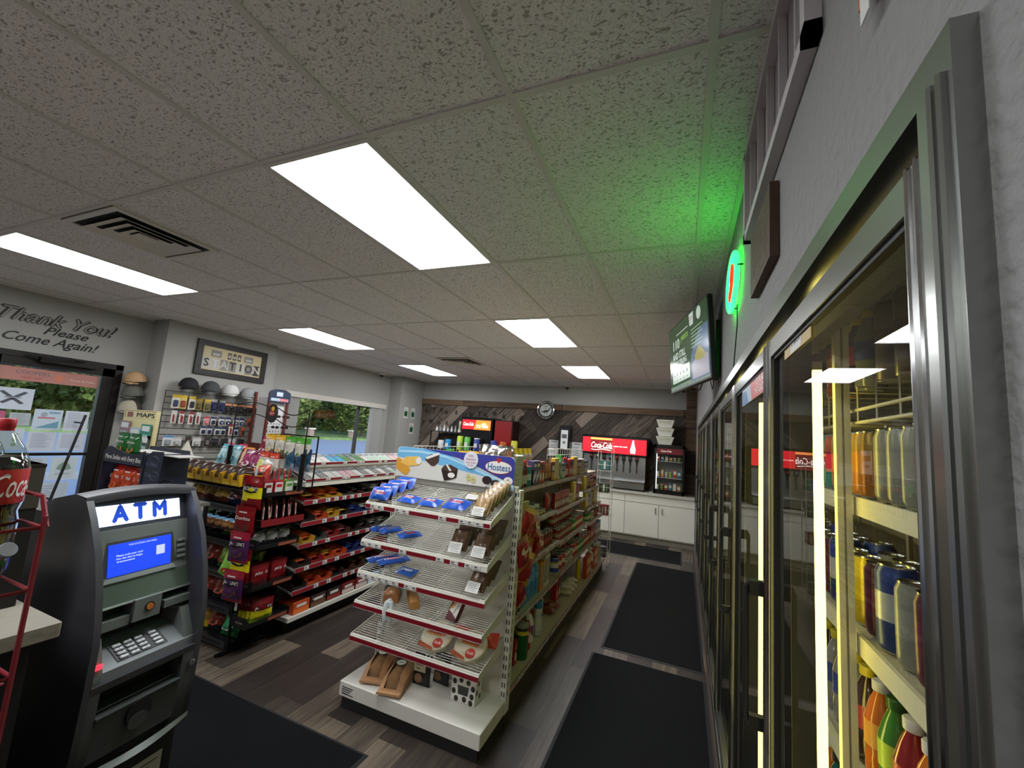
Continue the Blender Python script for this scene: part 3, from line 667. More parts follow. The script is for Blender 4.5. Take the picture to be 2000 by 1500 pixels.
# ================================================================== candy gondola
CXF = -2.70; CY0_ = 2.45; CY1_ = 5.7; CXB = -3.12
cg = thing('candy_shelving', 'long low candy shelving unit with maroon price rails left of the bakery rack', 'shelving', (CXB, CY0_, 0))
xx = lambda x: x-CXB
yy = lambda y: y-CY0_
m = MB(); m.box(-.02, .02, 0, yy(CY1_), .08, 1.31, mt('a9a493', .5)); m.build('back_panel', cg)
m = MB(); m.box(-.36, xx(-2.78), .04, yy(CY1_), 0, .09, mt('151413', .7)); m.build('kick_plate', cg)
m = MB(); m.box(-.4, xx(CXF), .0, yy(CY1_), .105, .135, mt('d2cfc2', .4)); m.build('base_deck', cg)
CZ = [.31, .475, .65, .815, .98]
for y in (2.46, 3.67, 4.89, 5.69): m = MB(); m.box(-.03, .03, yy(y)-.012, yy(y)+.012, 0, 1.3, UPM); m.build('upright', cg)
for k, z in enumerate(CZ):
    m = MB(); m.prism([(xx(CXF), z-.012), (.02, z+.05), (.02, z+.06), (xx(CXF), z-.002)], .01, yy(CY1_)-.01, mt('77736a', .5))
    s = m.build('shelf', cg); q = MB(); strip(q, .0, yy(CY1_), xx(CXF), z+.022, .036, 100+k, 'x', base=mt('8c8a84', .4), dens=-.1, tag=.05, red=mt('8e1b28', .35))
    q.build('price_rail', s)
m = MB(); m.box(-.3, xx(CXF), 0, yy(CY1_), 1.105, 1.125, mt('d8d4c2', .4)); s = m.build('shelf', cg)
for z, xf in ((1.165, -2.715), (1.285, -2.79)):
    m = MB()
    for k in range(70):
        y = .01+k*(yy(CY1_)-.02)/69; m.tube([(xx(xf), y, z-.04), (xx(xf), y, z-.008)], .0018, WMETAL, 4); m.tube([(xx(xf), y, z-.035), (xx(xf)-.17, y, z+.03)], .0018, WMETAL, 4)
    for o in (0, .06, .12): m.tube([(xx(xf)-o, 0, z-.036+.38*o), (xx(xf)-o, yy(CY1_), z-.036+.38*o)], .0022, WMETAL, 5)
    s = m.build('wire_shelf', cg); q = MB(); strip(q, .0, yy(CY1_), xx(xf)+.001, z+.0, .026, 120+int(z*100), 'x', base=mt('cfccc2', .4), dens=.35, tag=.045); q.build('price_rail', s)
# ================================================================== chip rack at the end of the candy shelving
CR = thing('snack_rack', 'black wire snack rack with stacked trays of chips at the end of the candy shelving', 'rack', (-3.2, 2.28, 0))
RX0, RX1, RY0, RY1 = -3.66, -2.86, 2.10, 2.44
x_ = lambda x: x+3.2
y_ = lambda y: y-2.28
BK = mt('101012', .35, .3); BKT = mt('1c1c20', .4)
TZ = [.04, .255, .475, .69, .93]
for z in TZ:
    m = MB(); m.prism([(y_(RY0), z-.005), (y_(RY0), z+.03), (y_(RY0)+.006, z+.03), (y_(RY0)+.006, z+.003), (y_(RY1), z+.06), (y_(RY1), z+.052)], x_(RX0), x_(RX1), BKT, 'x')
    m.box(x_(RX0), x_(RX1), y_(RY0)-.004, y_(RY0), z-.008, z+.034, mt('2c2c31', .3)); m.box(x_(RX0)+.05, x_(RX1)-.05, y_(RY0)-.005, y_(RY0)-.004, z+.004, z+.024, BLACK)
    m.build('tray', CR)
m = MB(); z = 1.09; m.prism([(y_(RY0)-.02, z-.01), (y_(RY1), z+.08), (y_(RY1), z+.09), (y_(RY0)-.02, z)], x_(RX0), x_(RX1), BKT, 'x'); m.build('top_tray', CR)
m = MB()
for x in (RX0, RX1):
    for y in (RY0+.02, RY1): m.tube([(x_(x), y_(y), 0), (x_(x), y_(y), 1.12)], .009, BK, 6)
    m.tube([(x_(x), y_(RY0)-.06, .012), (x_(x), y_(RY1)+.02, .012)], .012, BK, 6)
for k in range(9): m.tube([(x_(RX1), y_(RY0)+.02, .05+k*.04), (x_(RX1), y_(RY1), .05+k*.04+.02)], .003, BK, 4)
for k in range(8): m.tube([(x_(RX1), y_(RY0)+.03+k*.042, .03), (x_(RX1), y_(RY0)+.03+k*.042, 1.1)], .0025, BK, 4)
m.build('wire_frame', CR)
m = MB(); m.box(x_(RX0), x_(RX1), y_(RY1), y_(RY1)+.006, .05, 1.1, mt('0e0e10', .6)); m.build('back_panel', CR)
# header with arched wires and an oval plate
m = MB(); hx0, hx1, hy = x_(-3.42), x_(-2.60), y_(2.30)
for x in (hx0, hx1): m.tube([(x, hy, 1.33), (x, hy, 1.70)], .0045, BK, 6)
for x in (hx0, hx1): m.tube([(x, hy, 1.10), (x, hy, 1.37)], .018, BK, 8)
for z in (1.70, 1.61):
    for a, b in ((hx0, x_(-3.04)), (x_(-2.94), hx1)): m.tube([(a+(b-a)*t/10, hy, z-(.05*sin(pi*(t/10)) if a > hx0 else -.03*sin(pi*t/10))) for t in range(11)], .004, BK, 6)
m.build('header_wire', CR)
m = MB(); m.disc(x_(-2.99), 1.655, .058, hy-.008, hy, BLACK, 24, .075); m.disc(x_(-2.99), 1.655, .035, hy-.0085, hy-.008, mt('9d2a2c', .4), 18, .022); m.disc(x_(-2.985), 1.69, .018, hy-.009, hy-.008, mt('e0b030', .4), 14)
m.text("Lay's", .022, (x_(-2.99), hy-.0095, 1.655), mt('e8e4dc', .4), shear=.3, off=.01); m.build('oval_sign', CR)
# jerky wire rack on the aisle side of the snack rack (faces the aisle)
jr = thing('jerky_rack', 'black wire jerky rack facing the aisle between snack rack and candy shelving', 'rack', (-2.84, 2.26, 0))
m = MB()
for y in (-.16, .17): m.tube([(.0, y, .05), (.0, y, 1.12)], .006, BK, 6)
for k in range(14): m.tube([(.0, -.16, .08+k*.08), (.0, .17, .08+k*.08)], .003, BK, 4)
m.tube([(.0, -.16, 1.12), (.0, .17, 1.12)], .005, BK, 6); m.tube([(0, -.2, .02), (.0, .2, .02)], .01, BK, 6); m.tube([(0, .16, .02), (0, .16, .06)], .008, BK, 6); m.tube([(0, -.16, .02), (0, -.16, .06)], .008, BK, 6); m.build('wire_panel', jr)
for z in (1.06, .70, .43, .19):
    m = MB(); m.box(.006, .16, -.16, .17, z, z+.006, BLACK); m.box(.154, .16, -.16, .17, z, z+.035, BLACK); m.box(.006, .16, -.163, -.157, z, z+.07, BLACK); m.box(.006, .16, .165, .171, z, z+.05, BLACK)
    m.box(.1601, .1606, .0, .15, z+.006, z+.028, mt('8d4a34', .5)); m.T = Matrix.Identity(4)
    m.disc(.09, z+.035, .03, -.1645, -.1635, mt('1a1112', .4), 18); m.text("JACK LINK'S", .013, (.09, -.165, z+.035), mt('cfc6bd', .5)); m.build('shelf_bin', jr)
# ================================================================== cash machine
AD = mt('3a3a3f', .42, .1); AF = mt('47494a', .42, .1); AP = mt('6a706d', .4, .1); APL = mt('6b706e', .35, .3); ABK = mt('0c0c0d', .4)
ang = radians(96); aX = Vector((cos(ang), sin(ang), 0)); aF = Vector((aX.y, -aX.x, 0))
atm = thing('cash_machine', 'dark grey free standing ATM with lit blue and white sign and blue screen', 'cash machine', (-2.025, 1.0485, 0), ang)
# local frame: x along the front (left to right), -y forward
prof = [(0, 1.272), (-.045, 1.205), (-.08, 1.14), (-.105, 1.09), (-.145, .97), (-.165, .88), (-.178, .80), (-.176, .65), (-.172, .52), (-.163, .40), (-.135, .345)]
hw = .198
for sx in (-1, 1):
    a, b = (-hw, -hw+.022) if sx < 0 else (hw-.022, hw)
    m = MB(); poly = [(y, z) for y, z in prof]+[(.22, .34), (.22, 1.24), (.06, 1.285)]
    m.prism(poly, a, b, AD, 'x'); m.build('side_shell', atm)
m = MB()  # arched top
n_ = 10; top = []
for k in range(n_+1):
    x = -hw+2*hw*k/n_; z = 1.272+.016*(1-(x/hw)**2); top.append((x, z))
vs = []; 
for x, z in top: vs += [(x, -.004, z-.002), (x, .0, z+.006), (x, .06, z+.013), (x, .22, 1.245), (x, -.004, z-.022), (x, .2, z-.03)]
fs = []
for k in range(n_):
    for j in range(3): fs.append((6*k+j, 6*k+6+j, 6*k+7+j, 6*k+1+j))
    fs.append((6*k, 6*k+4, 6*k+10, 6*k+6)); fs.append((6*k+4, 6*k+5, 6*k+11, 6*k+10))
m.add(vs, fs, AD); m.build('top_shell', atm)
m = MB(); m.box(-hw+.01, hw-.01, .02, .40, .0, 1.2, mt('1a1a1c', .5)); m.box(-hw+.008, hw-.008, -.12, .3, 0, .36, mt('1b1b1d', .5)); m.build('cabinet', atm)
iw = hw-.022
def slab(poly, m_, x0=-iw, x1=iw, nm='fascia', mbx=None):
    mm = mbx or MB(); mm.prism(poly, x0, x1, m_, 'x')
    return mm if mbx else mm.build(nm, atm)
# lit sign
sf = MB(); sf.prism([(.03, 1.262), (-.005, 1.15), (.0, 1.145), (.05, 1.14), (.05, 1.262)], -iw, iw, AD, 'x'); s = sf.build('sign_housing', atm)
def onplane(p0, p1):   # matrix whose local x/z lie on the sloping face from p0 (bottom) to p1 (top)
    u = Vector((0, p1[0]-p0[0], p1[1]-p0[1])); L_ = u.length; u.normalize(); n = Vector((1, 0, 0)).cross(u)
    return Matrix(((1, 0, 0, 0), (0, n.y*-1*-1, u.y, p0[0]), (0, n.z, u.z, p0[1]), (0, 0, 0, 1))), L_
def plane(p0, p1):
    u = Vector((0, p1[0]-p0[0], p1[1]-p0[1])); L_ = u.length; u.normalize(); back = Vector((0, -u.z, u.y))
    if back.y < 0: back = -back
    return Matrix(((1, 0, 0, 0), (0, back.y, u.y, p0[0]), (0, back.z, u.z, p0[1]), (0, 0, 0, 1))), L_
SIGNE = mt('c4d6ff', .4, e=1.8)
g = MB(); g.T, L_ = plane((-.004, 1.157), (.026, 1.252))
g.box(-.158, .145, -.004, .003, .006, .082, SIGNE); k_ = g.build('lit_sign', atm)
g = MB(); g.T, L_ = plane((-.004, 1.157), (.026, 1.252)); g.text('A T M', .088, (-.004, -.0046, .044), mt('1440b8', .4, e=.3), off=.045, width=.19); g.build('sign_letters', k_)
# slope with screen
P0, P1 = (-.052, .955), (-.012, 1.148)
g = MB(); g.prism([P0, P1, (.06, 1.148), (.06, .955)], -iw, iw, AP, 'x')
g.T, L_ = plane(P0, P1); L2 = L_
g.prism([(-.135, .028), (.13, .028), (.115, .022+.13), (-.12, .022+.13)], -.001, .0, mt('3b3f3e', .4), 'y')
g.prism([(-.134, .005), (.128, .005), (.115, .022), (-.121, .022)], -.007, 0, mt('8d9693', .35), 'y'); g.build('screen_bezel', atm)
g = MB(); g.T = plane(P0, P1)[0]; g.box(-.115, .106, -.004, .002, .026, .142, mt('1638d8', .3, e=.75))
LB = mt('b9c8f0', .4, e=.6)
g.text('THE STATION ON MAIN', .0095, (0, -.0046, .131), LB, width=.1)
for q, t_ in enumerate(('Please push your card', 'into the slot to begin', 'transaction')): g.text(t_, .0095, (-.045+(-.012 if q == 2 else 0), -.0046, .098-.011*q), LB, width=(.088, .088, .06)[q], off=.01)
g.box(.05, .082, -.0045, -.004, .072, .108, mt('aab4cc', .4, e=.5)); g.build('screen', atm)
for sx in (-1, 1):
    for q in range(4):
        g = MB(); g.T = plane(P0, P1)[0]; a = .131 if sx > 0 else -.168
        g.bbox(a, a+.034, -.010, .0, .030+q*.022+(.0 if sx < 0 else .008), .043+q*.022+(.0 if sx < 0 else .008), AP, .003); g.build('side_button', atm)
# greenish ledge (glossy plate) under the screen
P2 = (-.085, .885)
g = MB(); g.prism([P2, P0, (.0, .955), (.0, .885)], -iw, iw, mt('556355', .15, .4), 'x'); g.prism([(-.09, .880), (-.086, .886), (0, .886), (0, .880)], -iw, iw, mt('aab0ae', .25, .8), 'x'); g.build('gloss_plate', atm)
# slot band
g = MB(); g.box(-iw, iw, -.04, .0, .80, .880, ABK); g.box(-iw, -.04, -.09, -.04, .80, .835, AP); g.box(-.035, .06, -.10, -.04, .805, .885, AP); g.box(.075, iw, -.10, -.04, .82, .848, AP); g.box(.06, .075, -.08, -.04, .83, .86, ABK)
g.disc(.018, .848, .0175, -.103, -.10, mt('1d1d1f', .3), 20); g.build('slot_panel', atm)
g = MB(); g.disc(.018, .848, .0125, -.106, -.103, mt('c47a3a', .25, .2), 18); g.build('card_lens', atm)
# recess and keypad shelf
KP0, KP1 = (-.155, .688), (-.04, .745)
g = MB(); g.box(-iw, iw, .0, .03, .70, .80, ABK); g.prism([KP0, KP1, (.0, .745), (.0, .68), (-.155, .66)], -iw+.03, iw, mt('8f9496', .3, .5), 'x'); g.prism([(-.17, .69), (-.13, .80), (-.0, .80), (0, .66), (-.165, .66)], -iw, -iw+.03, AP, 'x'); g.prism([(-.15, .70), (-.10, .80), (-.0, .80), (0, .66), (-.15, .66)], iw-.035, iw, AP, 'x'); g.build('keypad_shelf', atm)
g = MB(); T_, L3 = plane(KP0, KP1); g.T = T_; g.box(-.085, .085, -.003, 0, .018, .098, mt('3c3e3f', .4)); kp = g.build('keypad', atm)
KEY = mt('c9cdd0', .35)
for r_ in range(4):
    for c_ in range(4):
        g = MB(); g.T = T_; x0 = -.076+c_*.036+(.012 if c_ == 3 else 0); g.bbox(x0, x0+.028, -.010, -.003, .022+r_*.019, .036+r_*.019, KEY, .003)
        if c_ < 3: g.text('*0#789456123'[r_*3+c_], .009, (x0+.014, -.0104, .029+r_*.019), INK)
        g.build('key', kp)
g = MB(); g.box(-iw+.004, -iw+.022, -.1725, -.166, .715, .73, mt('ff2030', .4, e=2.5)); g.build('indicator_light', atm)
# lower door with receipt slot and cup
g = MB()
g.prism([(-.175, .655), (-.172, .52), (-.163, .40), (-.135, .345), (-.10, .345), (-.10, .655)], -iw, -iw+.03, AF, 'x'); g.prism([(-.175, .655), (-.172, .52), (-.163, .40), (-.135, .345), (-.10, .345), (-.10, .655)], iw-.045, iw, AF, 'x')
g.prism([(-.178, .66), (-.175, .635), (-.12, .635), (-.12, .66)], -iw+.0, iw, AD, 'x')
g.prism([(-.12, .64), (-.10, .53), (-.08, .53), (-.08, .64)], -iw+.03, iw-.045, ABK, 'x')
g.prism([(-.178, .54), (-.172, .52), (-.163, .40), (-.10, .345), (-.10, .54)], -iw+.03, iw-.045, AF, 'x')
g.build('lower_door', atm)
g = MB(); g.prism([(-.182, .548), (-.178, .536), (-.11, .536), (-.11, .548)], -iw+.03, iw-.045, mt('8a8f8e', .25, .8), 'x'); g.prism([(-.15, .562), (-.15, .556), (-.10, .556), (-.10, .562)], -iw+.03, iw-.045, mt('4e5150', .3, .6), 'x'); g.build('slot_lip', atm)
g = MB(); g.disc(-.01, .50, .042, -.1835, -.172, mt('050505', .6), 24, .045); g.disc(-.012, .475, .034, -.186, -.18, mt('3a3d3c', .3), 24, .026); g.build('cash_cup', atm)
g = MB(); c = []
vs = []
for k in range(13):
    x = -hw+2*hw*k/12; z = .372-.02*cos((x/hw)*pi/2); vs += [(x, -.165, z+.012), (x, -.185+.02*(x/hw)**2, z-.004), (x, -.14, z-.018)]
g.add(vs, [f for k in range(12) for f in ((3*k, 3*k+3, 3*k+4, 3*k+1), (3*k+1, 3*k+4, 3*k+5, 3*k+2))], mt('7f8583', .3, .5)); g.build('door_lip', atm)
g = MB(); g.disc(.168, .592, .012, -.183, -.176, CHROME, 16); g.disc(.168, .592, .004, -.1835, -.183, ABK, 10); g.build('door_lock', atm)
g = MB(); g.box(-.01, .15, -.1225, -.1205, .03, .26, mt('b7b2a6', .6))
for q in range(11): g.box(.005, .135-.03*(q % 3), -.123, -.1225, .235-q*.018, .241-q*.018, mt('6a665f', .6))
g.build('notice_sticker', atm)
# ================================================================== counter at the left edge
ct = thing('sales_counter', 'black counter with grey wood look laminate top at the left edge', 'counter', (-2.0, .30, 0))
CTM = mt('8d877b', .5, bump=.2, bs=30, var=.12)
m = MB(); m.bbox(-.55, .30, -.75, .425, .925, .97, CTM, .003); m.build('worktop', ct)
m = MB(); m.box(-.5, .24, -.7, .39, 0, .925, mt('0b0a0a', .8)); m.build('cabinet', ct)
# ================================================================== back counter
bc = thing('drink_counter', 'white cabinets under a pale counter top along the back wall', 'cabinet', (-2.75, 7.9, 0))
CW = mt('dedbcd', .4)
m = MB(); m.box(-2.9, 2.95, -.30, .345, .80, .84, mt('b9b5aa', .35)); m.build('worktop', bc)
m = MB(); m.box(-2.88, 2.95, -.25, .34, .10, .80, CW); m.build('carcass', bc)
m = MB(); m.box(-2.85, 2.95, -.20, .3, 0, .10, mt('8e887a', .6)); m.build('toe_kick', bc)
edges = [.205-.56*k for k in range(11)]
for k in range(10):
    x1, x0 = edges[k]+2.75-.004, edges[k+1]+2.75+.004
    m = MB(); m.box(x0, x1, -.272, -.25, .12, .655, CW); d = m.build('door', bc)
    hx = (x0+.05) if k % 2 == 0 else (x1-.05)
    q = MB(); q.tube([(hx, -.272, .60), (hx, -.298, .59), (hx, -.298, .52), (hx, -.272, .51)], .006, BLACK, 6); q.build('handle', d)
    if k % 2 == 0: m = MB(); m.box(edges[k+2]+2.75+.004, x1, -.272, -.25, .665, .79, CW); m.build('false_drawer', bc)
# countertop fridge
fr = thing('counter_fridge', 'small black glass door drink fridge on the counter at right', 'fridge', (-.215, 7.93, .84))
m = MB(); fw = .245
m.box(-fw, -fw+.03, -.22, .25, 0, .84, BLACKG); m.box(fw-.03, fw, -.22, .25, 0, .84, BLACKG); m.box(-fw, fw, .22, .25, 0, .84, BLACKG); m.box(-fw, fw, -.22, .25, 0, .05, BLACKG); m.box(-fw, fw, -.22, .25, .81, .84, BLACKG); m.build('body', fr)
m = MB(); m.box(-fw+.031, fw-.031, .2, .219, .05, .81, mt('c9ccd0', .5)); m.build('lining', fr)
m = MB(); m.box(-fw+.035, -fw+.045, -.18, -.17, .08, .72, mt('f2f6ff', .5, e=1.6)); m.build('strip_lamp', fr)
for z in (.27, .55): m = MB(); m.box(-fw+.032, fw-.032, -.17, .2, z, z+.008, mt('d5d8da', .4)); m.build('shelf', fr)
m = MB(); m.box(-fw+.0, -fw+.035, -.25, -.222, .03, .83, BLACKG); m.box(fw-.035, fw, -.25, -.222, .03, .83, BLACKG); m.box(-fw, fw, -.25, -.222, .78, .83, BLACKG); m.box(-fw, fw, -.25, -.222, .03, .075, BLACKG); d = m.build('door', fr)
m = MB(); m.box(-fw+.035, fw-.035, -.24, -.236, .075, .78, PANE); m.build('pane', d)
m = MB(); m.box(-fw+.036, fw-.036, -.243, -.241, .68, .78, mt('5b1518', .4, e=.15)); m.text('Coca-Cola', .05, (-.06, -.2435, .73), mt('e8c9c4', .4, e=.3), shear=.35, off=.01, width=.17); m.build('header_card', d)
fitems = [('yogurt_cup', 'c9c6be'), ('snack_box', 'd58a3a'), ('cream_carton', 'd7d4cc'), ('juice_box', '3c6f9c'), ('snack_box', 'b33a34'), ('yogurt_cup', '9fb84a')]
rnd = random.Random(3)
for si, z in enumerate((.06, .286, .566)):
    for k in range(6):
        nm, c = fitems[(k*5+si*2) % 6]; h = .09+.05*rnd.random() if si < 2 else .06+.02*rnd.random()
        b = MB()
        if nm == 'yogurt_cup': b.lathe([(.020, 0), (.027, h*.8), (.029, h*.82, mt('dedad0', .4)), (.029, h*.88)], mt(c, .5), 12)
        else: b.box(-.024, .024, -.03, .03, 0, h, mt(c, .5)); b.box(-.02, .02, -.0305, -.03, h*.4, h*.8, mt('e4ddcc', .5))
        o = b.build(nm, None, (-.215-.18+k*.068, 7.80, .84+z)); o['category'] = 'food package'; o['label'] = '%s %s in the counter fridge, %s from the left on the %s shelf' % ({'c9c6be': 'pale', 'd58a3a': 'orange', 'd7d4cc': 'cream', '3c6f9c': 'blue', 'b33a34': 'red', '9fb84a': 'green'}[c], nm.replace('_', ' '), ORD[k], ('bottom', 'middle', 'top')[si]); o['group'] = 'food in the counter fridge'
BXM = mt('dcdccf', .6)
for k in range(3):
    z = 1.682+k*.147; t = MB(); w0, w1 = .105, .15
    t.add([(x*w0, y*w0, 0) for x, y in ((-1, -1), (1, -1), (1, 1), (-1, 1))]+[(x*w1, y*w1, .14) for x, y in ((-1, -1), (1, -1), (1, 1), (-1, 1))], [(3, 2, 1, 0), (0, 1, 5, 4), (1, 2, 6, 5), (2, 3, 7, 6), (3, 0, 4, 7), (4, 5, 6, 7)], BXM)
    for q in range(7): t.box(-.10+q*.03, -.085+q*.03, -w0-.036, -w0-.032, .09, .12, mt('b9b48a', .6))
    o = t.build('paper_tub', None, (-.30, 7.90, z), smooth=False); o['label'] = ('bottom', 'middle', 'topmost')[k]+' of three stacked white paper tubs on the counter fridge'; o['category'] = 'tub'; o['group'] = 'paper tubs on the counter fridge'
# soda fountain
sf = thing('soda_fountain', 'wide soda fountain with lit red Coca-Cola sign above steel dispensing valves', 'drink dispenser', (-1.16, 7.98, .84))
m = MB(); m.box(-.55, .55, -.18, .24, .16, .62, STEEL); m.build('body', sf)
m = MB(); m.box(-.55, .55, -.34, .24, .03, .16, STEEL); m.box(-.55, .55, -.345, -.34, .13, .15, CHROME); m.box(-.53, .53, -.30, .2, 0, .03, BLACK); m.build('drip_tray', sf)
m = MB(); m.bbox(-.585, .585, -.28, .24, .585, .93, BLACKG, .015); m.build('sign_cabinet', sf)
REDE = mt('d81424', .4, e=.95); WE = mt('ffe8e4', .4, e=1.2)
m = MB(); m.box(-.565, .565, -.288, -.28, .62, .885, REDE); s = m.build('lit_sign', sf)
m = MB(); m.box(-.42, -.03, -.2885, -.288, .625, .88, mt('7a0e14', .4, e=.5)); m.box(-.42, -.03, -.289, -.2886, .845, .88, mt('ff9a4a', .4, e=1.1))
m.text('Coca-Cola', .15, (-.225, -.2895, .742), WE, shear=.3, off=.010, width=.375); m.tube([(-.40, -.290, .665), (-.33, -.290, .655), (-.2, -.290, .675), (-.05, -.290, .66)], .006, WE, 5)
m.text('makes the meal', .042, (.115, -.2895, .745), WE, width=.24)
m.prism([(.30, .64), (.375, .64), (.385, .70), (.37, .76), (.36, .80), (.352, .84), (.352, .87), (.323, .87), (.323, .84), (.315, .80), (.305, .76), (.29, .70)], -.2895, -.288, WE); m.build('sign_print', s)
for k in range(8):
    x = -.40+k*.115
    m = MB(); m.box(x-.028, x+.028, -.25, -.18, .50, .60, BLACKG); m.box(x-.018, x+.018, -.2515, -.25, .54, .585, mt(('8f1a22', 'b9b9b4', '2f2f34', '5a7fb0', '9a1c24', '303038', '3c3c40', 'a02a2a')[k], .4)); m.tube([(x, -.215, .50), (x, -.215, .44)], .012, BLACK, 8); m.tube([(x, -.20, .46), (x, -.235, .38), (x, -.232, .30)], .008, BLACK, 6); m.build('valve', sf)
# cup dispenser kiosk, papers
kk = thing('cup_dispenser', 'tall black dispenser with rounded top and pale front label on the back counter', 'dispenser', (-2.16, 8.05, .84))
m = MB(); m.prism([(-.11, 0), (.11, 0), (.115, .35), (.115, 1.02), (.09, 1.075), (-.09, 1.075), (-.115, 1.02), (-.115, .35)], -.08, .1, BLACKG); m.build('body', kk)
m = MB(); m.box(-.07, .07, -.083, -.08, .62, .98, mt('d9dad8', .4)); m.box(-.05, .05, -.084, -.083, .82, .90, mt('55555a', .5)); m.disc(0, .74, .03, -.084, -.083, mt('77777c', .5), 14); m.build('front_label', kk)
def notice(x0, x1, z0, z1, y, label, nm='notice', cat='notice'):
    r = random.Random(int(x0*100)); ln = [(.12, .9-.07*q, .4+.3*r.random(), .025, mt('77777a', .6)) for q in range(3, 11)]+[(.2, .88, .6, .045, INK)]
    return sheet(nm, label, cat, [(x0, y, z0), (x1, y, z0), (x1, y, z1), (x0, y, z1)], mt('c9c9c6', .6), ln)
notice(-2.53, -2.32, 1.30, 1.61, 8.185, 'white printed notice on the wood wall left of the black dispenser')
notice(-2.05, -1.83, 1.25, 1.60, 8.185, 'white printed notice on the wood wall right of the black dispenser')
# clock
cl = thing('wall_clock', 'round chrome wall clock with a green dinosaur on its face', 'clock', (-2.64, 8.185, 2.21))
m = MB(); m.T = Matrix.Translation((0, 0, 0)) @ Matrix.Rotation(pi/2, 4, 'X'); m.lathe([(.19, -.03), (.195, .01), (.185, .035), (.165, .04), (.150, .025), (.150, .02)], CHROME, 40); m.build('rim', cl)
m = MB(); m.disc(0, 0, .155, -.026, -.02, mt('15181a', .4), 36); m.disc(0, 0, .128, -.0275, -.026, mt('b9bdb9', .4), 36)
GRN = mt('22332a', .5)
m.prism([(-.10, -.02), (-.06, -.035), (-.03, -.015), (.02, .0), (.05, .005), (.075, .04), (.10, .06), (.11, .05), (.10, .045), (.085, .02), (.065, -.02), (.045, -.04), (.045, -.07), (.03, -.07), (.025, -.045), (-.005, -.045), (-.01, -.07), (-.03, -.07), (-.03, -.045), (-.05, -.05), (-.08, -.05)], -.029, -.0275, GRN)
m.text('SINCLAIR', .03, (0, -.0285, .085), GRN, width=.10); m.text('GASOLINE', .02, (0, -.0285, -.095), GRN, width=.09); m.build('face', cl)
m = MB(); m.box(-.004, .004, -.031, -.03, 0, .08, BLACK); m.T = Matrix.Rotation(-2.0, 4, 'Y'); m.box(-.003, .003, -.032, -.031, 0, .10, BLACK); m.build('hands', cl)
# brand marks burnt in the boards
BM = mt('14100d', .8)
bm = thing('branding_marks', 'rows of black burnt branding symbols on the upper left of the wood wall', 'wall decoration', (-4.6, YB-.04, 1.95), group=None)
r = random.Random(5)
for k in range(26):
    x = -1.0+(k % 13)*.2+r.uniform(-.04, .04); z = .10-(k//13)*.24+r.uniform(-.04, .04)
    if k//13 == 1 and k % 13 < 9: z = -.16+r.uniform(-.02, .02)
    s = .045; q = k % 6; m = MB()
    T = lambda pts, c=False: m.tube([(x+a*s, 0, z+b*s) for a, b in pts], .0075, BM, 5, closed=c)
    if q == 0: T([(0, 1), (.8, 0), (0, -1), (-.8, 0)], True)
    elif q == 1: T([(-1, 1), (1, 1)]); T([(0, 1), (0, -1)])
    elif q == 2: T([(-1, 0), (-.5, .5), (0, 0), (.5, -.5), (1, 0)]); T([(-1, .8), (1, .8)])
    elif q == 3: T([(cos(t_)*.7, sin(t_)*.7) for t_ in [2*pi*i/12 for i in range(12)]], True)
    elif q == 4: T([(-.6, -1), (-.6, 1), (.3, .6), (-.6, .2), (.6, -1)])
    else: T([(-.5, 1), (-.5, -.6), (0, -1), (.5, -.6), (.5, 1)]); T([(-1, -1.3), (1, -1.3)])
    m.build('burnt_mark', bm)
# slush machine, shelf with cups on the left of the back counter
ic = thing('frozen_drink_machine', 'black frozen drink machine with glowing red and orange Coca-Cola sign', 'drink dispenser', (-4.0, 7.95, .84))
m = MB(); m.bbox(-.37, .37, -.2, .235, 0, 1.12, BLACKG, .01); m.build('body', ic)
m = MB(); m.box(-.33, .33, -.21, -.2, .86, 1.06, mt('c01a20', .4, e=.8)); s = m.build('lit_sign', ic)
m = MB(); m.prism([(-.06, .86), (.33, .86), (.33, 1.06), (.0, 1.06)], -.2115, -.21, mt('f07a2a', .4, e=.8)); m.disc(.18, .96, .06, -.212, -.2115, mt('ffd27a', .4, e=1.0), 16, .05)
m.text('Coca-Cola', .10, (-.19, -.2125, .965), WE, shear=.35, off=.012, width=.24); m.text('ICE Cold', .085, (.14, -.2125, .93), WE, off=.014, width=.26); m.build('sign_print', s)
for x in (-.15, .15): m = MB(); m.box(x-.05, x+.05, -.26, -.2, .48, .6, mt('26262a', .3)); m.tube([(x, -.25, .5), (x, -.26, .42)], .01, BLACK, 6); m.build('spout', ic)
m = MB(); m.box(-.3, .3, -.23, -.2, .02, .08, STEEL); m.build('drip_tray', ic)
rb = thing('drink_cabinet', 'plain dark red upright cabinet right of the frozen drink machine', 'cabinet', (-3.40, 7.95, .84))
m = MB(); m.bbox(-.2, .2, -.15, .235, 0, 1.09, mt('2a0d0e', .4), .01); m.build('body', rb)
m = MB(); m.box(-.185, .185, -.17, -.15, .04, 1.07, mt('8c1419', .3)); d = m.build('door', rb); m = MB(); m.tube([(-.15, -.17, .6), (-.15, -.2, .6), (-.15, -.2, .4), (-.15, -.17, .4)], .007, BLACK, 6); m.build('handle', d)
bs = thing('black_shelf_unit', 'black open metal shelf stand left of the frozen drink machine', 'shelf', (-4.78, 7.98, .84))
for z in (.25, .50, .76): m = MB(); m.box(-.38, .38, -.15, .2, z, z+.015, BK); m.build('shelf', bs)
for x in (-.37, .37):
    for y in (-.14, .19): m = MB(); m.box(x-.01, x+.01, y-.01, y+.01, 0, .78, BK); m.build('post', bs)
r = random.Random(9)
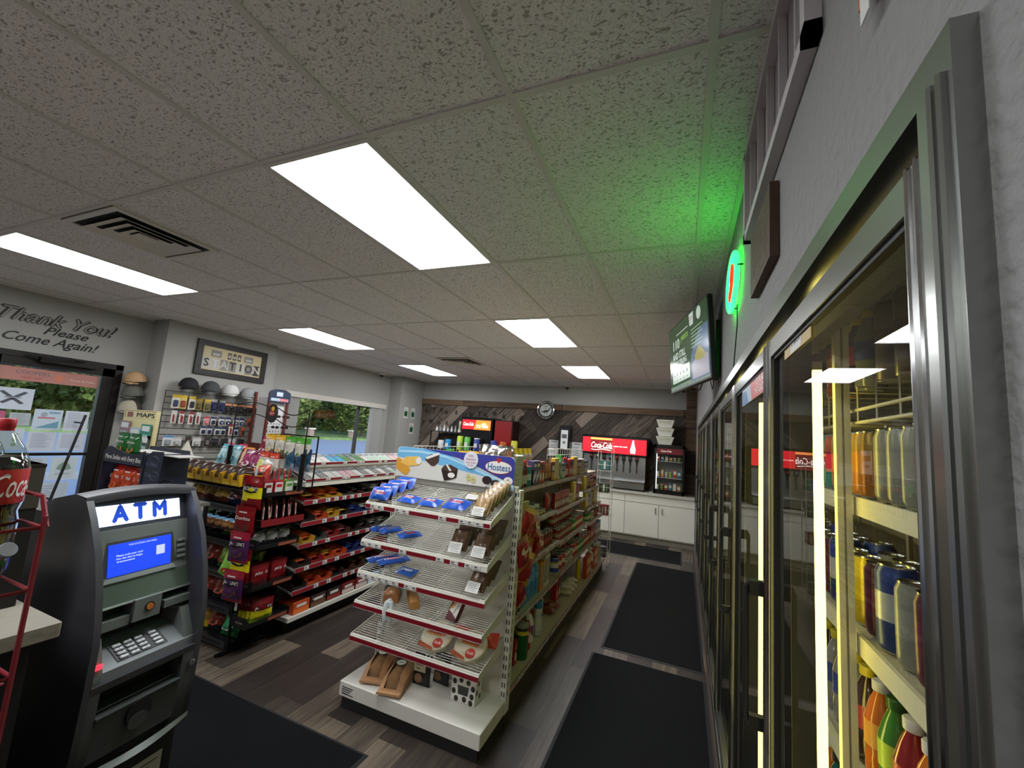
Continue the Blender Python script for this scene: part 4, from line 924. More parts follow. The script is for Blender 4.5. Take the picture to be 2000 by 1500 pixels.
for k in range(7):
    z = .84+.776; x = -5.10+k*.095; b = MB(); c = ('d8d8dc', '8f9499', 'e2e0da', 'b5b9c0', 'cfd2d6', '9a9a9e', 'd9d6cf')[k]
    b.lathe([(.026, 0), (.028, .05), (.02, .07), (.012, .08+.02*(k % 3)), (.016, .1+.02*(k % 3))], mt(c, .4), 10)
    o = b.build('syrup_pump', None, (x, 7.98, z)); o['label'] = 'pale pump bottle on top of the black shelf stand, %s from the left' % ORD[k]; o['category'] = 'bottle'; o['group'] = 'bottles on the black shelf stand'
sheet('flyer', 'small cream picture card standing on the black shelf stand', 'card', [(-4.50, 7.9, 1.62), (-4.38, 7.9, 1.62), (-4.38, 7.9, 1.86), (-4.50, 7.9, 1.86)], mt('c4b48e', .6), [(.2, .2, .5, .5, mt('7a6448', .6))])
rs = thing('cup_riser', 'low black riser at the front of the back counter under coloured tubs', 'shelf', (-3.9, 7.62, .84))
m = MB(); m.box(-.95, .95, -.08, .05, .40, .415, BK); m.build('shelf', rs)
for x in (-.94, 0, .94): m = MB(); m.box(x-.01, x+.01, -.07, .04, 0, .40, BK); m.build('leg', rs)
tubs = [('d9d9dc', -4.72, .17, 'white'), ('2f8fd0', -4.55, .20, 'bright blue'), ('a8c63a', -4.27, .29, 'lime green'), ('5fae4e', -4.10, .28, 'green'), ('2a3f8a', -3.88, .27, 'navy blue'), ('e0e0e6', -3.66, .17, 'white'), ('3a4fa0', -3.60+.1, .25, 'royal blue'), ('d06a2c', -3.30, .24, 'orange'), ('c8c43a', -3.06, .28, 'yellow')]
for k, (c, x, h, cn) in enumerate(tubs):
    b = MB(); b.lathe([(.062, 0), (.066, .01), (.066, h*.9), (.06, h*.93, mt('d8d6ce', .4) if k in (0, 4) else mt(c, .4)), (.06, h)], mt(c, .45), 18); b.box(-.035, .035, -.068, -.064, h*.3, h*.6, mt('c9c8c2', .5))
    o = b.build('cup_sleeve', None, (x, 7.605, 1.257)); o['label'] = '%s tub on the black riser of the back counter, %s from the left' % (cn, ORD[k]); o['category'] = 'tub'; o['group'] = 'coloured tubs on the back counter'
# ================================================================== things on the right wall
TVa, TVb = Vector((.135, 2.80, 0)), Vector((-.12, 3.72, 0)); d = (TVb-TVa); ln = d.length; d.normalize()
tv = thing('television', 'flat television on a wall bracket showing a green advert, high by the cooler', 'television', ((TVa.x+TVb.x)/2, (TVa.y+TVb.y)/2, 2.34))
# local: x along screen from far (left as seen) to near, facing the camera
fx = -d; bk = Vector((fx.y*-1, fx.x, 0)); 
if bk.y < 0: bk = -bk
tilt = radians(4)
tv.matrix_world = Matrix(((fx.x, bk.x, 0, tv.location.x), (fx.y, bk.y, 0, tv.location.y), (0, 0, 1, 2.345), (0, 0, 0, 1))) @ Matrix.Rotation(tilt, 4, 'X')
hl = ln/2; hh = .272
m = MB(); m.bbox(-hl, hl, 0, .035, -hh, hh, BLACK, .004); m.box(-hl+.2, hl-.2, .035, .07, -.15, .15, BLACK); m.build('case', tv)
G1 = mt('24482c', .15, e=.35, coat=.5); G2 = mt('2f6a38', .15, e=.5, coat=.5); GW = mt('b9c4bc', .2, e=.45, coat=.5)
m = MB(); m.box(-hl+.012, hl-.012, -.001, 0, -hh+.014, hh-.012, G1); s = m.build('screen', tv)
m = MB()
m.prism([(-hl+.012, -hh+.014), (hl-.012, -hh+.014), (hl-.012, -hh+.05), (-hl+.012, -hh+.05)], -.0012, -.001, mt('6d7a70', .2, e=.4))
m.prism([(.08, -.24), (hl-.015, -.24), (hl-.015, .10), (.3, .10), (.10, -.05)], -.0013, -.001, mt('3e5a78', .2, e=.4)); m.prism([(.12, -.23), (hl-.03, -.23), (hl-.03, -.10), (.25, -.07), (.12, -.12)], -.0015, -.0013, mt('8f8a94', .2, e=.4)); m.prism([(.18, -.07), (.28, -.01), (.40, -.09), (.36, -.12), (.2, -.11)], -.0017, -.0015, mt('8a8440', .2, e=.4))
m.box(-.40, .06, -.0014, -.001, -.20, -.09, GW)
for q in range(5): m.disc(-.35+q*.085, -.135, .016, -.0017, -.0014, mt('2a3a30', .3), 12); m.box(-.37+q*.085, -.33+q*.085, -.0017, -.0014, -.185, -.18, G2)
m.text('110', .11, (-.27, -.0016, .10), GW, off=.015, width=.17); m.text('years', .08, (-.05, -.0016, .13), mt('7da63e', .2, e=.5), shear=.4, width=.2)
m.text('AND STILL', .075, (-.2, -.0016, .01), GW, off=.015, width=.34); m.text('GOING STRONG', .06, (-.19, -.0016, -.05), GW, off=.012, width=.36)
for q in range(6): m.box(.12, .36-.03*(q % 2), -.0014, -.001, .12-q*.025, .126-q*.025, mt('8fa892', .2, e=.4))
m.prism([(.1, .16), (.18, .16), (.19, .25), (.09, .25)], -.0016, -.0012, GW); m.text('LUCKY', .03, (.14, -.002, .21), mt('a03040', .3, e=.3), width=.08); m.disc(.30, .205, .045, -.0016, -.0012, GW, 20); m.box(-.25, .05, -.0014, -.001, .175, .182, GW)
m.build('advert', s)
m = MB(); m.T = tv.matrix_world.inverted(); m.box(XR-.025, XR-.001, 3.0, 3.2, 2.12, 2.5, BK); m.tube([(XR-.02, 3.1, 2.3), (.12, 3.25, 2.32), (.05, 3.25, 2.34)], .014, BK, 8); m.build('wall_bracket', tv)
m = MB(); m.T = tv.matrix_world.inverted(); m.tube([(.15, 3.0, 2.12), (.17, 3.02, 2.03), (.18, 3.08, 2.08), (.16, 3.1, 2.2)], .003, BLACK, 5); m.tube([(.02, 3.28, 2.1), (.04, 3.27, 2.04), (.10, 3.2, 2.05), (.14, 3.1, 2.16)], .004, BLACK, 5); m.build('cable', tv)
# neon
ne = thing('neon_sign', 'glowing green oval neon sign with a red bolt on the right wall', 'sign', (XR-.022, 2.03, 2.385))
NG = mt('10f030', .4, e=10.); NGB = mt('30d8b0', .4, e=.9); NR = mt('ff2a10', .4, e=1.4)
def oval(a, b, x=0): return [(x, a*cos(2*pi*i/32), b*sin(2*pi*i/32)) for i in range(32)]
m = MB(); m.tube(oval(.19, .12), .010, NG, 6, True); m.build('outer_tube', ne)
m = MB(); m.tube(oval(.16, .095, -.004), .0045, NGB, 6, True); m.build('inner_tube', ne)
m = MB(); m.tube([(-.004, -.05, .07), (-.004, -.0, .0), (-.004, -.03, .0), (-.004, .05, -.07)], .007, NR, 6); m.tube([(-.004, -.035, .06), (-.004, .01, .01), (-.004, .0, -.01), (-.004, .06, -.05)], .007, NR, 6); m.build('bolt_tube', ne)
m = MB()
for a in (0, 1.6, 3.1, 4.7): m.tube([(0, .2*cos(a), .12*sin(a)), (.021, .2*cos(a), .12*sin(a))], .004, BLACK, 5)
m.tube([(.015, -.06, -.12), (.019, -.03, -.2), (.019, .05, -.3), (.019, .10, -.37)], .0022, BLACK, 4); m.build('mount_and_cord', ne)
# wooden plaque
pq = thing('wooden_plaque', 'brown wooden plaque with carved letters between the neon sign and the vent', 'plaque', (XR-.022, 1.30, 2.215))
WD = mt('4a3222', .6, bump=.4, bs=40, var=.2)
m = MB(); m.box(0, .0205, -.16, .16, -.10, .10, WD); m.build('board', pq)
m = MB()
for k in range(5): m.text(('LIVE LIFE', 'ONE MILE', 'AT A TIME', 'ENJOY THE', 'RIDE')[k], .032, (-.0006, 0, .07-k*.035), mt('6b5a48', .6), ax='-x', width=.24)
m.build('carving', pq)
# large vent high on the wall
wv = thing('wall_grille', 'long pale air grille high on the right wall near the ceiling', 'air grille', (XR, 1.2, 2.52))
m = MB(); y0, y1, z0, z1 = -.42, .40, -.155, .19
GV = mt('c4bfc1', .45)
for a, b, c, e in ((y0, y1, z0, z0+.03), (y0, y1, z1-.03, z1), (y0, y0+.03, z0, z1), (y1-.03, y1, z0, z1)): m.box(-.028, -.001, a, b, c, e, GV)
m.build('frame', wv)
for k in range(5):
    z = z0+.05+k*.062; m = MB(); m.prism([(-.025, z), (-.002, z+.03), (-.002, z+.034), (-.025, z+.004)], y0+.03, y1-.03, GV, 'x') if 0 else m.add([(-.025, y0+.03, z), (-.025, y1-.03, z), (-.003, y1-.03, z+.035), (-.003, y0+.03, z+.035), (-.025, y0+.03, z+.004), (-.025, y1-.03, z+.004), (-.003, y1-.03, z+.039), (-.003, y0+.03, z+.039)], [(0, 1, 2, 3), (7, 6, 5, 4), (0, 4, 5, 1)], GV); m = MB(); yk = y0+.03+(k+.5)*(y1-y0-.06)/5; m.box(-.02, -.003, yk-.004, yk+.004, z0+.03, z1-.03, GV); m.build('slat', wv)
m = MB(); m.box(-.002, -.0005, y0+.02, y1-.02, z0+.02, z1-.02, mt('8f8588', .6)); m.build('backing', wv)
# tiny hanging tag
tg = MB(); tg.box(-.004, .0, -.02, .02, 0, .05, mt('b06a3a', .6)); tg.box(-.0055, -.0045, -.015, .01, -.03, .02, PAPER); o = tg.build('paper_tag', None, (XR-.012, .563, 2.19)); o['label'] = 'small orange and white tag hanging high above the nearest cooler door'; o['category'] = 'tag'
# cameras
def make_cam():
    t = thing('security_camera', '', 'security camera')
    m = MB(); m.lathe([(.05, 0), (.05, -.02), (.045, -.03)], mt('d8d8d4', .4), 16); m.build('base', t)
    m = MB(); m.lathe([(.03, -.03), (.036, -.045), (.03, -.07), (.012, -.08)], BLACKG, 16); m.build('lens_dome', t); return t
CP = Proto(make_cam)
CP.put((-2.2, 8.1, CEIL-.021), 0, 'small dome camera on the ceiling above the wall clock'); CP.put((-5.93, 6.95, CEIL-.021), 0, 'small dome camera above the far end of the window'); CP.put((-.02, 8.06, CEIL-.021), 0, 'small dome camera at the far right ceiling corner by the wood post')
# small green posters
for k, (y, z) in enumerate(((7.56, 1.84), (7.82, 1.84), (7.82, 1.50))):
    sheet('poster', 'small green and white poster near the back left corner, %s' % ('upper left', 'upper right', 'lower')[k], 'poster', [(-5.728, y, z), (-5.728, y+.15, z), (-5.728, y+.15, z+.24), (-5.728, y, z+.24)], PAPER, [(.12, .15, .76, .5, mt('2f6a44', .5)), (.2, .75, .5, .05, mt('3a5a4a', .5)), (.3, .3, .3, .15, mt('7fae8c', .5))], 'small green posters')
# framed picture
fp = thing('picture_frame', 'wide dark framed collage spelling STATION with black and white letter photographs', 'picture', (-5.968, 3.845, 2.355))
m = MB(); fwm = mt('191411', .45, bump=.3, bs=60); a, b = .495, .235
for y0, y1, z0, z1 in ((-a, a, -b, -b+.075), (-a, a, b-.075, b), (-a, -a+.075, -b+.075, b-.075), (a-.075, a, -b+.075, b-.075)): m.box(0, .03, y0, y1, z0, z1, fwm)
m.build('frame', fp)
m = MB(); m.box(0, .012, -a+.075, a-.075, -b+.075, b-.075, mt('cdbf95', .6))
DK = mt('3c3a38', .6); MD = mt('8b8986', .6); LT = mt('bdbbb6', .6)
for k, ch in enumerate('STATION'):
    y = -.355+k*.118; m.box(.012, .0125, y-.052, y+.052, -.14, .01, (LT, LT, MD, MD, LT, MD, DK)[k]); m.text(ch, .15, (.0128, y, -.065), (DK, mt('cfcdc8', .6), LT, DK, DK, DK, LT)[k], ax='x', off=.02, width=None)
for y, w_ in ((-.24, .14), (-.06, .05), (.01, .05), (.08, .05), (.22, .14)): m.box(.012, .0125, y-w_/2, y+w_/2, .03, .12, MD if w_ > .1 else DK); m.box(.0125, .0127, y-w_/3, y+w_/3, .05, .08, LT)
for k, ch in enumerate('THE'): m.text(ch, .06, (.0129, -.06+k*.07, .075), LT, ax='x', off=.02)
m.build('collage', fp)
# thank you lettering
wl_ = thing('wall_lettering', 'black script lettering Thank You Please Come Again above the door', 'lettering', (XD+.002, 2.12, 2.35))
m = MB(); m.text('Thank You!', .185, (.001, .02, .115), BLACK, ax='x', shear=.45, off=.038, width=.92, rot=-.0); m.text('Thank You!', .185, (.0030, .02, .115), mt('8f8d86', .6), ax='x', shear=.45, off=.0, width=.90); m.build('line', wl_)
m = MB(); m.text('Please', .12, (.001, .10, .0), BLACK, ax='x', shear=.45, off=.012, width=.36); m.build('line', wl_)
m = MB(); m.text('Come Again!', .13, (.001, .0, -.11), BLACK, ax='x', shear=.45, off=.012, width=.74); m.build('line', wl_)
# ================================================================== product builders (front faces -y, base at z = 0)
def wob(x, z, s, a): return a*noise.noise(Vector((x*s, z*s, s)))
def pillow(m, w, h, t, mat_, crimp=.012, seed=0, nu=10, nv=12, side='z'):
    """pouch standing up: crimped bottom and top, bulging middle; mat_(u,v,front)->material or material"""
    def f(sgn):
        def g(u, v):
            x = (u-.5)*w; z = v*h
            e = max(0, 1-(2*abs(u-.5))**2.6)**.6; q = max(0, min(1, (min(v, 1-v)*h-crimp)/(h*.22)))**.7
            y = -sgn*(t/2*e*q+.0008)+wob(x+seed, z, 26, t*.26)*e*q
            return (x*(1-.05*q), y, z)
        return g
    for sgn in (1, -1):
        mm = (lambda u, v, s=sgn: mat_(u, v, s > 0)) if callable(mat_) else mat_
        m.grid(f(sgn), nu, nv, mm)
def ell(m, cx, cz, rx, rz, y, c, n=16): m.disc(cx, cz, rx, y-.0006, y, c, n, rz)
def bag_fn(name, w, h, t, cs, logo=None, lc='e8e4dc', blob=None, seed=0, band=(.82, .18), cat='snack bag', oval=None, gloss=.3):
    def fn():
        A, B, D = [mt(c, gloss) for c in (cs+cs[-1:]*3)[:3]]
        m = MB()
        def mm(u, v, fr):
            return A if v > band[0] else (D if v < band[1]+.12*(u-.5) else B)
        pillow(m, w, h, t, mm, seed=seed)
        y = -t*.46
        if oval: ell(m, 0, h*.62, w*.36, h*.13, y-.002, mt(oval, .4))
        if blob: m.prism([(-w*.30, h*.22), (w*.05, h*.18), (w*.30, h*.30), (w*.26, h*.40), (-.02*w, h*.44), (-w*.26, h*.34)], y-.0016, y-.001, mt(blob, .4)); m.prism([(-w*.18, h*.25), (w*.08, h*.24), (w*.14, h*.36), (-w*.06, h*.38)], y-.0022, y-.0016, mt(cs[0], .4)); m.box(-w*.2, w*.18, y-.0012, y-.0008, h*.80, h*.84, mt(lc, .4))
        if logo: m.text(logo, h*.16, (0, y-.003, h*.62), mt(lc, .4), off=.01, width=w*.72, shear=.15)
        o = m.build(name); o['category'] = cat
        return o
    return Proto(fn)
def box_fn(name, w, d, h, c1, c2, c3='e6e0d2', logo=None, pat=0, cat='grocery box'):
    def fn():
        m = MB(); a, b, c = mt(c1, .45), mt(c2, .45), mt(c3, .45)
        m.bbox(-w/2, w/2, -d/2, d/2, 0, h, a, .0015); y = -d/2-.0005
        if pat == 0: m.box(-w/2+.003, w/2-.003, y, -d/2, h*.62, h*.88, b); ell(m, 0, h*.32, w*.3, h*.18, y, c)
        elif pat == 1: m.prism([(-w/2+.002, h*.1), (w/2-.002, h*.35), (w/2-.002, h*.6), (-w/2+.002, h*.4)], y, -d/2, b); m.box(-w*.35, w*.35, y, -d/2, h*.75, h*.88, c)
        elif pat == 2:
            for k in range(3): m.box(-w*.4+k*w*.28, -w*.4+k*w*.28+w*.18, y, -d/2, h*.12, h*.9, (b, c, b)[k])
        else: m.box(-w/2+.003, w/2-.003, y, -d/2, h*.05, h*.45, b); m.box(-w*.3, w*.3, y-.0003, -d/2, h*.55, h*.8, c)
        m.box(w/2, w/2+.0005, -d*.35, d*.35, h*.3, h*.8, b)
        if logo: m.text(logo, h*.16, (0, y-.001, h*.74), mt('f0ece4', .4), off=.012, width=w*.8)
        o = m.build(name); o['category'] = cat; return o
    return Proto(fn)
def can_fn(name, r, h, c1, c2, c3='d8d2c0', n=14, cat='can', lid='b9b9b6', logo=None):
    def fn():
        m = MB(); S = mt('b4b4b0', .25, .9); a, b, c = mt(c1, .4), mt(c2, .4), mt(c3, .4)
        m.lathe([(r*.94, 0, S), (r, .003, a), (r, h*.2, a), (r*1.0, h*.3, b), (r, h*.62, c), (r, h*.72, a), (r, h-.004, S), (r*.95, h, mt(lid, .3, .8 if lid == 'b9b9b6' else 0)), (r*.93, h-.003, mt(lid, .3, .6))], a, n)
        if logo: m.text(logo, h*.2, (0, 0, h*.45), mt('f0ece4', .4), cyl=r+.0006, width=r*1.5, off=.01)
        o = m.build(name); o['category'] = cat; return o
    return Proto(fn)
def bottle_fn(name, r, h, c, cap, lab_, neck=.4, sq=1., n=16, cat='bottle', caph=.1, lab2=None, glass=False):
    def fn():
        t = thing(name, '', cat)
        m = MB(); b = mt(c, .25, coat=.3); l_ = mt(lab_, .45)
        m.lathe([(r*.9, 0, b), (r, h*.03, b), (r, h*.12, l_), (r*1.005, h*.45, mt(lab2, .45) if lab2 else l_), (r*1.005, h*.6, b), (r, h*.66, b), (r*.8, h*.76, b), (r*neck, h*.84, b), (r*neck, h*(1-caph))], b, n, sx=1, sy=sq)
        m.build('body', t)
        q = MB(); q.lathe([(r*neck*1.25, h*(1-caph)), (r*neck*1.25, h*.985), (r*neck*1.1, h)], mt(cap, .4), n); q.build('cap', t)
        return t
    return Proto(fn)
def aero_fn(name, r, h, c, cap, lab_, cat='spray can', capr=1.0, c2=None):
    def fn():
        t = thing(name, '', cat); m = MB(); b = mt(c, .3, .2)
        m.lathe([(r*.96, 0, mt('b9b9b6', .3, .8)), (r, .004, b), (r, h*.16, mt(c2 or lab_, .4)), (r, h*.5, b), (r, h*.74, b), (r*.85, h*.79)], b, 16)
        ell(m, 0, h*.6, r*.5, h*.05, -r*1.0, mt(lab_, .4)); m.build('body', t)
        q = MB(); q.lathe([(r*.92*capr, h*.78), (r*.92*capr, h*.96), (r*.8*capr, h)], mt(cap, .35), 16); q.build('cap', t); return t
    return Proto(fn)
def spray_fn(name, c, head, lab_, cat='spray bottle', h=.26):
    def fn():
        t = thing(name, '', cat); m = MB(); b = mt(c, .35)
        m.lathe([(.042, 0, b), (.045, .01, b), (.045, h*.2, mt(lab_, .4)), (.044, h*.45, b), (.03, h*.62), (.016, h*.72), (.014, h*.76)], b, 16, sy=.7); m.build('body', t)
        q = MB(); w_ = mt(head, .4); q.lathe([(.018, h*.76), (.018, h*.81)], w_, 12); q.prism([(-.05, h*.88), (-.05, h*.93), (-.02, h*.98), (.03, h), (.04, h*.9), (.01, h*.87), (.01, h*.8), (-.008, h*.8), (-.008, h*.86)], -.012, .012, w_); q.prism([(-.035, h*.87), (-.02, h*.87), (-.022, h*.78), (-.03, h*.76)], -.005, .005, w_); q.build('trigger_head', t); return t
    return Proto(fn)
def pack_fn(name, w, d, h, c, c2, c3, logo=None, cat='wrapped snack', fin=.012, lc='f0ece6', seed=0, under=None):
    """flow wrapped pack lying down, fins at both x ends, print on top"""
    def fn():
        m = MB(); A, B, D = mt(c, .28), mt(c2, .35), mt(c3, .4)
        for sgn in (1, -1):
            def g(u, v):
                x = (u-.5)*w; y = (v-.5)*d; q = max(0, min(1, (min(u, 1-u)*w-fin)/(w*.16)))**.6; e = max(0, 1-(2*abs(v-.5))**3)**.5
                return (x, y*(1-.06*q), h*.5+sgn*(h*.5*q*e)+(.0006*sgn)+(wob(x+seed, y, 40, h*.12)*q*e if sgn > 0 else .002))
            m.grid(g, 10, 6, (lambda u, v: B if (.3 < u < .7 and .25 < v < .75) else A) if sgn > 0 else (mt(under, .5) if under else A))
        if logo:
            ell_ = MB(); m.text(logo, d*.34, (0, 0, h*1.06), mt(lc, .4), ax='z', off=.012, width=w*.6)
        o = m.build(name); o['category'] = cat; return o
    return Proto(fn)
def put(pr_, loc, rot, label, group=None): return pr_.put(loc, rot, label, group)
E90 = pi/2
def row(where, far, z, xf, y0, seq, group, depth=.0, gap=.006, sz=1.):
    """a row of products along +y facing +x; seq = [(proto, width, depth, name words, count)]"""
    y = y0; n = 0; total = 0
    for pr_, w, d, words, cnt in seq:
        for k in range(cnt):
            yc = y+w/2
            lb = '%s %s, %s from near end' % (words, where, ORD[n] if n < len(ORD) else 'next')
            if len(lb.split()) > 16: lb = ' '.join(lb.split()[:16])
            o_ = pr_.put((xf-d/2, yc, z+.0015), (0, 0, E90+random.uniform(-.06, .06)), lb, group); o_.scale = (1, 1, sz)
            y += w+gap; n += 1
    return y
# ------------------------------------------------------------------ right side of the gondola
P_ = {}
G1x = lambda e: GXC+e-.012
nap = Proto(lambda: (lambda m: (m.bbox(-.07, .07, -.06, .06, 0, .24, mt('c9cbb8', .5, bump=.5, bs=50), .006), [m.box(-.071, .071, -.061, .061, .03+k*.035, .034+k*.035, mt('a9ad98', .5)) for k in range(6)], m.build('paper_towel_pack', category='paper goods'))[-1])(MB()))
sauce = bottle_fn('sauce_bottle', .03, .20, '5a1418', 'b92a2a', 'c9c0b0', .42, lab2='7a1a20')
teal = can_fn('coffee_can', .05, .15, '1f7c86', 'c9dcd8', '2a8f98', lid='e07a2a')
cer_b = box_fn('cereal_box', .075, .05, .19, '3a3565', 'c9c6d8', logo=None, pat=1)
cer_r = box_fn('cracker_box', .06, .05, .18, 'b0202a', '1a1a1c', pat=0)
ckb = bag_fn('cookie_bag', .10, .19, .05, ['7a4a28', 'a86a34', '5a3018'], None, blob='d9b070', seed=3)
mar = box_fn('cookie_box', .085, .05, .17, '6e1a1c', 'b9892f', pat=3)
yel = box_fn('pasta_box', .04, .04, .20, 'd9b52c', 'f0ead8', pat=2)
grn = box_fn('green_box', .06, .05, .23, '3f9a35', 'e6e8da', pat=0)
blu = box_fn('salt_box', .055, .05, .15, '2a5a9a', 'e8e4da', pat=3)
wht = box_fn('white_box', .06, .05, .17, 'd8d4c8', '6a6e78', 'b03038', pat=2)
TOPX = G1x(.275)
row('on the top aisle shelf', 0, 1.245, TOPX, 2.80, [(nap, .14, .12, 'tall pale paper towel pack', 1), (sauce, .06, .06, 'dark red sauce bottle', 2), (teal, .10, .1, 'teal can with orange lid', 1), (cer_b, .075, .05, 'navy patterned carton', 2), (cer_r, .06, .05, 'red and black carton', 2), (ckb, .10, .05, 'brown cookie bag', 2), (mar, .085, .05, 'maroon and gold carton', 1), (yel, .04, .04, 'slim yellow box', 3), (wht, .06, .05, 'white carton', 1), (grn, .06, .05, 'tall green box', 1), (blu, .055, .05, 'blue and white box', 2), (sauce, .06, .06, 'dark red bottle', 2), (cer_r, .06, .05, 'red carton', 3), (yel, .04, .04, 'yellow box', 4), (mar, .085, .05, 'maroon carton', 2), (wht, .06, .05, 'white carton', 3), (blu, .055, .05, 'blue box', 3)], 'groceries on the top aisle shelf')
ytb = bag_fn('noodle_bag', .10, .28, .05, ['e0c820', 'cfc9ba', 'c9c2b0'], None, seed=5, band=(.80, .1))
for k in range(6): put(ytb, (GXC+.10, 2.95+k*.108, 1.2465), (0, 0, E90), 'bag with bright yellow top on the back of the top shelf, %s from the rack' % ORD[k], 'yellow topped bags on the gondola')
# clear plastic bags at the near end of the top shelf
def clearbag(nm, inner, w=.17, h=.30):
    def fn():
        t = thing(nm, '', 'plastic bag')
        m = MB(); pillow(m, w, h, .10, glass_mat('clear film bag', (.7, .7, .69), 1.6, 4., .15), seed=2, nu=16, nv=20); m.build('film', t)
        m = MB()
        for (x0, x1, z0, z1, c) in inner: m.bbox(x0, x1, -.025, .025, z0, z1, mt(c, .6), .004)
        m.build('contents', t); return t
    return Proto(fn)
cb1 = clearbag('glove_bag', [(-.06, -.005, .03, .2, 'e4e0d8'), (.0, .055, .03, .22, 'e0ddd6'), (.02, .05, .22, .26, 'e07828')])
cb2 = clearbag('utensil_bag', [(-.06, .06, .03, .20, 'd9d8d2'), (.02, .06, .10, .17, 'cfd860'), (.02, .06, .18, .23, 'e87a20')])
put(cb1, (-1.22, 2.60, 1.252), .1, 'clear bag of white goods with orange tip behind the header sign', None)
put(cb2, (-1.13, 2.50, 1.252), -.1, 'puffy clear bag with orange and lime label behind the header sign', None)
put(cb1, (-1.13, 2.70, 1.252), E90, 'crinkled clear bag at the near end of the top aisle shelf', None)
# shelf 2
x2 = G1x(.325)
ybx = box_fn('tea_box', .12, .12, .15, '9a8c1e', 'c9bb3c', 'a89a28', pat=1)
tin = can_fn('meat_can', .045, .10, 'cfcabc', 'a89a88', '8a7a6a'); tins = can_fn('fish_can', .04, .04, 'a98a4a', 'cfc090', '9a7a3a')
rbx = box_fn('mix_box', .05, .03, .15, '8a1c1c', 'c24a3a', pat=0); rbg = bag_fn('red_pouch', .12, .16, .05, ['8a1a1c', '9a2424', '6a1212'], seed=8)
row('on the second aisle shelf', 0, 1.005, x2, 2.62, [(ybx, .12, .12, 'olive yellow box', 3), (tins, .08, .08, 'short gold can', 1), (tin, .09, .09, 'pale canned meat', 2), (tins, .08, .08, 'small gold can', 2), (rbg, .12, .05, 'dark red pouch', 1)], 'groceries on the second aisle shelf')
ye = row('on the middle second shelf', 0, .99, x2, 3.68, [(rbx, .05, .03, 'dark red packet', 5), (rbx, .05, .03, 'leaning red packet', 2), (rbx, .05, .03, 'red packet', 2), (tin, .09, .09, 'pale can', 2), (yel, .04, .04, 'slim yellow box', 2), (rbx, .05, .03, 'red packet', 3)], 'groceries in the middle of the second aisle shelf')
row('on the far upper shelf', 0, 1.068, x2, 4.90, [(yel, .04, .04, 'green yellow box', 2), (ckb, .10, .05, 'yellow brown bag', 2), (mar, .085, .05, 'dark carton', 2), (cer_r, .06, .05, 'red carton', 3)], 'groceries on the far upper shelf', sz=.75)
row('on the far second shelf', 0, .86, G1x(.345), 4.90, [(yel, .04, .04, 'yellow box', 3), (blu, .055, .05, 'blue carton', 2), (wht, .06, .05, 'white carton', 2), (ckb, .10, .05, 'brown bag', 1), (yel, .04, .04, 'yellow box', 5)], 'groceries on the far second shelf', sz=.88)
# shelf 3
x3 = G1x(.375)
chg = can_fn('chili_can', .038, .112, '6e1a1a', 'a8382a', '3a1010', logo=None); sp = can_fn('soup_can', .034, .10, '8a1c20', 'a89a84', '9a2420'); veg = can_fn('vegetable_can', .036, .11, '3f7a2c', 'cdd6a8', '2a5a20'); rav = can_fn('ravioli_can', .038, .115, 'b5362a', 'e0d8b8', 'c24a2a')
pch_w = box_fn('white_carton', .09, .06, .15, 'b9bcb6', '9aa098', pat=9); 
can3 = row('on the third aisle shelf', 0, .755, x3, 2.74, [(pch_w, .09, .06, 'plain grey white carton', 1), (veg, .07, .07, 'green vegetable can', 1), (cer_r, .06, .05, 'red box', 2), (rav, .075, .075, 'red ravioli can', 3), (chg, .075, .075, 'dark chili can', 3)], 'cans on the third aisle shelf')
for k in range(10): put(chg, (x3-.16, 2.6+k*.08, .755+.0+.0015), E90, 'dark chili can in the back row of the third aisle shelf, %s from near end' % ORD[k], 'back row of chili cans')
for k in range(4): put(chg, (x3-.13, 2.68+k*.08, .755+.1145), E90, 'chili can stacked on the back row, third aisle shelf, %s from near end' % ORD[k], 'upper row of chili cans')
row('on the middle third shelf', 0, .728, x3, 3.70, [(sp, .068, .068, 'red and white soup can', 7), (veg, .07, .07, 'green vegetable can', 2), (rav, .075, .075, 'orange red can', 4)], 'soup cans on the middle third shelf')
for k in range(13): put(sp, (x3-.11, 3.76+k*.077, .728+.0015), E90, 'soup can in the back row, middle third shelf, %s from near end' % ORD[k], 'back row of soup cans')
for k in range(9): put(sp, (x3-.11, 3.80+k*.077, .831), E90, 'red soup can stacked on the back row, %s from the near end' % ORD[k], 'stacked soup cans')
row('on the far third shelf', 0, .70, x3, 4.90, [(veg, .07, .07, 'green can', 3), (tin, .09, .09, 'pale can', 2), (chg, .075, .075, 'dark can', 3)], 'cans on the far third shelf')
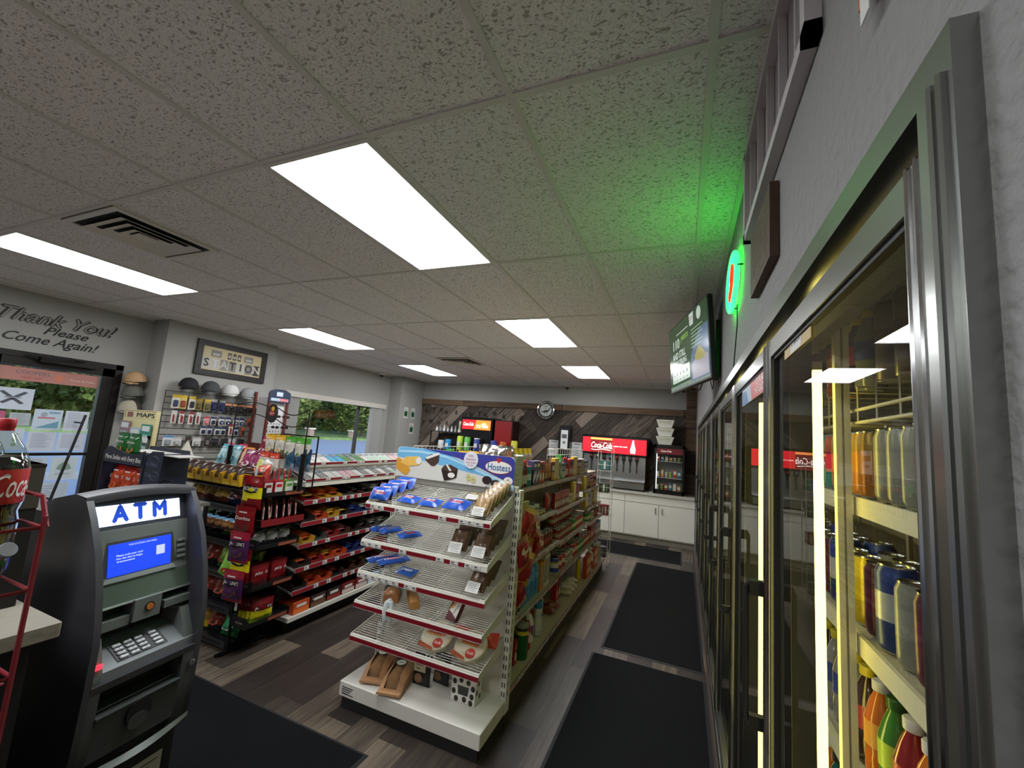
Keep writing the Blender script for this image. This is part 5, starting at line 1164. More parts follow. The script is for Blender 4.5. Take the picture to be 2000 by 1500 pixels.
# shelf 4
x4 = G1x(.375)
sham = bottle_fn('detergent_bottle', .045, .275, '4d93c4', 'e4e4e0', '3b7fb4', .5, .7, lab2='6aa6cc'); shamc = bottle_fn('softener_bottle', .045, .27, '3f8cc0', '8a2a4a', '3b7fb4', .5, .7)
blk = bottle_fn('bleach_pen_bottle', .03, .22, '24466e', 'c9c9c4', 'dedcd4', .4); orb = box_fn('orange_box', .05, .05, .21, 'd08a2c', '3a3a3c', pat=2); wtl = box_fn('tall_white_box', .06, .05, .24, 'd2cdbb', '55554f', '8a8a80', pat=2)
bfr = can_fn('blue_can', .05, .12, '2a3f9a', 'd9d6cc', 'c9a040', lid='2a2a2c'); redc = can_fn('tomato_can', .05, .12, 'b02a2a', 'd9d2c0', 'b02a2a', logo=None)
row('on the fourth aisle shelf', 0, .447, x4, 2.66, [(rbx, .05, .03, 'red and white packet', 1), (blk, .06, .06, 'dark blue bottle', 2), (shamc, .09, .07, 'blue bottle with magenta cap', 1), (sham, .09, .07, 'blue detergent bottle with white cap', 3), (orb, .05, .05, 'orange and black box', 2), (wtl, .06, .05, 'tall white printed carton', 2)], 'bottles on the fourth aisle shelf')
row('on the far fourth shelf', 0, .461, x4, 3.70, [(bfr, .10, .1, 'blue can with black lid', 1), (redc, .1, .1, 'red tomato can', 2), (tin, .09, .09, 'pale can', 3), (redc, .1, .1, 'red can', 2), (veg, .07, .07, 'green can', 4), (rav, .075, .075, 'red can', 4), (cer_r, .06, .05, 'red box', 5), (blu, .055, .05, 'blue box', 5)], 'groceries on the far fourth shelf')
for k in range(12): put((tin, veg, redc)[k % 3], (x4-.14, 3.76+k*.105, .461+.0015), E90, '%s can in the back row, far fourth shelf, %s from near end' % (('pale', 'green', 'red')[k % 3], ORD[k]), 'back row of the fourth shelf')
# base
xb = G1x(.43)
gcan = can_fn('cleanser_can', .045, .20, '1f5a26', '2a6a30', '174a1c', lid='c9c9c4'); 
def green_can():
    t = thing('cleanser_canister', '', 'canister'); m = MB(); g_ = mt('1f5c2a', .4)
    m.lathe([(.044, 0, g_), (.046, .006, g_), (.046, .155, mt('d8cc30', .4)), (.046, .18, mt('2a2a28', .4)), (.047, .20, mt('8f8f88', .4)), (.044, .205)], g_, 18); ell(m, -.0, .13, .018, .02, -.046, mt('b8302a', .4)); m.text('O', .025, (0, -.048, .13), mt('e8e4dc', .4)); m.build('body', t)
    m = MB(); m.lathe([(.047, .1995), (.047, .215), (.04, .217)], mt('9a9a92', .4), 18); m.build('lid', t); return t
gcn = Proto(green_can); spr = spray_fn('stain_spray', '9a1c22', 'dedbd2', 'd8d2c4'); spr2 = spray_fn('cleaner_spray', 'dedcd2', 'b0243a', '7a4a9a')
aer = aero_fn('starch_can', .035, .25, 'd0d3d2', '2f86b4', '2a4a90', c2='dcdcd6'); jug = bottle_fn('cleaner_jug', .075, .265, 'd6d4c8', 'd6d4c8', 'b23a2c', .3, .6, lab2='d8d2c4')
yelb = bottle_fn('dish_soap_bottle', .045, .27, 'd2b81e', '2a2a2c', 'c9ac18', .35, .6); orx = box_fn('baking_box', .06, .045, .22, 'c0452a', 'e0c070', pat=0)
frz = pack_fn('wrapped_roll', .14, .09, .05, 'cfcaba', 'e0dccf', 'a89a80', seed=4, cat='wrapped goods'); cofb = pack_fn('candle_pack', .13, .08, .05, '8a4a34', 'a86a4a', '5a2a1c', seed=6, cat='wrapped goods')
put(rbx, (xb-.06, 2.76, .137), E90, 'red packet at the near end of the bottom aisle shelf')
for k in range(2): put(gcn, (-1.09+.10*k, 2.895-.03*k, .137), E90, ('green canister with yellow band nearest the bakery rack', 'green canister with yellow band, farther of the two')[k], 'green canisters')
put(spr, (xb-.06, 3.00, .137), E90+.3, 'red spray bottle with white trigger beside the green canisters'); put(spr2, (xb-.08, 3.11, .137), E90, 'white spray bottle with crimson trigger on the bottom shelf')
put(aer, (xb-.06, 3.24, .137), E90, 'silver aerosol can with blue cap on the bottom shelf'); put(jug, (xb-.13, 3.43, .137), E90, 'large white cleaner jug on the bottom shelf behind the aerosol')
for k in range(4): put(cofb, (xb-.10-.10*(k % 2), 3.66+.13*(k//2), .137), .3*k, 'brown wrapped pack lying on the bottom shelf, %s from the white jug' % ORD[k], 'brown wrapped packs')
put(cer_r, (xb-.14, 3.98, .137), E90, 'tall red box on the bottom shelf beside the white bundles'); put(cer_r, (xb-.14, 4.06, .137), E90, 'second tall red box on the bottom shelf beside the white bundles')
for k in range(6): put(frz, (xb-.09, 4.17+.11*(k % 3), .137+.052*(k//3)), .1*k, '%s shiny white wrapped bundle on the bottom shelf, %s' % (ORD[k % 3], ('lower layer', 'upper layer')[k//3]), 'white wrapped bundles')
put(yelb, (xb-.07, 4.62, .137), E90, 'yellow dish soap bottle on the bottom aisle shelf')
row('on the far bottom shelf', 0, .137, xb, 4.74, [(orx, .06, .05, 'orange red baking box', 4), (jug, .15, .09, 'white jug', 1), (orx, .06, .05, 'red box', 3), (wtl, .06, .05, 'white carton', 3), (blu, .055, .05, 'blue box', 1)], 'boxes on the far bottom shelf')
# chip bags clipped at the near end of the aisle side
clip = bag_fn('hanging_snack_bag', .12, .19, .05, ['c9a24a', '9a1c1c', 'b8862c'], None, seed=12, cat='snack bag', gloss=.2)
clip2 = bag_fn('hanging_snack_bag', .12, .19, .05, ['8a5038', '8e1a1e', 'a8782c'], None, oval='c9b8a0', seed=17, cat='snack bag', gloss=.15)
for k, (x, y, z, r1, r2) in enumerate(((-.925, 2.50, 1.05, .35, 1.3), (-.905, 2.48, .89, -.25, 1.4), (-.925, 2.50, .78, .25, 1.2), (-.905, 2.70, .90, .1, 1.7), (-.925, 2.53, .66, -.4, 1.35), (-.915, 2.63, 1.0, .3, 1.6))):
    put((clip, clip2)[k % 2], (x+.03, y, z-.06), (.0, r1, r2), 'red and gold snack bag hanging beside the bakery rack upright, %s' % ('topmost', 'second highest', 'fourth highest', 'second lowest', 'lowest', 'third highest')[k], 'snack bags hanging by the rack upright').scale = (1.1, .9, 1.05)
m = MB(); m.box(0, .02, 0, .003, 0, .62, mt('6a5a50', .5)); o = m.build('clip_strip', None, (-.925, 2.50, .55)); o['label'] = 'narrow clip strip holding the hanging red snack bags'; o['category'] = 'clip strip'
# left side top shelf, seen over the header sign
fen = MB()
for z in (.0, .09, .18, .25): fen.tube([(0, 0, z), (0, .9, z)], .0025, WMETAL, 5)
for k in range(19): fen.tube([(0, k*.05, 0), (0, k*.05, .25)], .0016, WMETAL, 4)
o = fen.build('wire_fence', None, (GXC-.385, 2.46, 1.25)); o['label'] = 'white wire fence along the left edge of the top gondola shelf'; o['category'] = 'fence'
bw = bag_fn('striped_bag', .13, .22, .07, ['d9b02c', '1a1820', 'd8d4cc'], None, seed=21, band=(.80, .35), gloss=.25); gb = bag_fn('gold_bag', .13, .24, .06, ['c9982c', 'bfb8a8', '8a7040'], seed=25, gloss=.2)
wb = bag_fn('twisted_bag', .11, .21, .06, ['d4d2cc', 'b9b6b0', '3a3a3c'], seed=28, gloss=.2)
for k in range(8): put((bw, gb, wb, gb)[k % 4], (GXC-.27+.23*(k % 2), 2.62+.10*k, 1.252), .2*(-1)**k, '%s snack bag on the far side of the top shelf, %s from the header sign' % (('striped', 'gold', 'white', 'gold')[k % 4], ORD[k]), 'snack bags behind the header sign')
for k in range(6):
    put((blu, yel, wht, cer_b, orb, grn)[k], (GXC-.335, 2.50+k*.075, 1.252), -E90, '%s box behind the white wire fence, %s from the near end' % (('blue', 'yellow', 'white', 'navy', 'orange', 'green')[k], ORD[k]), 'boxes behind the wire fence')
# ------------------------------------------------------------------ bakery rack goods
ANG = [math.atan((b-a)/(SHB-SHF)) for a, b in SH]
def on(k, x, y, dz=.003): return (x, y, shz(k, y)+dz)
blue = pack_fn('cake_pack', .135, .085, .035, '2556b8', 'c9c4cc', 'b0303c', 'Hostess', lc='b8323c', seed=1, under='5a3a28', cat='cake pack')
blue2 = pack_fn('cake_pack', .15, .12, .04, '2350b0', 'b9b8cc', 'b0303c', 'Hostess', lc='b8323c', seed=2, under='2a1a14', cat='cake pack')
for k, (x, y, dz, rz) in enumerate(((-1.70, 2.12, .0, .1), (-1.69, 2.172, .0, .05), (-1.67, 2.224, .0, .12), (-1.64, 2.276, .0, .08))): put(blue, on(0, x, y, .032), (ANG[0]+.65, 0, rz), 'blue cake pack in the leaning pile on the top wire shelf, %s' % ('lowest', 'second', 'third', 'topmost')[k], 'blue cake packs piled at left')
put(blue, on(0, -1.50, 2.13, .008), (ANG[0], 0, -.06), 'blue cake pack lying right of the leaning pile'); put(blue, on(0, -1.35, 2.13, .008), (ANG[0], 0, .03), 'blue cake pack at the front middle of the top wire shelf'); put(blue2, on(0, -1.185, 2.15, .008), (ANG[0], 0, .02), 'larger double blue cake pack on the top wire shelf')
FILM = CLEAR
def slice_fn(w, d, h, brown, tall=True):
    def fn():
        t = thing('bread_slice_pack', '', 'bread pack')
        m = MB(); b = mt(brown, .8, bump=.5, bs=80, var=.25)
        m.grid(lambda u, v: ((u-.5)*w*.86, (v-.5)*d*.8+d*.05, h*.75*max(0, (1-(2*abs(u-.5))**4)*(1-(2*abs(v-.5))**4))**.4+.002), 8, 8, b); m.box(-w*.42, w*.42, -d*.34, d*.44, .001, h*.3, b); m.build('slice', t)
        m = MB()
        m.grid(lambda u, v: ((u-.5)*w*1.1, (v-.5)*d*1.15, .004+h*1.15*max(0, (1-(2*abs(u-.5))**5)*(1-(2*abs(v-.5))**5))**.5+wob(u*9, v*9, 1.7, .006)), 14, 14, FILM); m.build('film', t)
        m = MB(); m.T = Matrix.Rotation(.12, 4, 'X'); m.box(-w*.30, w*.30, -d*.50, -d*.12, h*1.1+.008, h*1.1+.0085, mt('dcdad4', .5))
        for q in range(5): m.box(-w*.24, w*(.24-.08*(q % 2)), -d*.46+q*d*.06, -d*.44+q*d*.06, h*1.1+.0086, h*1.1+.0089, mt('8f8f94', .6))
        m.build('label', t); return t
    return Proto(fn)
sl1 = slice_fn(.12, .13, .03, '9a7a4c'); sl2 = slice_fn(.125, .15, .035, '5a3e24'); sl3 = slice_fn(.11, .12, .03, 'a08a5c')
put(sl3, on(0, -1.14, 2.27, .004), (ANG[0], 0, .1), 'single pale bread pack with white label near the back of the top shelf')
for k in range(5): put(sl1, on(0, -1.015+.004*k, 2.135+.045*k, .042), (ANG[0]+.60, 0, -.05+.02*k), 'clear wrapped bread bar at the right of the top shelf, %s from the front' % ORD[k], 'wrapped bread bars on the top shelf')
for c_ in range(2):
    for k in range(4): put(sl2, on(1, -1.145+.145*c_, 2.15+.055*k, .05), (ANG[1]+.60, 0, .05-.05*c_), '%s column brown bread pack on the second wire shelf, %s from the front' % (('left', 'right')[c_], ORD[k]), 'brown bread packs on the second wire shelf')
for k in range(3): put(sl2, on(2, -1.01, 2.15+.065*k, .045), (ANG[2]+.52, 0, -.05), 'brown bread pack at the right of the third wire shelf, %s from the front' % ORD[k], 'brown bread packs on the third wire shelf')
bar = pack_fn('cake_bar', .16, .055, .03, '2450aa', '5a6070', '2a1a18', seed=7, under='1a1214', cat='cake bar', lc='b8323c'); bar2 = pack_fn('cake_bar', .15, .055, .03, '2c5fc0', 'b23a48', '2a1a18', seed=9, cat='cake bar')
lng = pack_fn('cake_twin_pack', .21, .065, .03, '2a55b0', 'c23a48', '201418', 'Hostess', lc='f0eaea', seed=11, cat='cake bar')
put(bar, on(1, -1.715, 2.17, .012), (ANG[1], 0, 1.25), 'dark and blue cake bar at the left end of the second wire shelf'); put(bar, on(1, -1.65, 2.17, .012), (ANG[1], 0, 1.3), 'second dark and blue cake bar beside the first, second wire shelf')
put(bar2, on(1, -1.50, 2.16, .012), (ANG[1], 0, 1.1), 'bright blue cake bar lying alone on the second wire shelf')
put(lng, on(2, -1.70, 2.20, .012), (ANG[2], 0, 1.15), 'long blue and red cake pack at the left of the third wire shelf'); put(lng, on(2, -1.625, 2.20, .012), (ANG[2], 0, 1.15), 'long blue and red cake pack, right one of the pair')
oreo = pack_fn('biscuit_pack', .13, .08, .022, '1f4f98', '24569f', 'e8e6e2', 'OREO', lc='eceae6', seed=13, cat='biscuit pack'); put(oreo, on(2, -1.475, 2.14, .008), (ANG[2], 0, -.1), 'small blue OREO biscuit pack on the third wire shelf')
# loaf in tied bag and bun
lf = thing('bread_loaf', 'loaf in a clear tied bag with white ties hanging over the fourth shelf', 'bread loaf', on(3, -1.60, 2.20, .012), 0); lf.rotation_euler = (ANG[3], 0, .5)
def loaf(m, w, l, h, mat_, nx=10, ny=14, z0=0):
    m.grid(lambda u, v: (w/2*cos(pi*(1-u))*(1-.15*(2*abs(v-.5))**4), (v-.5)*l, z0+h*max(0, sin(pi*u))**.55*(1-(2*abs(v-.5))**6)**.5 if u not in (0, 1) else z0), nx, ny, mat_)
    m.grid(lambda u, v: ((u-.5)*w*.98, (v-.5)*l*.98, z0+.001), 2, 2, mat_)
m = MB(); loaf(m, .10, .18, .06, mt('a0693a', .7, bump=.3, bs=30, var=.2)); m.build('loaf', lf)
m = MB(); loaf(m, .106, .07, .064, mt('17301f', .4)); m.build('label_band', lf)
m = MB(); loaf(m, .115, .21, .07, FILM, 14, 18)
def tie(sx): return [(sx*.003, -.10, .03), (sx*.012, -.125, .02), (sx*.02, -.14, -.015), (sx*.012, -.15, -.06), (sx*.022, -.15, -.10)]
m.build('film', lf)
m = MB(); WT = mt('cfd6d6', .35)
for sx in (-1, 1): m.tube(tie(sx), [.006, .016, .014, .016, .004], WT, 7)
m.lathe([(.012, 0), (.018, .012), (.010, .022)], WT, 8, c=(0, -.115, .015)); m.build('ties', lf)
bn = thing('bun_bag', 'long golden bun in clear film on the fourth wire shelf beside the tied loaf', 'bread', on(3, -1.455, 2.20, .012)); bn.rotation_euler = (ANG[3], 0, .75)
m = MB(); loaf(m, .06, .19, .045, mt('b9803c', .6, var=.15)); m.build('bun', bn); m = MB(); loaf(m, .07, .21, .052, FILM, 12, 12); m.build('film', bn)
m = MB(); m.box(-.035, .035, 0, .03, 0, .125, mt('5a1c22', .4)); m.prism([(-.03, .05), (.034, .02), (.034, .11), (-.01, .115)], -.0005, 0, mt('d9d2c6', .4)); m.prism([(-.03, .06), (-.012, .06), (.012, .12), (-.01, .12)], -.001, -.0005, mt('c9984a', .5)); m.text('SNACK', .02, (.012, -.0012, .06), mt('3a1a1c', .4), rot=1.2); o = m.build('snack_carton', None, on(3, -1.155, 2.12, .006)); o.rotation_euler = (-.95+ANG[3]+.2, 0, -.25); o['label'] = 'maroon and cream snack carton on the fourth wire shelf'; o['category'] = 'snack carton'
def tort():
    t = thing('tortilla_pack', '', 'tortilla pack'); m = MB(); m.T = Matrix.Rotation(pi/2, 4, 'X') @ Matrix.Translation((0, .095, -.0))
    m.lathe([(.088, -.018), (.092, -.012), (.092, .008), (.085, .014), (.04, .016), (.001, .0165)], mt('d8cdb0', .7, var=.12, bs=90), 30); m.build('tortillas', t)
    m = MB(); O = mt('d8862c', .4); R_ = mt('c23a2a', .4)
    m.prism([(-.05, .085), (.05, .085), (.055, .115), (.03, .125), (.015, .15), (0, .16), (-.015, .15), (-.03, .125), (-.055, .115)], -.0185, -.017, O); m.box(-.052, .052, -.0195, -.0186, .095, .122, R_); m.disc(0, .14, .008, -.0195, -.0186, mt('8a1f1c', .4), 10, .012)
    m.text('MISSION', .024, (0, -.0198, .108), mt('f4efe6', .4), off=.012, width=.088); m.disc(.03, .045, .028, -.0195, -.017, R_, 18); m.text('Soft', .022, (.03, -.0199, .045), mt('f4efe6', .4), width=.04)
    m.prism([(-.08, .01), (.02, .0), (.01, .016), (-.08, .035)], -.0185, -.017, mt('a8502a', .4)); m.build('label', t)
    m = MB(); m.grid(lambda u, v: ((u-.5)*.205, -.021+.02*max(abs(2*u-1), abs(2*v-1))**3+wob(u*7, v*7, 1.3, .004), v*.2-.004), 14, 14, FILM); m.build('film', t); return t
TP = Proto(tort)
put(TP, on(4, -1.25, 2.10, .022), (-1.05, 0, .06), 'round tortilla pack with red and orange label, left of two'); put(TP, on(4, -1.05, 2.10, .022), (-1.05, 0, -.10), 'round tortilla pack with red and orange label, right of two')
tp3 = pack_fn('wrap_pack', .13, .10, .03, 'c8402a', 'd86a34', 'e0c8a0', seed=15, cat='tortilla pack'); put(tp3, on(4, -1.0, 2.30, .02), (.5, 0, .2), 'orange red pack behind the tortilla packs at right'); put(tp3, on(4, -1.17, 2.31, .012), (.4, 0, -.2), 'orange red pack behind and between the tortilla packs')
def kraft():
    t = thing('bakery_bag', '', 'bakery bag'); K = mt('b98d62', .7, bump=.25, bs=40, var=.1); w, l, h = .13, .27, .10
    secs = [(-.13, .02, 1.06), (-.125, .035, 1.05), (-.07, .085, 1.0), (0, h, 1.0), (.09, h, .98), (.13, .07, .95)]
    m = MB(); vs = []
    for y, z, s in secs:
        a = w/2*s; vs += [(-a, y+.0, .001), (-a*1.0, y, z*.62), (-a*.55, y, z), (a*.55, y, z), (a, y, z*.62), (a, y, .001)]
    n = len(secs); fs = []
    for i in range(n-1):
        for j in range(6):
            if j == 2 and i in (1, 2, 3): continue
            fs.append((6*i+j, 6*i+(j+1) % 6, 6*i+6+(j+1) % 6, 6*i+6+j))
    fs += [(5, 4, 3, 2, 1, 0), tuple(6*(n-1)+j for j in range(6))]
    m.add(vs, fs, K); m.prism([(-.07, .012), (.07, .012), (.066, .024), (-.066, .024)], -.15, -.125, K); m.build('paper', t)
    m = MB(); loaf(m, .11, .22, .085, mt('8a6238', .7, bump=.4, bs=40, var=.25), z0=.004); m.build('loaf', t)
    m = MB()
    for i in (1, 2, 3):
        a0, a1 = w/2*secs[i][2]*.55, w/2*secs[i+1][2]*.55
        m.quad((-a0, secs[i][0], secs[i][1]+.001), (a0, secs[i][0], secs[i][1]+.001), (a1, secs[i+1][0], secs[i+1][1]+.001), (-a1, secs[i+1][0], secs[i+1][1]+.001), CLEAR)
    m.build('window', t)
    m = MB(); m.T = Matrix.Translation((0, .02, h+.0015)); m.prism([(.028*cos(q*pi/10), .028*sin(q*pi/10)) for q in range(20)], 0, .001, mt('c9d0bc', .5), 'z'); m.box(-.015, .015, -.003, .003, .0011, .0014, mt('6f7a68', .5)); m.build('sticker', t); return t
KP_ = Proto(kraft)
put(KP_, (-1.665, 2.245, .147), (0, 0, .32), 'brown paper bakery bag with window and round sticker, left of two'); put(KP_, (-1.50, 2.205, .147), (0, 0, .25), 'brown paper bakery bag with window and round sticker, right of two')
def pouch():
    t = thing('jerky_pouch', '', 'pouch'); m = MB(); pillow(m, .115, .17, .05, mt('121112', .35), seed=31); m.build('pouch', t)
    m = MB(); m.box(-.04, .035, -.030, -.029, .085, .14, mt('c2b896', .5)); m.box(-.03, .02, -.0305, -.03, .118, .124, mt('6a6450', .5)); m.box(-.025, .0, -.0305, -.03, .098, .103, mt('6a6450', .5)); m.build('label', t)
    m = MB(); m.disc(-.008, .05, .026, -.0285, -.027, mt('7a5a40', .7, var=.3, bs=80), 16, .024); m.build('window', t); return t
PO = Proto(pouch)
put(PO, (-1.375, 2.25, .147), (-.05, 0, .05), 'black stand up pouch with cream label under the rack, front one'); put(PO, (-1.285, 2.32, .147), (-.05, 0, -.1), 'black stand up pouch with cream label, behind the front one')
m = MB(); m.bbox(-.075, .075, -.04, .04, 0, .13, mt('dedbd2', .45), .002)
for k, (a, b) in enumerate(((-.055, .10), (-.015, .115), (.03, .11), (.06, .085), (-.058, .05), (-.04, .015), (.01, .02), (.055, .045), (.05, .012))): m.disc(a, b, .013, -.041, -.04, mt('2a211e', .5), 12, .015)
m.prism([(-.03, .04), (.03, .04), (.035, .085), (-.035, .085)], -.0412, -.04, mt('33302e', .15)); m.disc(.076, .06, .0, -.04, -.04, INK, 3)
for a, b in ((.0, .1), (.02, .03), (-.02, .06)): m.box(.075, .0755, a-.01, a+.01, b-.012, b+.012, mt('2a211e', .5))
o = m.build('doughnut_box', None, (-1.09, 2.27, .147)); o['label'] = 'white doughnut box with dark spots on the base of the bakery rack'; o['category'] = 'doughnut box'
# ================================================================== candy trays
def tray_fn(c):
    def fn():
        m = MB(); K = mt(c, .6); w, d, h = .12, .30, .055; t_ = .002
        m.box(-w/2, w/2, -d/2, d/2, 0, t_, K); m.box(-w/2, -w/2+t_, -d/2, d/2, 0, h, K); m.box(w/2-t_, w/2, -d/2, d/2, 0, h, K); m.box(-w/2, w/2, d/2-t_, d/2, 0, h*1.7, K); m.box(-w/2, w/2, -d/2, -d/2+t_, 0, h*.55, K)
        o = m.build('candy_tray'); o['category'] = 'tray'; return o
    return Proto(fn)
TRC = {c: tray_fn(h) for c, h in (('dark', '2a1c18'), ('orange', 'b5461e'), ('red', '8a1c1c'), ('grey', '4a4844'), ('brown', '4a2c1c'), ('navy', '1e2a5a'), ('yellow', 'b98f24'))}
cb = lambda c, c2, s: pack_fn('candy_bar', .106, .044, .022, c, c2, c, seed=s, cat='candy bar', fin=.008)
BR = {'yellow': cb('d9a82a', '7a2c1c', 1), 'orange': cb('d8581c', 'e8b83a', 2), 'red': cb('b02420', 'e0d0c8', 3), 'brown': cb('5a3420', 'd8c8b0', 4), 'blue': cb('26469a', 'c9d0e0', 5), 'white': cb('c9c6c0', '3a4a8a', 6), 'pink': cb('c26a70', 'e8dcd8', 7), 'dark': cb('241c1c', 'a8a4a0', 8)}
SLOPE = math.atan(.062/.40)
plan = [
 [('dark', None, 0), ('orange', 'orange', 5), ('orange', 'orange', 2), ('dark', 'red', 2), ('brown', None, 0), ('brown', 'brown', 3), ('grey', 'yellow', 2), ('red', 'orange', 1), ('grey', 'white', 3)],
 [('dark', 'orange', 1), ('red', 'orange', 4), ('orange', 'yellow', 4), ('orange', 'orange', 3), ('navy', 'blue', 5), ('navy', 'blue', 4), ('red', 'pink', 5), ('red', 'red', 3), ('grey', 'white', 3)],
 [('yellow', 'orange', 5), ('grey', None, 0), ('red', 'red', 3), ('brown', 'pink', 5), ('dark', None, 0), ('dark', 'dark', 4), ('grey', 'white', 4), ('grey', 'white', 4), ('dark', 'dark', 3)],
 [('dark', None, 0), ('orange', 'orange', 4), ('yellow', 'yellow', 4), ('dark', 'yellow', 2), ('navy', 'blue', 4), ('navy', 'white', 4), ('red', 'red', 4), ('dark', 'dark', 3), ('grey', 'white', 3)],
 [('red', 'yellow', 2), ('yellow', 'orange', 5), ('yellow', 'orange', 5), ('grey', None, 0), ('brown', 'dark', 3), ('dark', 'dark', 3), ('grey', 'white', 4), ('dark', 'dark', 3), ('red', 'red', 3)]]
lvn = ['lowest', 'second lowest', 'middle', 'second highest', 'highest']
for k, z in enumerate(CZ):
    for j, (tc_, bc_, n_) in enumerate(plan[k]*2):
        y = 2.53+j*.128+.012*(k % 3)
        if y > 5.0: break
        zz = z+.003+.30*.0
        to_ = TRC[tc_].put((CXF-.165, y, z+.165*tan_ if 0 else z+.0255), (SLOPE, 0, E90), '%s cardboard tray on the %s candy rail, %s from near end' % (tc_, lvn[k], ORD[j]), 'candy trays on the %s rail' % lvn[k])
        if k == 4: to_.scale = (1, 1, .55)
        if y > 4.35: continue
        for q in range(n_ if bc_ else 0):
            px = CXF-.085-.048*(q % 3)+.006*(q//3); pz = z+.012+(.165*.155)*(abs(px-CXF)/.165)*.95+.010+.023*(q//3)
            BR[bc_].put((px, y+.002*(q % 2), pz+.003), (SLOPE, 0, E90+.03*((q*7+j) % 3-1)), '%s candy bar in the %s tray from near end, %s candy rail' % (bc_, ORD[j], lvn[k]), 'candy bars in the %s tray of the %s rail' % (ORD[j], lvn[k]))
# boxes on the base deck
cbx = [('orange', 'b8481e', 'e0702a', None), ('brown', '3a2018', '6a4a30', 'HEATH'), ('dark', '221416', '8a2a20', None), ('dark red', '6e1418', 'c9b8b0', None), ('dark red', '6e1418', 'c9b8b0', None), ('pale blue', '8fa6c0', 'c9d4dc', None), ('grey', '8f9290', 'c0c4c4', None), ('white', 'c9c9c4', '8a9a8a', None), ('dark', '201a1c', '5a5a60', None)]
for j, (cn, a, b, lg) in enumerate(cbx):
    pr_ = box_fn('candy_box', .15, .16, .085, a, b, 'd9d2c8', logo=lg, pat=9 if lg is None else 5, cat='candy box')
    pr_.put((CXF-.10, 2.58+.165*j, .137), E90, '%s candy box on the candy shelving base, %s from near end' % (cn, ORD[j]), None)
# slanted packs in the two top wire tiers
def card_fn(a, b):
    def fn():
        m = MB(); m.box(-.038, .038, -.085, .085, 0, .012, mt(a, .5)); m.box(-.034, .034, -.08, .02, .0121, .0124, mt(b, .5)); m.box(-.03, .03, .035, .07, .0121, .0124, mt('7a7a7c', .5))
        o = m.build('sleeve_pack'); o['category'] = 'pack'; return o
    return Proto(fn)
CF = {'grey': card_fn('b9b6b0', 'c9c6c0'), 'blue': card_fn('2a7aa8', '3a9ac0'), 'green': card_fn('2f8a4a', '4a7a30'), 'pink': card_fn('b88a90', 'c9a8aa'), 'white': card_fn('cfd4cc', 'a8c0ac'), 'dark': card_fn('4a4a4c', '8a8886')}
s1 = ['dark', 'grey', 'grey', 'grey', 'blue', 'blue', 'green', 'dark', 'green', 'grey', 'white', 'white', 'white', 'white', 'pink', 'pink', 'white', 'white', 'white']
s2 = ['dark', 'grey', 'dark', 'grey', 'grey', 'pink', 'pink', 'grey', 'dark', 'grey', 'dark', 'grey', 'dark', 'white', 'dark', 'white', 'dark', 'dark', 'grey']
A2 = math.atan(.38)
for j in range(26):
    y = 2.50+.083*j
    for lv, (xf, z, sq) in enumerate(((-2.715, 1.165, s2), (-2.79, 1.285, s1))):
        c = sq[j % 19]; CF[c].put((xf-.09, y, z+.008), (A2, 0, E90), '%s sleeve pack in the %s slanted wire tier, %s from near end' % (c, ('lower', 'upper')[lv], ORD[j] if j < 26 else 'last'), 'slanted sleeve packs in the %s tier' % ('lower', 'upper')[lv])
# ================================================================== snack rack contents
CHIPC = {'mix': ['b5702c', 'c9a24a', '6a3018'], 'red': ['8a1c1c', 'b8381c', '5a1212'], 'green': ['3f7a2a', '8ab83a', '2a5a1c'], 'navy': ['1c2f5a', '6a3a3a', '1a2444'], 'dark': ['1c1416', '6a2a1c', '141012'], 'yellow': ['c9b01e', '8a6a2a', 'b89a1c'], 'teal': ['2f8f6a', '3aa06a', '1f6a3a']}
CHB = {k: bag_fn('chip_bag', .15, .19, .07, v, None, blob={'mix': 'e0b878', 'red': 'd8862c', 'green': 'b02a1c', 'navy': 'c0c8d8', 'dark': 'b8482a', 'yellow': '6a4a20', 'teal': 'e8e8e0'}[k], seed=40+i, gloss=.18) for i, (k, v) in enumerate(CHIPC.items())}
tray_plan = [(4, ['mix', 'mix', 'mix', 'navy', 'mix'], 'top'), (3, ['green', 'dark', 'dark', 'green', 'dark'], 'second'), (2, ['navy', 'navy', 'dark', 'green', 'green'], 'middle'), (1, ['dark', 'red', 'dark', 'dark', 'dark'], 'fourth'), (0, ['yellow', 'yellow', 'yellow', 'dark', 'teal'], 'bottom')]
for ti, cs, nm in tray_plan:
    for j, c in enumerate(cs):
        sc_ = 1.0
        for q in range(2):
            if ti == 3: loc = (-3.56+.155*j, RY0+.08+.09*q, TZ[ti]+.04+.013*q)
            else: loc = (-3.56+.155*j, RY0+.075+.10*q, TZ[ti]+.030+.015*q)
            o = CHB[c].put(loc, (-.34 if ti != 3 else -.45, 0, .06*(j-2)), '%s snack bag on the %s snack rack tray, %s from left, %s' % ({'mix': 'brown gold', 'teal': 'green white'}.get(c, c), nm, ORD[j], ('front', 'behind')[q]), 'snack bags on the %s tray of the snack rack' % nm)
            if ti == 3: o.scale = (1, 1, .62)
            if ti in (0, 1, 2): o.scale = (1.04, 1.15, .90)
            if ti == 4: o.scale = (1.04, 1.1, .74)
dip = can_fn('dip_can', .036, .05, '8a5a34', 'a87a4a', '6a4020', n=14, lid='7fb4d8')
sh = MB(); sh.box(-.4, .4, 0, .1, 0, .004, BK); 
for x in (-.39, .39): sh.box(x-.004, x+.004, 0, .1, -.02, 0, BK)
o = sh.build('dip_ledge', None, (-3.26, RY0-.065, .82)); o['label'] = 'thin black ledge holding the blue lidded dip cans'; o['category'] = 'ledge'
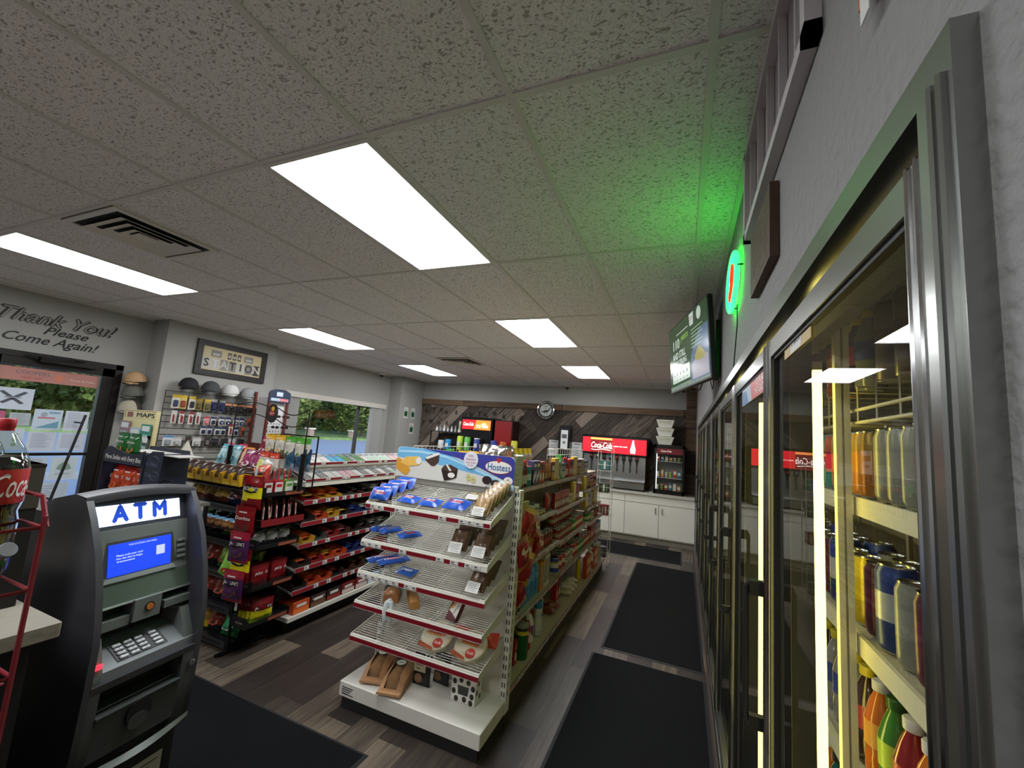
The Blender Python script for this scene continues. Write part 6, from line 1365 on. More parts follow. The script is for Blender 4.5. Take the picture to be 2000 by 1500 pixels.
for k in range(10): dip.put((-3.62+.078*k, RY0-.02, .826), 0, 'brown dip can with light blue lid on the snack rack, %s from left' % ORD[k], 'dip cans with blue lids')
def ybox():
    t = thing('chocolate_display_box', '', 'display box'); m = MB(); Y_ = mt('d9a81e', .45); w, d, h = .098, .16, .085
    m.box(-w/2, w/2, -d/2, d/2, 0, .003, Y_); m.prism([(-w/2, 0), (w/2, 0), (w/2, h), (w*.3, h*.95), (w*.25, h*.5), (-w*.25, h*.5), (-w*.3, h*.95), (-w/2, h)], -d/2, -d/2+.002, Y_)
    m.box(-w/2, -w/2+.002, -d/2, d/2, 0, h, Y_); m.box(w/2-.002, w/2, -d/2, d/2, 0, h, Y_); m.box(-w*.4, w*.4, -d/2-.001, -d/2, .006, .022, mt('e8c84a', .45)); m.build('carton', t)
    m = MB(); m.grid(lambda u, v: ((u-.5)*w*.86, (v-.5)*d*.95, .03+h*1.05*max(0, (1-(2*abs(u-.5))**3)*(1-(2*abs(v-.5))**3))**.6), 8, 8, mt('3a2418', .35, var=.2)); m.build('contents', t); return t
YB_ = Proto(ybox)
for k in range(7): YB_.put((-3.60+.104*k, RY0+.055, 1.125), (.2, 0, 0), 'yellow chocolate display box with brown scalloped top, %s from left' % ORD[k], 'yellow chocolate display boxes')
dbx = box_fn('display_carton', .09, .12, .09, '3a2418', 'c9952a', 'd8a82a', pat=0, cat='display box'); dbx.put((-2.885, RY0+.055, 1.125), 0, 'dark brown display carton at the right end of the yellow boxes')
PC = {'teal': ['5a9aa4', 'a8ccd0', '7ab0b8'], 'orange': ['d8862c', 'd8b88a', 'c9602c'], 'purple': ['7a2c50', '9a3a64', '5a1f3c'], 'magenta': ['a82a4a', '7a1c34', '8a2240'], 'lime': ['a8b83a', 'd0d080', '8a9a2c'], 'pink': ['b82c50', '8a1c3a', 'a02444'], 'white': ['c8c4bc', 'a89a8a', 'b03a2a'], 'redtop': ['c43a24', 'd0ccc2', '8a7a6a'], 'yeltop': ['d9a82a', 'cfcabc', '7a6a54'], 'grntop': ['4a9a2a', 'cfcabc', '6a6a54'], 'navy': ['1f3a52', '2c4f6a', '8a9aa8'], 'orange2': ['c9502a', 'a8381c', '7a2c1c']}
PB = {k: bag_fn('snack_pouch', .12, .17, .04, v, None, blob='d8d4cc' if k not in ('teal', 'navy') else '3a6a7a', seed=60+i, gloss=.25, cat='snack pouch', band=(.78, .25)) for i, (k, v) in enumerate(PC.items())}
spots = [('pink', -3.62, 2.36, 1.20, 'lying at the back left'), ('pink', -3.52, 2.40, 1.20, 'beside the leftmost pink one'), ('teal', -3.53, 2.27, 1.20, 'left of two'), ('teal', -3.405, 2.28, 1.20, 'right of two'), ('orange', -3.29, 2.30, 1.19, 'beside the teal ones'), ('purple', -3.20, 2.26, 1.18, 'front left'), ('purple', -3.09, 2.27, 1.18, 'front right'), ('magenta', -3.23, 2.40, 1.28, 'tall back left'), ('magenta', -3.12, 2.41, 1.28, 'tall back right'), ('lime', -3.0, 2.24, 1.16, 'front'), ('white', -2.93, 2.22, 1.13, 'front right corner')]
for c, x, y, z, d_ in spots: PB[c].put((x, y+.03, z+.01), (-.28, 0, random.uniform(-.15, .15)), '%s pouch on top of the black snack rack, %s' % (c, d_), None)
# hanging cluster on pegs between snack rack and candy shelving
pg = thing('peg_bar', 'black bar with pegs holding hanging snack pouches beside the candy shelving', 'rack', (-2.86, 2.42, 1.1))
m = MB(); m.tube([(-.2, .06, 0), (-.2, .06, .40)], .006, BK, 6); m.tube([(.19, .06, 0), (.19, .06, .40)], .006, BK, 6)
for z in (.395, .26): m.tube([(-.2, .06, z), (.19, .06, z)], .005, BK, 6)
m.build('frame', pg)
for k in range(8): m = MB(); x = -.15+.11*(k % 4); z = (.395, .26)[k//4]; m.tube([(x, .06, z), (x, -.10-.03*(k//4), z-.005)], .003, BK, 5); m.build('peg', pg)
hang = [('yeltop', -3.01, .40), ('yeltop', -2.90, .40), ('grntop', -2.79, .395), ('grntop', -2.68, .39), ('redtop', -3.01, .265), ('redtop', -2.90, .26), ('navy', -2.77, .31), ('navy', -2.66, .31)]
for k, (c, x, z) in enumerate(hang):
    for q in range(2): PB[c].put((x, 2.33+.048*q-(.03 if z < .3 else 0), 1.1+z-.178), (.0, 0, .03*(k % 3-1)), '%s pouch hanging above the jerky rack, %s place, %s' % ({'yeltop': 'yellow topped', 'grntop': 'green topped', 'redtop': 'red topped', 'navy': 'navy'}[c], ORD[k], ('front', 'behind')[q]), 'hanging pouches on the peg bar').scale = (.88, .8, 1)
PB['orange2'].put((-2.93, 2.12, 1.08), (-.5, .25, .2), 'orange red pouch lying over the front corner of the snack rack'); PB['orange2'].put((-2.86, 2.17, 1.11), (-.4, -.2, .1), 'orange red pouch on the snack rack corner, behind the other')
# jars of meat sticks on the top jerky shelf
def stick_jar(c):
    def fn():
        t = thing('meat_stick_tub', '', 'tub'); m = MB(); m.box(-.036, .036, -.05, .05, 0, .10, mt(c, .4)); m.box(-.03, .03, -.0506, -.05, .02, .09, mt('d2d0ca', .45)); m.box(-.022, .022, -.0512, -.0506, .055, .075, mt(c, .4)); m.build('tub', t)
        for k in range(6): m = MB(); x = -.028+.011*k; m.tube([(x, -.02+.015*(k % 3), .06), (x*1.3, -.03+.02*(k % 3), .17+.01*(k % 2))], .006, mt(('b8343a', 'd0ccc6', c)[k % 3], .4), 5); m.build('stick', t)
        return t
    return Proto(fn)
for k, (c, nm) in enumerate((('8a1f24', 'red'), ('b0222a', 'bright red'), ('5a9a3a', 'green'))):
    stick_jar(c).put((-2.765, 2.14+.085*k, 1.068), E90, '%s meat stick tub on the top jerky shelf, %s from left' % (nm, ORD[k]), None)
jb_purple = bag_fn('jerky_bag', .155, .20, .035, ['8a1c2c', '4a2450', '8a1c2c'], "JACK LINK'S", oval='141012', seed=80, band=(.72, .08), blob='5a3a34', gloss=.22, cat='jerky bag')
jb_yel = bag_fn('jerky_bag', .155, .22, .035, ['7a1418', 'd8cc20', '7a1418'], "JACK LINK'S", oval='141012', seed=83, band=(.66, .30), gloss=.22, cat='jerky bag')
jb_dor = bag_fn('jerky_bag', .155, .20, .035, ['6e1216', '7a1418', '5a1014'], 'Doritos', seed=86, blob='4a3428', band=(.8, .1), gloss=.22, cat='jerky bag')
hb = [(jb_yel, -2.72, 2.05, .985, 'topmost, maroon with bright yellow band'), (jb_dor, -2.735, 2.035, .80, 'second from top, plain maroon'), (jb_purple, -2.73, 2.02, .635, 'third from top, purple and red'), (jb_yel, -2.735, 2.05, .50, 'fourth from top, mostly hidden'), (jb_purple, -2.745, 2.03, .38, 'lowest, purple and red')]
m = MB(); m.box(-.012, .012, 0, .002, 0, .95, mt('c9c8c4', .4)); o = m.build('clip_strip', None, (-2.79, 2.085, .3)); o['label'] = 'narrow pale clip strip behind the hanging jerky bags'; o['category'] = 'clip strip'
for pr_, x, y, z, d_ in hb: pr_.put((x-.025, y, z), (.03, .0, .12), 'jerky bag hanging on the rack corner, %s' % d_, None).scale = (1.14, 1.1, 1.02)
ribbon = bag_fn('green_snack_bag', .17, .16, .05, ['7ab83a', '8ac84a', '5a9a2a'], None, blob='a02a1c', seed=90, cat='snack bag'); ribbon.put((-2.90, 2.06, .50), (-.1, .3, .1), 'bright green round snack bag beside the hanging jerky'); 
# jerky on the wire shelves facing the aisle
blkj = bag_fn('jerky_bag', .10, .14, .03, ['141214', '8a8a88', '141214'], 'JERKY', seed=92, band=(.6, .25), gloss=.2, cat='jerky bag'); redj = bag_fn('jerky_bag', .13, .15, .03, ['5a1014', '6e1418', '4a0e12'], "JACK LINK'S", seed=95, gloss=.25, cat='jerky bag'); ylj = bag_fn('jerky_bag', .15, .15, .035, ['6a1418', 'c9c01e', '7a9a1c'], "JACK LINK'S", oval='141012', seed=97, band=(.5, .2), gloss=.25, cat='jerky bag')
for k in range(3): blkj.put((-2.76, 2.15+.10*k, .708), (0, 0, E90-.35), 'black and silver jerky bag on the second jerky shelf, %s from left' % ORD[k], 'black jerky bags')
for k in range(7): 
    s_ = MB(); 
for k in range(2):
    for q in range(3): redj.put((-2.74-.03*q, 2.19+.15*k, .438), (0, 0, E90), 'dark red jerky bag on the third jerky shelf, %s column, %s deep' % (('left', 'right')[k], ORD[q]), 'dark red jerky bags')
for q in range(4): ylj.put((-2.73-.028*q, 2.24-.01*q, .197), (.0, 0, E90-.25), 'red and yellow jerky bag on the bottom jerky shelf, %s deep' % ORD[q], 'red and yellow jerky bags')
m0 = Proto(lambda: (lambda m: (m.tube([(0, 0, 0), (.002, 0, .1), (.0, 0, .17)], [.006, .007, .004], mt('7a1a1e', .3), 6), m.box(.0062, .0075, -.004, .004, .05, .13, mt('c9b8b0', .4)), m.build('meat_stick', category='meat stick'))[-1])(MB()))
for k in range(12): m0.put((-2.715-.03*(k % 2), 2.13+.027*k, .858), (.06*(k % 3-1), -.12, 0), 'long red meat stick standing under the top jerky shelf, %s from left' % ORD[k], 'long red meat sticks')
m = MB(); m.box(-.06, .06, -.17, .18, 0, .004, BK); m.box(.056, .06, -.17, .18, 0, .05, mt('7a1a1e', .4)); o = m.build('stick_bin', None, (-2.75, 2.28, .853)); o['label'] = 'shallow bin holding the long red meat sticks'; o['category'] = 'bin'
# ================================================================== doritos counter display on a stand between door and snack rack
st = thing('display_stand', 'white stand carrying the dark chip display near the door', 'stand', (-3.28, 1.68, 0))
m = MB(); m.box(-.34, .34, -.10, .22, 1.0, 1.02, mt('6a6862', .5)); m.build('top', st)
for x in (-.32, .32):
    for y in (-.09, .21): m = MB(); m.box(x-.01, x+.01, y-.01, y+.01, 0, 1.0, BK); m.build('leg', st)
dd = thing('chip_display', 'dark blue cardboard chip display with MORE SMILES WITH EVERY BITE lettering', 'display', (-3.30, 1.66, 1.02))
NV = mt('1a2034', .5); m = MB()
m.box(-.27, .19, -.10, .16, 0, .015, NV); m.prism([(-.27, .23), (-.25, .32), (-.2, .335), (.0, .30), (.10, .30), (.19, .33), (.19, .23)], -.10, -.095, NV); m.box(-.27, -.262, -.10, .16, 0, .30, NV); m.prism([(-.27+.45, .0), (.20, .0), (.20, .31), (.18, .31)], -.10, .16, NV); m.box(-.27, .19, .155, .16, 0, .33, NV)
m.prism([(.185, 0), (.36, 0), (.37, .34), (.26, .335), (.20, .30), (.185, .26)], -.095, -.09, NV); m.box(-.26, .36, .0, .15, .30, .305, mt('bdbbb4', .5))
m.build('carton', dd)
m = MB(); m.text('More Smiles with Every Bite', .042, (-.04, -.101, .265), mt('e8e6e2', .5), off=.008, width=.40)
OL = mt('5a6480', .5)
for k, t_ in enumerate(('Lays', 'Doritos', 'Cheetos', 'Ruffles')): m.text(t_, .035, (.275, -.0965, .06+k*.065), OL, width=.13, shear=.2)
for a, b in ((.30, .28), (.25, .10), (.32, .19)): m.tube([(a+.045*cos(t_), -.0965, b+.025*sin(t_)) for t_ in [2*pi*i/16 for i in range(16)]], .0012, OL, 4, True)
m.build('lettering', dd)
dor = bag_fn('tortilla_chip_bag', .13, .19, .05, ['8a1c14', 'b8401c', '7a1a12'], 'Doritos', lc='f0ece8', blob='d8702a', seed=101, gloss=.2, cat='chip bag'); dog = bag_fn('tortilla_chip_bag', .12, .155, .045, ['1f5a2c', '2a6a34', '164a22'], 'Doritos', lc='f0ece8', blob='d8862c', seed=104, gloss=.2, cat='chip bag')
for k in range(3): dor.put((-3.48+.135*k, 1.615, 1.038), (-.08, 0, .03), 'red tortilla chip bag inside the dark display, %s from left' % ORD[k], 'red tortilla chip bags')
for k in range(2): dog.put((-3.455+.13*k, 1.60, 1.292), (-.03, 0, 0), 'green tortilla chip bag standing on the dark display, %s' % ('left', 'right')[k], 'green tortilla chip bags')
for k in range(3):
    m = MB(); m.box(-.035, .035, -.004, .004, 0, .15, mt('26262a', .5)); m.disc(0, .09, .02, -.0048, -.004, mt('c04a2a', .5), 12); o = m.build('card_pack', None, (-2.955-.03*k, 1.60+.03*k, 1.022), .15); o['label'] = 'small dark card pack right of the chip display, %s' % ('front', 'middle', 'back')[k]; o['category'] = 'card pack'
# ================================================================== slat wall with hanging goods
sw = thing('slat_wall', 'grey slatted display panel on the wall below the framed picture', 'wall panel', (-5.97, 3.75, 1.0))
SG = mt('8c8a84', .5)
m = MB(); m.box(0, .018, -.66, .58, 0, .86, mt('3a3936', .6))
m.build('groove_back', sw)
for k in range(11): m = MB(); m.box(.018, .026, -.66, .58, .005+k*.078, .073+k*.078, SG); m.build('slat', sw)
def peg_pack(w, h, c1, c2, c3, shape=0, name='hanging_pack'):
    def fn():
        t = thing(name, '', 'hanging pack'); m = MB(); m.tube([(0, .0, h+.004), (0, .07, h+.012)], .0025, CHROME, 5); m.build('hook', t)
        m = MB(); m.box(-w/2, w/2, 0, .003, 0, h, mt(c1, .45)); m.box(-w/2, w/2, -.0005, 0, h*.78, h, mt(c2, .45)); m.build('card', t)
        m = MB()
        if shape == 0: m.bbox(-w*.3, w*.3, -.02, 0, h*.12, h*.6, mt(c3, .4), .006)
        elif shape == 1: m.disc(0, h*.35, w*.36, -.018, 0, mt(c3, .4), 18); m.disc(0, h*.35, w*.14, -.019, -.018, mt('d8d6d0', .4), 12)
        else: m.tube([(-w*.1, -.006, h*.1), (-w*.1, -.006, h*.7)], w*.12, mt(c3, .4), 8); m.tube([(w*.18, -.006, h*.1), (w*.18, -.006, h*.6)], w*.1, mt(c2, .4), 8)
        m.build('blister', t); return t
    return Proto(fn)
PK = {'yn': (peg_pack(.085, .17, 'cfcabc', 'd9b82a', '2a3458'), 'yellow topped card with navy toy'), 'yr': (peg_pack(.085, .17, 'cfb86a', 'd9b82a', '8a3a30'), 'yellow topped card with red toy'), 'yk': (peg_pack(.08, .17, 'cfcabc', 'd9b82a', '1c1e26'), 'yellow topped card with black toy'), 'yy': (peg_pack(.08, .15, '8a7a3a', 'c9a82a', '5a5034'), 'yellow card pack'),
      'nv': (peg_pack(.08, .16, '26305a', 'b9b9b8', '1c2444'), 'navy pack'), 'og': (peg_pack(.085, .12, '2a2426', 'd88a5a', '2a2a2c'), 'black and peach pack'), 'rd': (peg_pack(.06, .16, 'c9c2bc', 'b9b6b0', '8a2a2c', 2), 'red lighter pack'), 'wr': (peg_pack(.055, .16, 'd2cfca', '8a2a2c', 'b03a3c', 2), 'white and red pack'), 'pk': (peg_pack(.07, .11, 'c9a0a4', 'b83a48', 'd07a84'), 'pink pack'),
      'nc': (peg_pack(.075, .12, 'c2c0ba', '26305a', '26305a', 1), 'white card with navy disc'), 'ns': (peg_pack(.07, .11, 'c2c0ba', '26305a', '1c2444'), 'white card with navy gadget'), 'wb': (peg_pack(.11, .13, 'c9ccd0', '5a86b0', '8a8e90'), 'white and blue bag'), 'bk': (peg_pack(.10, .10, '3a3a3e', '1c1c22', '141416'), 'black gadget pack'), 'wh': (peg_pack(.10, .11, 'c4c4c2', 'b4b4b2', 'a8a8a6'), 'pale blister pack'), 'md': (peg_pack(.07, .13, '3a2426', '2a3a2c', '6a6a66'), 'dark red and green pack'), 'or': (peg_pack(.05, .12, 'b8482a', 'd8622c', '2a2426'), 'orange pack')}
rows_ = [(1.665, 3.17, ['yn', 'yr', 'yk', 'yy', 'yy', 'nv', 'nv', 'og', 'og', 'og', 'og', 'og'], .095), (1.475, 3.18, ['rd', 'wr', 'wr', 'rd', 'pk', 'ns', 'nc', 'nc', 'nc', 'nc', 'or'], .098), (1.345, 3.55, ['ns', 'ns', 'ns', 'ns', 'wr', 'ns', 'or'], .090), (1.195, 3.16, ['wb', 'wh', 'md', 'wh', 'md', 'bk', 'bk', 'wh', 'bk'], .115)]
for ri, (z, y0, seq, st_) in enumerate(rows_):
    for k, c in enumerate(seq):
        pr_, nm = PK[c]; pr_.put((-5.875-(.02 if k % 2 else 0), y0+k*st_, z-.02), E90, '%s on the slat wall, %s row, %s from left' % (nm, ('top', 'second', 'third', 'lowest')[ri], ORD[k]), 'packs hanging on the slat wall')
m = MB(); W_ = mt('d2cebf', .6); m.prism([(-.07, 0), (.07, 0), (.07, .09), (.0, .25), (-.07, .09)], 0, .1, W_); o = m.build('white_packet', None, (-5.4, 3.12, 1.02), E90-.4); o['label'] = 'pointed white packet standing in front of the slat wall'; o['category'] = 'packet'
lb = MB(); lb.box(-.25, .2, -.12, .2, 0, 1.02, mt('8d8a82', .6)); o = lb.build('low_cabinet', None, (-5.45, 3.15, 0)); o['label'] = 'plain low grey cabinet in front of the slat wall'; o['category'] = 'cabinet'
# caps
def cap_fn(front, back, bill, mark, button=None):
    def fn():
        t = thing('baseball_cap', '', 'cap'); F_ = mt(front, .8); B_ = mt(back, .8)
        m = MB(); vs = []
        m.grid(lambda u, v: (.095*cos(2*pi*u)*cos(v*pi/2)**.8, .10*sin(2*pi*u)*cos(v*pi/2)**.8, .02+.105*sin(v*pi/2)), 20, 8, lambda u, v: F_ if sin(2*pi*u) < .1 else B_); m.build('crown', t)
        m = MB(); m.grid(lambda u, v: ((u-.5)*.17*(1-.25*v*v), -.085*sqrt(max(0, 1-(2*u-1)**2))*.4-.05-v*.055*(1-(2*u-1)**2)**.5*1.0+.02, .024-.02*abs(2*u-1)**2-.016*v), 12, 4, mt(bill, .8)); m.build('bill', t)
        m = MB(); m.lathe([(.006, .123), (.007, .127), (.003, .13)], mt(button or front, .7), 8); m.build('button', t)
        m = MB(); m.T = Matrix.Rotation(-.5, 4, 'X') @ Matrix.Translation((0, -.05, .035))
        m.prism([(-.03, .0), (.03, .0), (.03, .022), (.012, .034), (-.012, .034), (-.03, .022)], -.034, -.028, mt(mark, .7)) ; m.build('badge', t); return t
    return Proto(fn)
caps = [(('b3916a', 'a3835e', 'b3916a', '5a4028'), (-6.16, 2.86, 1.905), .2, 'tan cap, topmost of three hanging beside the door'), (('5a5a52', '4a4a44', '5a5a52', '6a5a48'), (-6.16, 2.86, 1.735), .2, 'dark grey green cap, middle of three beside the door'), (('a8a08c', '3a342e', '8f8a7e', 'b5a888'), (-6.16, 2.86, 1.56), .2, 'cream and brown cap, lowest of three beside the door'),
        (('121214', '121214', '121214', '8a8a88'), (-5.83, 3.26, 1.90), 1.15, 'black cap with white tag above the slat wall'), (('3c3e40', '3c3e40', '3c3e40', 'b9b9b6'), (-5.83, 3.53, 1.895), 1.0, 'charcoal cap with pale print above the slat wall'), (('c4c4c2', '9a9a98', 'c4c4c2', '2a2a2c'), (-5.83, 3.79, 1.89), .9, 'white cap with black print above the slat wall'), (('8f9190', '77797a', '8f9190', '1c1c1e'), (-5.83, 4.05, 1.875), .9, 'grey cap with black mark, rightmost above the slat wall')]
for k, (a, loc, rz, lb_) in enumerate(caps): cap_fn(*a, button='2a2c38' if k > 4 else None).put(loc, (.15, 0, rz), lb_, None).scale = (1.12, 1.12, 1.15)
m = MB(); m.box(-.001, .001, -.02, .02, 0, .05, PAPER); o = m.build('cap_tag', None, (-5.78, 3.20, 1.90), .4); o['label'] = 'white swing tag on the black cap'; o['category'] = 'tag'
# maps rack
mp_ = thing('map_rack', 'cream MAPS rack with folded maps on a black post left of the slat wall', 'rack', (-5.36, 2.60, 1.16)); mp_.scale = (1.8, 1, .9)
m = MB(); m.tube([(0, .045, -1.2), (0, .045, .4)], .012, BK, 8); m.box(-.08, .08, -.06, .15, -1.285, -1.27, BK); m.build('post', mp_)
m = MB(); m.box(-.19, .15, .0, .03, 0, .48, mt('c9bd8a', .5)); m.build('board', mp_)
m = MB(); m.box(-.17, .15, -.002, 0, .38, .47, mt('c9bd8a', .5)); m.box(-.175, -.17, -.003, 0, .38, .47, mt('7a2a1c', .5)); m.box(-.17, .14, -.003, 0, .465, .47, mt('7a2a1c', .5)); m.box(-.15, -.09, -.003, -.001, .39, .45, mt('7a3a2c', .5)); m.text('MAPS', .07, (.04, -.004, .42), INK, off=.02, width=.18); m.build('heading', mp_)
for k, (x, z, c, d_) in enumerate(((-.13, .17, '8a6a70', 'mauve'), (-.02, .10, '9ab0b8', 'pale blue'), (.09, .15, '2f7a62', 'green'), (-.12, .03, '5a7a9a', 'blue'), (.09, .02, '3a4a44', 'dark'))):
    m = MB(); m.box(-.05, .05, 0, .012, 0, .17, mt(c, .5)); m.box(-.04, .04, -.0005, 0, .09, .15, mt('c9ccc8', .5)); m.box(-.04, .03, -.0005, 0, .02, .05, mt('9ab0a8', .5)); o = m.build('folded_map', None, (-5.36+x*1.8, 2.575, 1.16+z*.9)); o.scale = (1.7, 1, .9); o['label'] = '%s folded map in the MAPS rack' % d_; o['category'] = 'map'
# sunglasses tower
sg = thing('sunglasses_tower', 'tall red brown sunglasses display tower right of the slat wall', 'display', (-5.55, 4.22, 0))
RB = mt('5a241a', .5)
m = MB(); m.box(-.16, .16, -.16, .16, 0, 1.25, RB)
for x, y in ((-.16, -.16), (.13, -.16), (-.16, .13), (.13, .13)): m.box(x, x+.03, y, y+.03, 1.25, 1.97, RB)
m.build('frame', sg)
m = MB(); m.box(-.12, .12, -.12, .12, 1.25, 1.9, mt('c4c4c4', .4))
for k in range(24): m.box(.1195+.001, .1215, -.10+.045*(k % 5), -.09+.045*(k % 5), 1.3+.11*(k//5), 1.325+.11*(k//5), BLACK)
m.build('panel', sg)
m = MB(); m.prism([(-.17, 1.84), (.17, 1.84), (.17, 1.99), (.08, 2.03), (-.08, 2.03), (-.17, 1.99)], .155, .165, mt('2a3448', .4), 'x'); m.box(.165, .167, -.14, 0, 1.86, 1.90, mt('a8bcc8', .4)); m.box(.165, .167, .0, .14, 1.86, 1.90, mt('c47a80', .4)); m.box(.165, .167, -.06, .04, 1.93, 1.99, mt('b8c4cc', .4)); m.build('header', sg)
def glasses():
    t = thing('sunglasses', '', 'sunglasses'); G_ = mt('16161a', .15); m = MB()
    for s_ in (-1, 1): m.disc(s_*.033, 0, .028, -.004, 0, G_, 14, .019)
    m.tube([(-.01, -.002, .006), (.01, -.002, .006)], .003, G_, 5); m.build('lenses', t)
    for s_ in (-1, 1): m = MB(); m.tube([(s_*.063, 0, .004), (s_*.066, .05, .0), (s_*.06, .11, -.015)], .0025, G_, 5); m.build('temple', t)
    return t
GLP = Proto(glasses)
for k in range(6): GLP.put((-5.29, 4.13+.15*(k % 2), 1.34+.15*(k//2)), E90, 'dark sunglasses on the display tower, row %s from bottom, %s' % (('one', 'two', 'three')[k//2], ('left', 'right')[k % 2]), 'sunglasses on the tower')
# ================================================================== papers on the door glass
r = random.Random(21); DX = XD+.008
def dpaper(y0, y1, z0, z1, label, c='c2cad6', kind=0):
    ln = []
    if kind == 0: ln = [(.12, .88-.07*q, .45+.3*r.random(), .02, mt('8a929e', .6)) for q in range(11)]
    elif kind == 1: ln = [('poly', [(.15, .8), (.25, .85), (.8, .3), (.7, .25)], mt('4a4e56', .6)), ('poly', [(.75, .85), (.85, .8), (.3, .25), (.2, .3)], mt('4a4e56', .6)), (.3, .52, .4, .06, mt('8a929e', .6))]
    elif kind == 2: ln = [('poly', [(.1, .1), (.9, .1), (.9, .45)], mt('6a9ab0', .5)), (.15, .55, .6, .08, mt('b8747a', .5)), ('disc', .35, .75, .12, mt('9aa4ae', .5)), (.5, .8, .4, .1, mt('7aa0b8', .5))]
    elif kind == 3: ln = [('disc', .25+.5*(q % 2), .25+.22*(q//2), .09, mt(('b8848a', '8fa88a')[q % 2], .6)) for q in range(6)]
    else: ln = [('poly', [(.2, .45), (.3, .65), (.5, .82), (.7, .65), (.8, .45), (.6, .38), (.4, .38)], mt('7f9a8c', .6)), (.2, .2, .6, .03, mt('8a929e', .6))]
    sheet('door_paper', label, 'paper', [(DX-.018, y0, z0), (DX-.018, y1, z0), (DX-.018, y1, z1), (DX-.018, y0, z1)], mt(c, .7, trans=0), ln, 'papers taped to the door glass')
sheet('door_banner', 'pale red banner across the top of the glass door', 'banner', [(DX-.018, 1.80, 1.80), (DX-.018, 2.58, 1.80), (DX-.018, 2.58, 1.94), (DX-.018, 1.80, 1.94)], mt('b07a70', .6), [('text', .32, .62, .4, 'COOPERS', mt('6a5a60', .6), .32), ('text', .32, .25, .22, 'HARVEST', mt('a83a3a', .6), .2), ('disc', .58, .45, .25, mt('c9785a', .6)), ('text', .82, .4, .2, 'Food & Fuel', mt('d8c8c0', .6), .25)])
for a in ((1.80, 2.09, 1.50, 1.72, 'white paper with crossed utensils print on the door glass', 'c2cad6', 1), (2.12, 2.34, 1.30, 1.52, 'colourful menu paper in the middle of the door glass', 'bccbd8', 2), (2.36, 2.56, 1.30, 1.52, 'white certificate paper at the right of the door glass', 'c6ccd8', 0), (1.95, 2.10, 1.34, 1.47, 'small grey paper left of the menu paper', 'a8b0b4', 0), (1.80, 1.92, 1.38, 1.48, 'small pink paper at the left of the door glass', 'b8587a', 5), (1.84, 2.08, 1.09, 1.31, 'photo menu paper behind the cola bottle', 'bcc6d4', 3), (2.11, 2.32, 1.08, 1.28, 'typed white paper above the door crossbar', 'c2cad8', 0), (2.34, 2.56, 1.08, 1.28, 'typed white paper at lower right above the door crossbar', 'c2cad8', 0), (2.33, 2.54, .78, 1.01, 'white paper with green badge print below the door crossbar', 'c0ccd2', 4), (2.10, 2.30, .76, 1.01, 'typed paper left of the green badge paper', 'b8c4d0', 0), (1.84, 2.08, .6, 1.0, 'large pale paper low on the door glass', 'b8c4d0', 0), (2.1, 2.5, .4, .74, 'lowest wide paper on the door glass', 'b8c4d0', 0)):
    dpaper(*a)
m = MB(); m.tube([(0, .0, -.49), (0, .155, .49)], .013, BLACK, 8); m.tube([(0, .0, -.4), (-.16, .0, -.4)], .01, BLACK, 6); m.tube([(0, .14, .4), (-.16, .14, .4)], .01, BLACK, 6); o = m.build('door_pull', None, (-6.10, 2.29, 1.0)); o['label'] = 'slanted black pull bar across the glass door'; o['category'] = 'door pull'
# ================================================================== cola rack at the left edge
rr_ = thing('bottle_rack', 'red wire rack of large cola bottles at the far left edge', 'rack', (-1.45, .45, 0))
RW = mt('7a1c26', .4, .2); q_ = lambda x, y, z: (x+1.45, y-.45, z)
m = MB()
for x in (-1.66, -1.33):
    for y in (.36, .50): m.tube([q_(x, y, 0), q_(x, y, 1.36)], .005, RW, 6)
for z, o_ in ((1.335, 0), (1.20, 0), (1.02, 0), (.62, 0), (.2, 0)):
    m.tube([q_(-1.66, .36, z), q_(-1.33, .36, z), q_(-1.33, .50, z), q_(-1.66, .50, z)], .004, RW, 6, True)
m.tube([q_(-1.66, .50, 1.40), q_(-1.36, .50, 1.40), q_(-1.33, .505, 1.335)], .005, RW, 6); m.tube([q_(-1.60, .50, 1.2), q_(-1.60, .50, .2)], .003, RW, 5); m.tube([q_(-1.5, .50, 1.2), q_(-1.5, .50, .2)], .003, RW, 5)
m.build('wire_frame', rr_)
m = MB()
for z in (1.245, 1.01, .61, .05):
    for k in range(5 if z != 1.245 else 0): m.tube([q_(-1.66, .37+.03*k, z), q_(-1.33, .37+.03*k, z)], .003, RW, 5)
m.build('wire_shelf', rr_)
def cola(capc='a81a24', lab=True):
    t = thing('cola_bottle', '', 'bottle'); LQ = mt('0e0605', .08, coat=1.); CL_ = glass_mat('bottle plastic', (.8, .85, .82), 1.5, 1.5)
    m = MB(); m.lathe([(.035, .004), (.050, .02), (.0505, .08), (.046, .10), (.050, .12), (.0515, .125), (.0515, .20), (.048, .215), (.036, .225), (.001, .226)], LQ, 28); m.build('drink', t)
    m = MB(); m.lathe([(.036, 0), (.052, .018), (.052, .08), (.0475, .10), (.052, .12), (.053, .2), (.048, .22), (.038, .245), (.020, .275), (.0135, .285), (.0135, .298)], CL_, 28); m.build('plastic', t)
    if lab:
     m = MB(); m.lathe([(.0532, .122), (.0536, .124), (.0536, .196), (.0532, .198)], mt('b81a24', .35, coat=.4), 32); m.build('label', t)
     m = MB(); m.text('Coca-Cola', .075, (0, 0, .160), mt('f0e8e4', .4), shear=.35, off=.006, cyl=.0542, width=.135); m.build('label_print', t)
    m = MB(); m.lathe([(.0150, .283), (.0152, .290), (.0165, .292), (.0165, .309), (.015, .311)], mt(capc, .4), 24); m.build('cap', t); return t
CO = Proto(cola)
CO.put((-1.447, .445, 1.26), 2.5, 'large cola bottle with red label standing in the red wire rack', None)
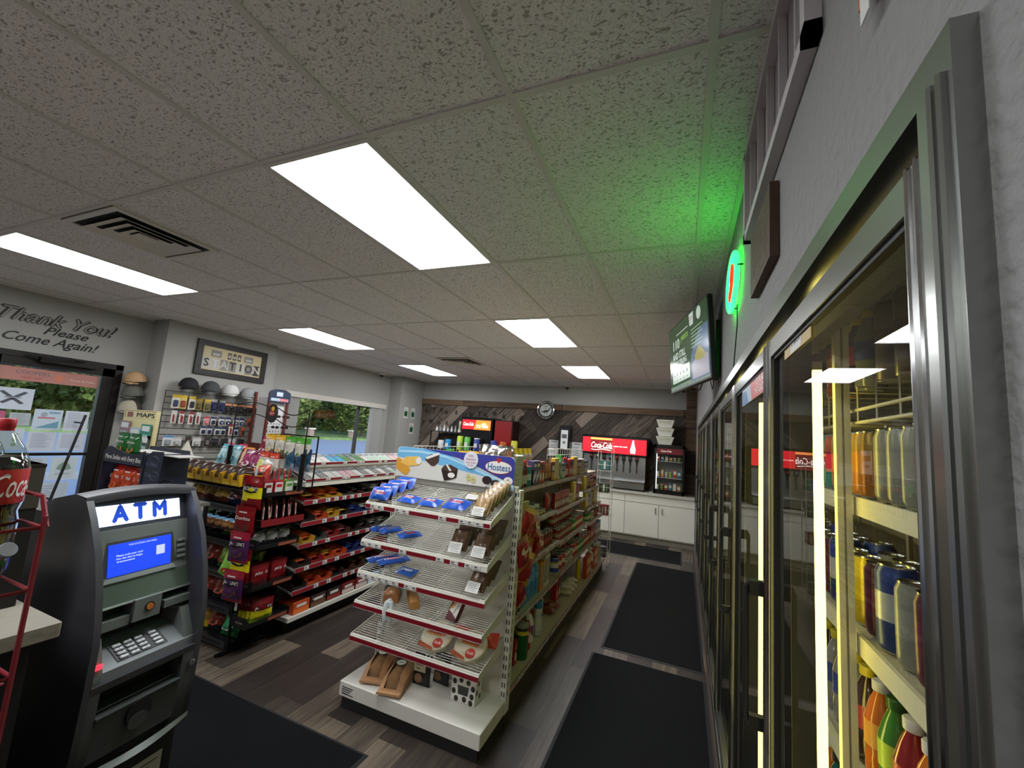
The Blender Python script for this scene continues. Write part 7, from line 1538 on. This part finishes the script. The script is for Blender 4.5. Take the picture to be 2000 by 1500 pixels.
Proto(lambda: cola('77787a', False)).put((-1.645, .425, 1.14), (0, radians(62), .16), 'dark bottle with grey cap lying tilted below the standing cola bottle', None)
CO.put((-1.55, .44, .63), .95, 'cola bottle on the lower shelf of the red wire rack', None); CO.put((-1.43, .44, .63), .95, 'cola bottle on the lower shelf of the red wire rack, right', None)
CO.put((-1.575, .445, 1.26), .95, 'second standing cola bottle, just outside the left frame edge', None)
m = MB(); m.box(-.09, .09, -.09, .09, 0, .30, mt('0c0b0b', .5)); m.box(-.092, .092, -.092, .092, .30, .44, mt('3e3c36', .3)); m.box(-.093, .093, -.093, .093, .43, .44, BLACK); o = m.build('counter_bin', None, (-2.02, .61, .972)); o['label'] = 'black counter box with pale clear top behind the cola bottle'; o['category'] = 'box'
# ================================================================== white wire tower at the far end of the gondola
wt = thing('wire_tower', 'white wire tower rack standing at the far end of the grocery shelving', 'rack', (-.99, 5.93, 0))
m = MB()
for x in (-.09, .09):
    for y in (-.1, .1): m.tube([(x, y, 0), (x, y, 1.58)], .004, WMETAL, 6)
for z in (.1, .35, .65, .95, 1.25, 1.55):
    m.tube([(-.09, -.1, z), (.09, -.1, z), (.09, .1, z), (-.09, .1, z)], .003, WMETAL, 5, True); m.tube([(-.09, -.1, z+.08), (.09, -.1, z+.08), (.09, .1, z+.08), (-.09, .1, z+.08)], .0025, WMETAL, 5, True)
    for k in range(5): m.tube([(-.09+.045*k, -.1, z), (-.09+.045*k, .1, z)], .002, WMETAL, 4)
m.build('wire_frame', wt)
tw = {'teal': box_fn('small_box', .14, .12, .13, '2f5a5a', '3a7a74', pat=2), 'white': box_fn('small_box', .13, .12, .15, 'b9bcb0', 'cfd0c8', pat=2), 'green': box_fn('small_box', .14, .12, .12, '2a3a2a', '4a6a44', pat=2), 'red': box_fn('small_box', .14, .12, .13, '8a1c20', 'c9c0b8', pat=2), 'violet': box_fn('small_box', .12, .1, .13, '5a5068', '8a8aa0', pat=2)}
for c, z in (('violet', .106), ('red', .656), ('green', .956), ('teal', 1.256)): tw[c].put((-.99, 5.93, z), 0, '%s box inside the white wire tower' % c, None)
# white wire racks on the far part of the top shelf
m = MB()
for z in (0, .1, .2, .27):
    m.tube([(0, 0, z), (0, 1.2, z)], .0028, WMETAL, 5)
for k in range(13): m.tube([(0, k*.1, 0), (0, k*.1, .27)], .002, WMETAL, 4)
for y in (.0, .6, 1.2): m.tube([(0, y, .27), (.1, y, .27), (.1, y, 0)], .0025, WMETAL, 5)
o = m.build('wire_divider', None, (GXC+.045, 4.22, 1.249)); o['label'] = 'white wire divider on the far half of the top aisle shelf'; o['category'] = 'rack'
# ================================================================== drinks inside the cooler
def dcan(nm, h, r_, cs, logo=None, lc='e8e4dc', cat='drink can', band=None):
    def fn():
        t = thing(nm, '', cat); S = mt('b9bab8', .22, .95); m = MB(); a, b, c = [mt(x, .3, .25) for x in (cs+cs[-1:]*3)[:3]]
        m.lathe([(r_*.78, 0, S), (r_*.85, .004, a), (r_, .014, a), (r_, h*.36, b), (r_, h*.68, c), (r_, h-.018, c), (r_*.84, h-.004, S), (r_*.86, h, S), (r_*.80, h-.002, S), (r_*.78, h-.006, S)], a, 24)
        if logo: m.text(logo, r_*.85, (0, 0, h*.5), mt(lc, .4), cyl=r_+.0006, rot=1.25, off=.01)
        m.build('body', t); m = MB(); m.box(-.008, .008, -.018, .004, h-.005, h-.0035, S); m.build('tab', t); return t
    return Proto(fn)
LX = XR+.175
HZ = {'grey': dcan('energy_can', .157, .029, ['8a8a80', '9a9a90', '8f8f86'], 'SILVER', '3a3a38'), 'green': dcan('fruit_can', .157, .029, ['2f7a50', '7a2a4a', '3a9a8a'], 'Alani'), 'pink': dcan('fruit_can', .157, .029, ['3a9a8a', 'a83a50', 'b8562a'], 'Alani'), 'orange': dcan('fruit_can', .157, .029, ['b8762c', 'c98a2a', 'a8862c'], None)}
seq = ['orange', 'orange', 'orange', 'pink', 'green', 'pink', 'grey', 'grey', 'grey', 'orange']
for d_ in range(3):
    for k in range(44):
        y = .66+k*.063 if k < 9 else 1.26+(k-9)*.063
        if d_ > 0 and k > 14: continue
        c = seq[k % 10]; HZ[c].put((LX+.035+.066*d_, y, 1.541), E90+.2, '%s drink can on the upper cooler shelf, %s from near end, %s row' % (c, ORD[k] if k < 26 else ORD[k-26]+' far', ('front', 'middle', 'back')[d_]), 'tall cans on the upper cooler shelf, %s row' % ('front', 'middle', 'back')[d_])
TB_ = {'yellow': dcan('tall_can', .16, .031, ['8a7a14', 'a89418', 'b8a41c']), 'maroon': dcan('tall_can', .16, .031, ['5a2a3c', '6a3048', '5a2a3c']), 'clear': dcan('tall_can', .16, .031, ['8a8c84', '9a9c94', '8a8c84']), 'blue': dcan('wide_can', .175, .036, ['2a3f78', 'b4b8bc', '263f86'], None)}
for k in range(20):
    c = ['blue', 'blue', 'blue', 'yellow', 'yellow', 'maroon', 'clear'][k % 7] if k < 8 else ['red', 'yellow'][k % 2] if 0 else ['maroon', 'yellow', 'clear', 'blue'][k % 4]
    for d_ in range(2):
        TB_[c].put((LX+.04+.075*d_, .64+k*.076, 1.237), E90+.3, '%s can on the second cooler shelf, %s from near end, %s row' % (c, ORD[k], ('front', 'back')[d_]), 'cans on the second cooler shelf, %s row' % ('front', 'back')[d_])
def drinkb(c, cap, lab_, h=.21, r_=.032):
    def fn():
        t = thing('drink_bottle', '', 'bottle'); m = MB(); m.lathe([(r_*.8, 0), (r_, .012), (r_, h*.25), (r_*.94, h*.3), (r_, h*.35), (r_, h*.62), (r_*.7, h*.78), (r_*.42, h*.88), (r_*.42, h*.92)], mt(c, .12, coat=.6), 20); m.build('body', t)
        m = MB(); m.lathe([(r_*1.01, h*.36), (r_*1.012, h*.37), (r_*1.012, h*.58), (r_*1.01, h*.6)], mt(lab_, .35), 20); m.build('label', t)
        m = MB(); m.lathe([(r_*.5, h*.9), (r_*.52, h*.91), (r_*.52, h*.99), (r_*.48, h)], mt(cap, .35), 20); m.build('cap', t); return t
    return Proto(fn)
DB = {'clear': drinkb('7a7d74', 'b8a82a', '2a3f8a'), 'dark': drinkb('2a1a14', 'b8a82a', '8a2a24'), 'orange': drinkb('c96a1c', 'd8d4cc', 'e0a03a'), 'green': drinkb('3a7a2a', '2a5a24', 'a8c83a'), 'red': drinkb('8a1c20', 'd8d4cc', 'c9483a'), 'teal': drinkb('1f5a5a', '2a2a2c', '3a8a80')}
dsq = ['clear', 'clear', 'clear', 'dark', 'clear', 'teal', 'orange', 'red', 'green', 'orange', 'dark']
for li, z in enumerate((.927, .602, .302)):
    for k in range(26 if li == 0 else 20):
        c = dsq[(k+li*3) % 11]; DB[c].put((LX+.04, .62+k*.072, z), E90, '%s drink bottle on the %s cooler shelf, %s from near end' % (c, ('third', 'fourth', 'lowest')[li], ORD[k]), 'bottles on the %s cooler shelf' % ('third', 'fourth', 'lowest')[li])
for k in range(26):
    if k < 22:
        c = dsq[(k*3) % 11]; DB[c].put((LX+.05, 1.30+k*.075, 1.803), E90, '%s bottle on the top wire shelf of the cooler, %s from near end' % (c, ORD[k]), 'bottles on the top wire cooler shelf')
jarb = aero_fn('tall_drink_jar', .036, .235, '6a5f4a', '8a8270', '4a4234', cat='jar'); skb = aero_fn('blue_drink_jar', .040, .25, '2a3f88', '3a3f5a', 'c9ccd4', cat='jar')
for k in range(6): (skb if k == 0 else jarb).put((LX+.05, .70+.092*k, 1.804), E90, '%s on the top wire shelf of the cooler, %s from near end' % (('blue jar', 'brown jar', 'brown jar', 'brown jar', 'brown jar', 'brown jar')[k], ORD[k]), 'jars on the top wire cooler shelf' if k else None)
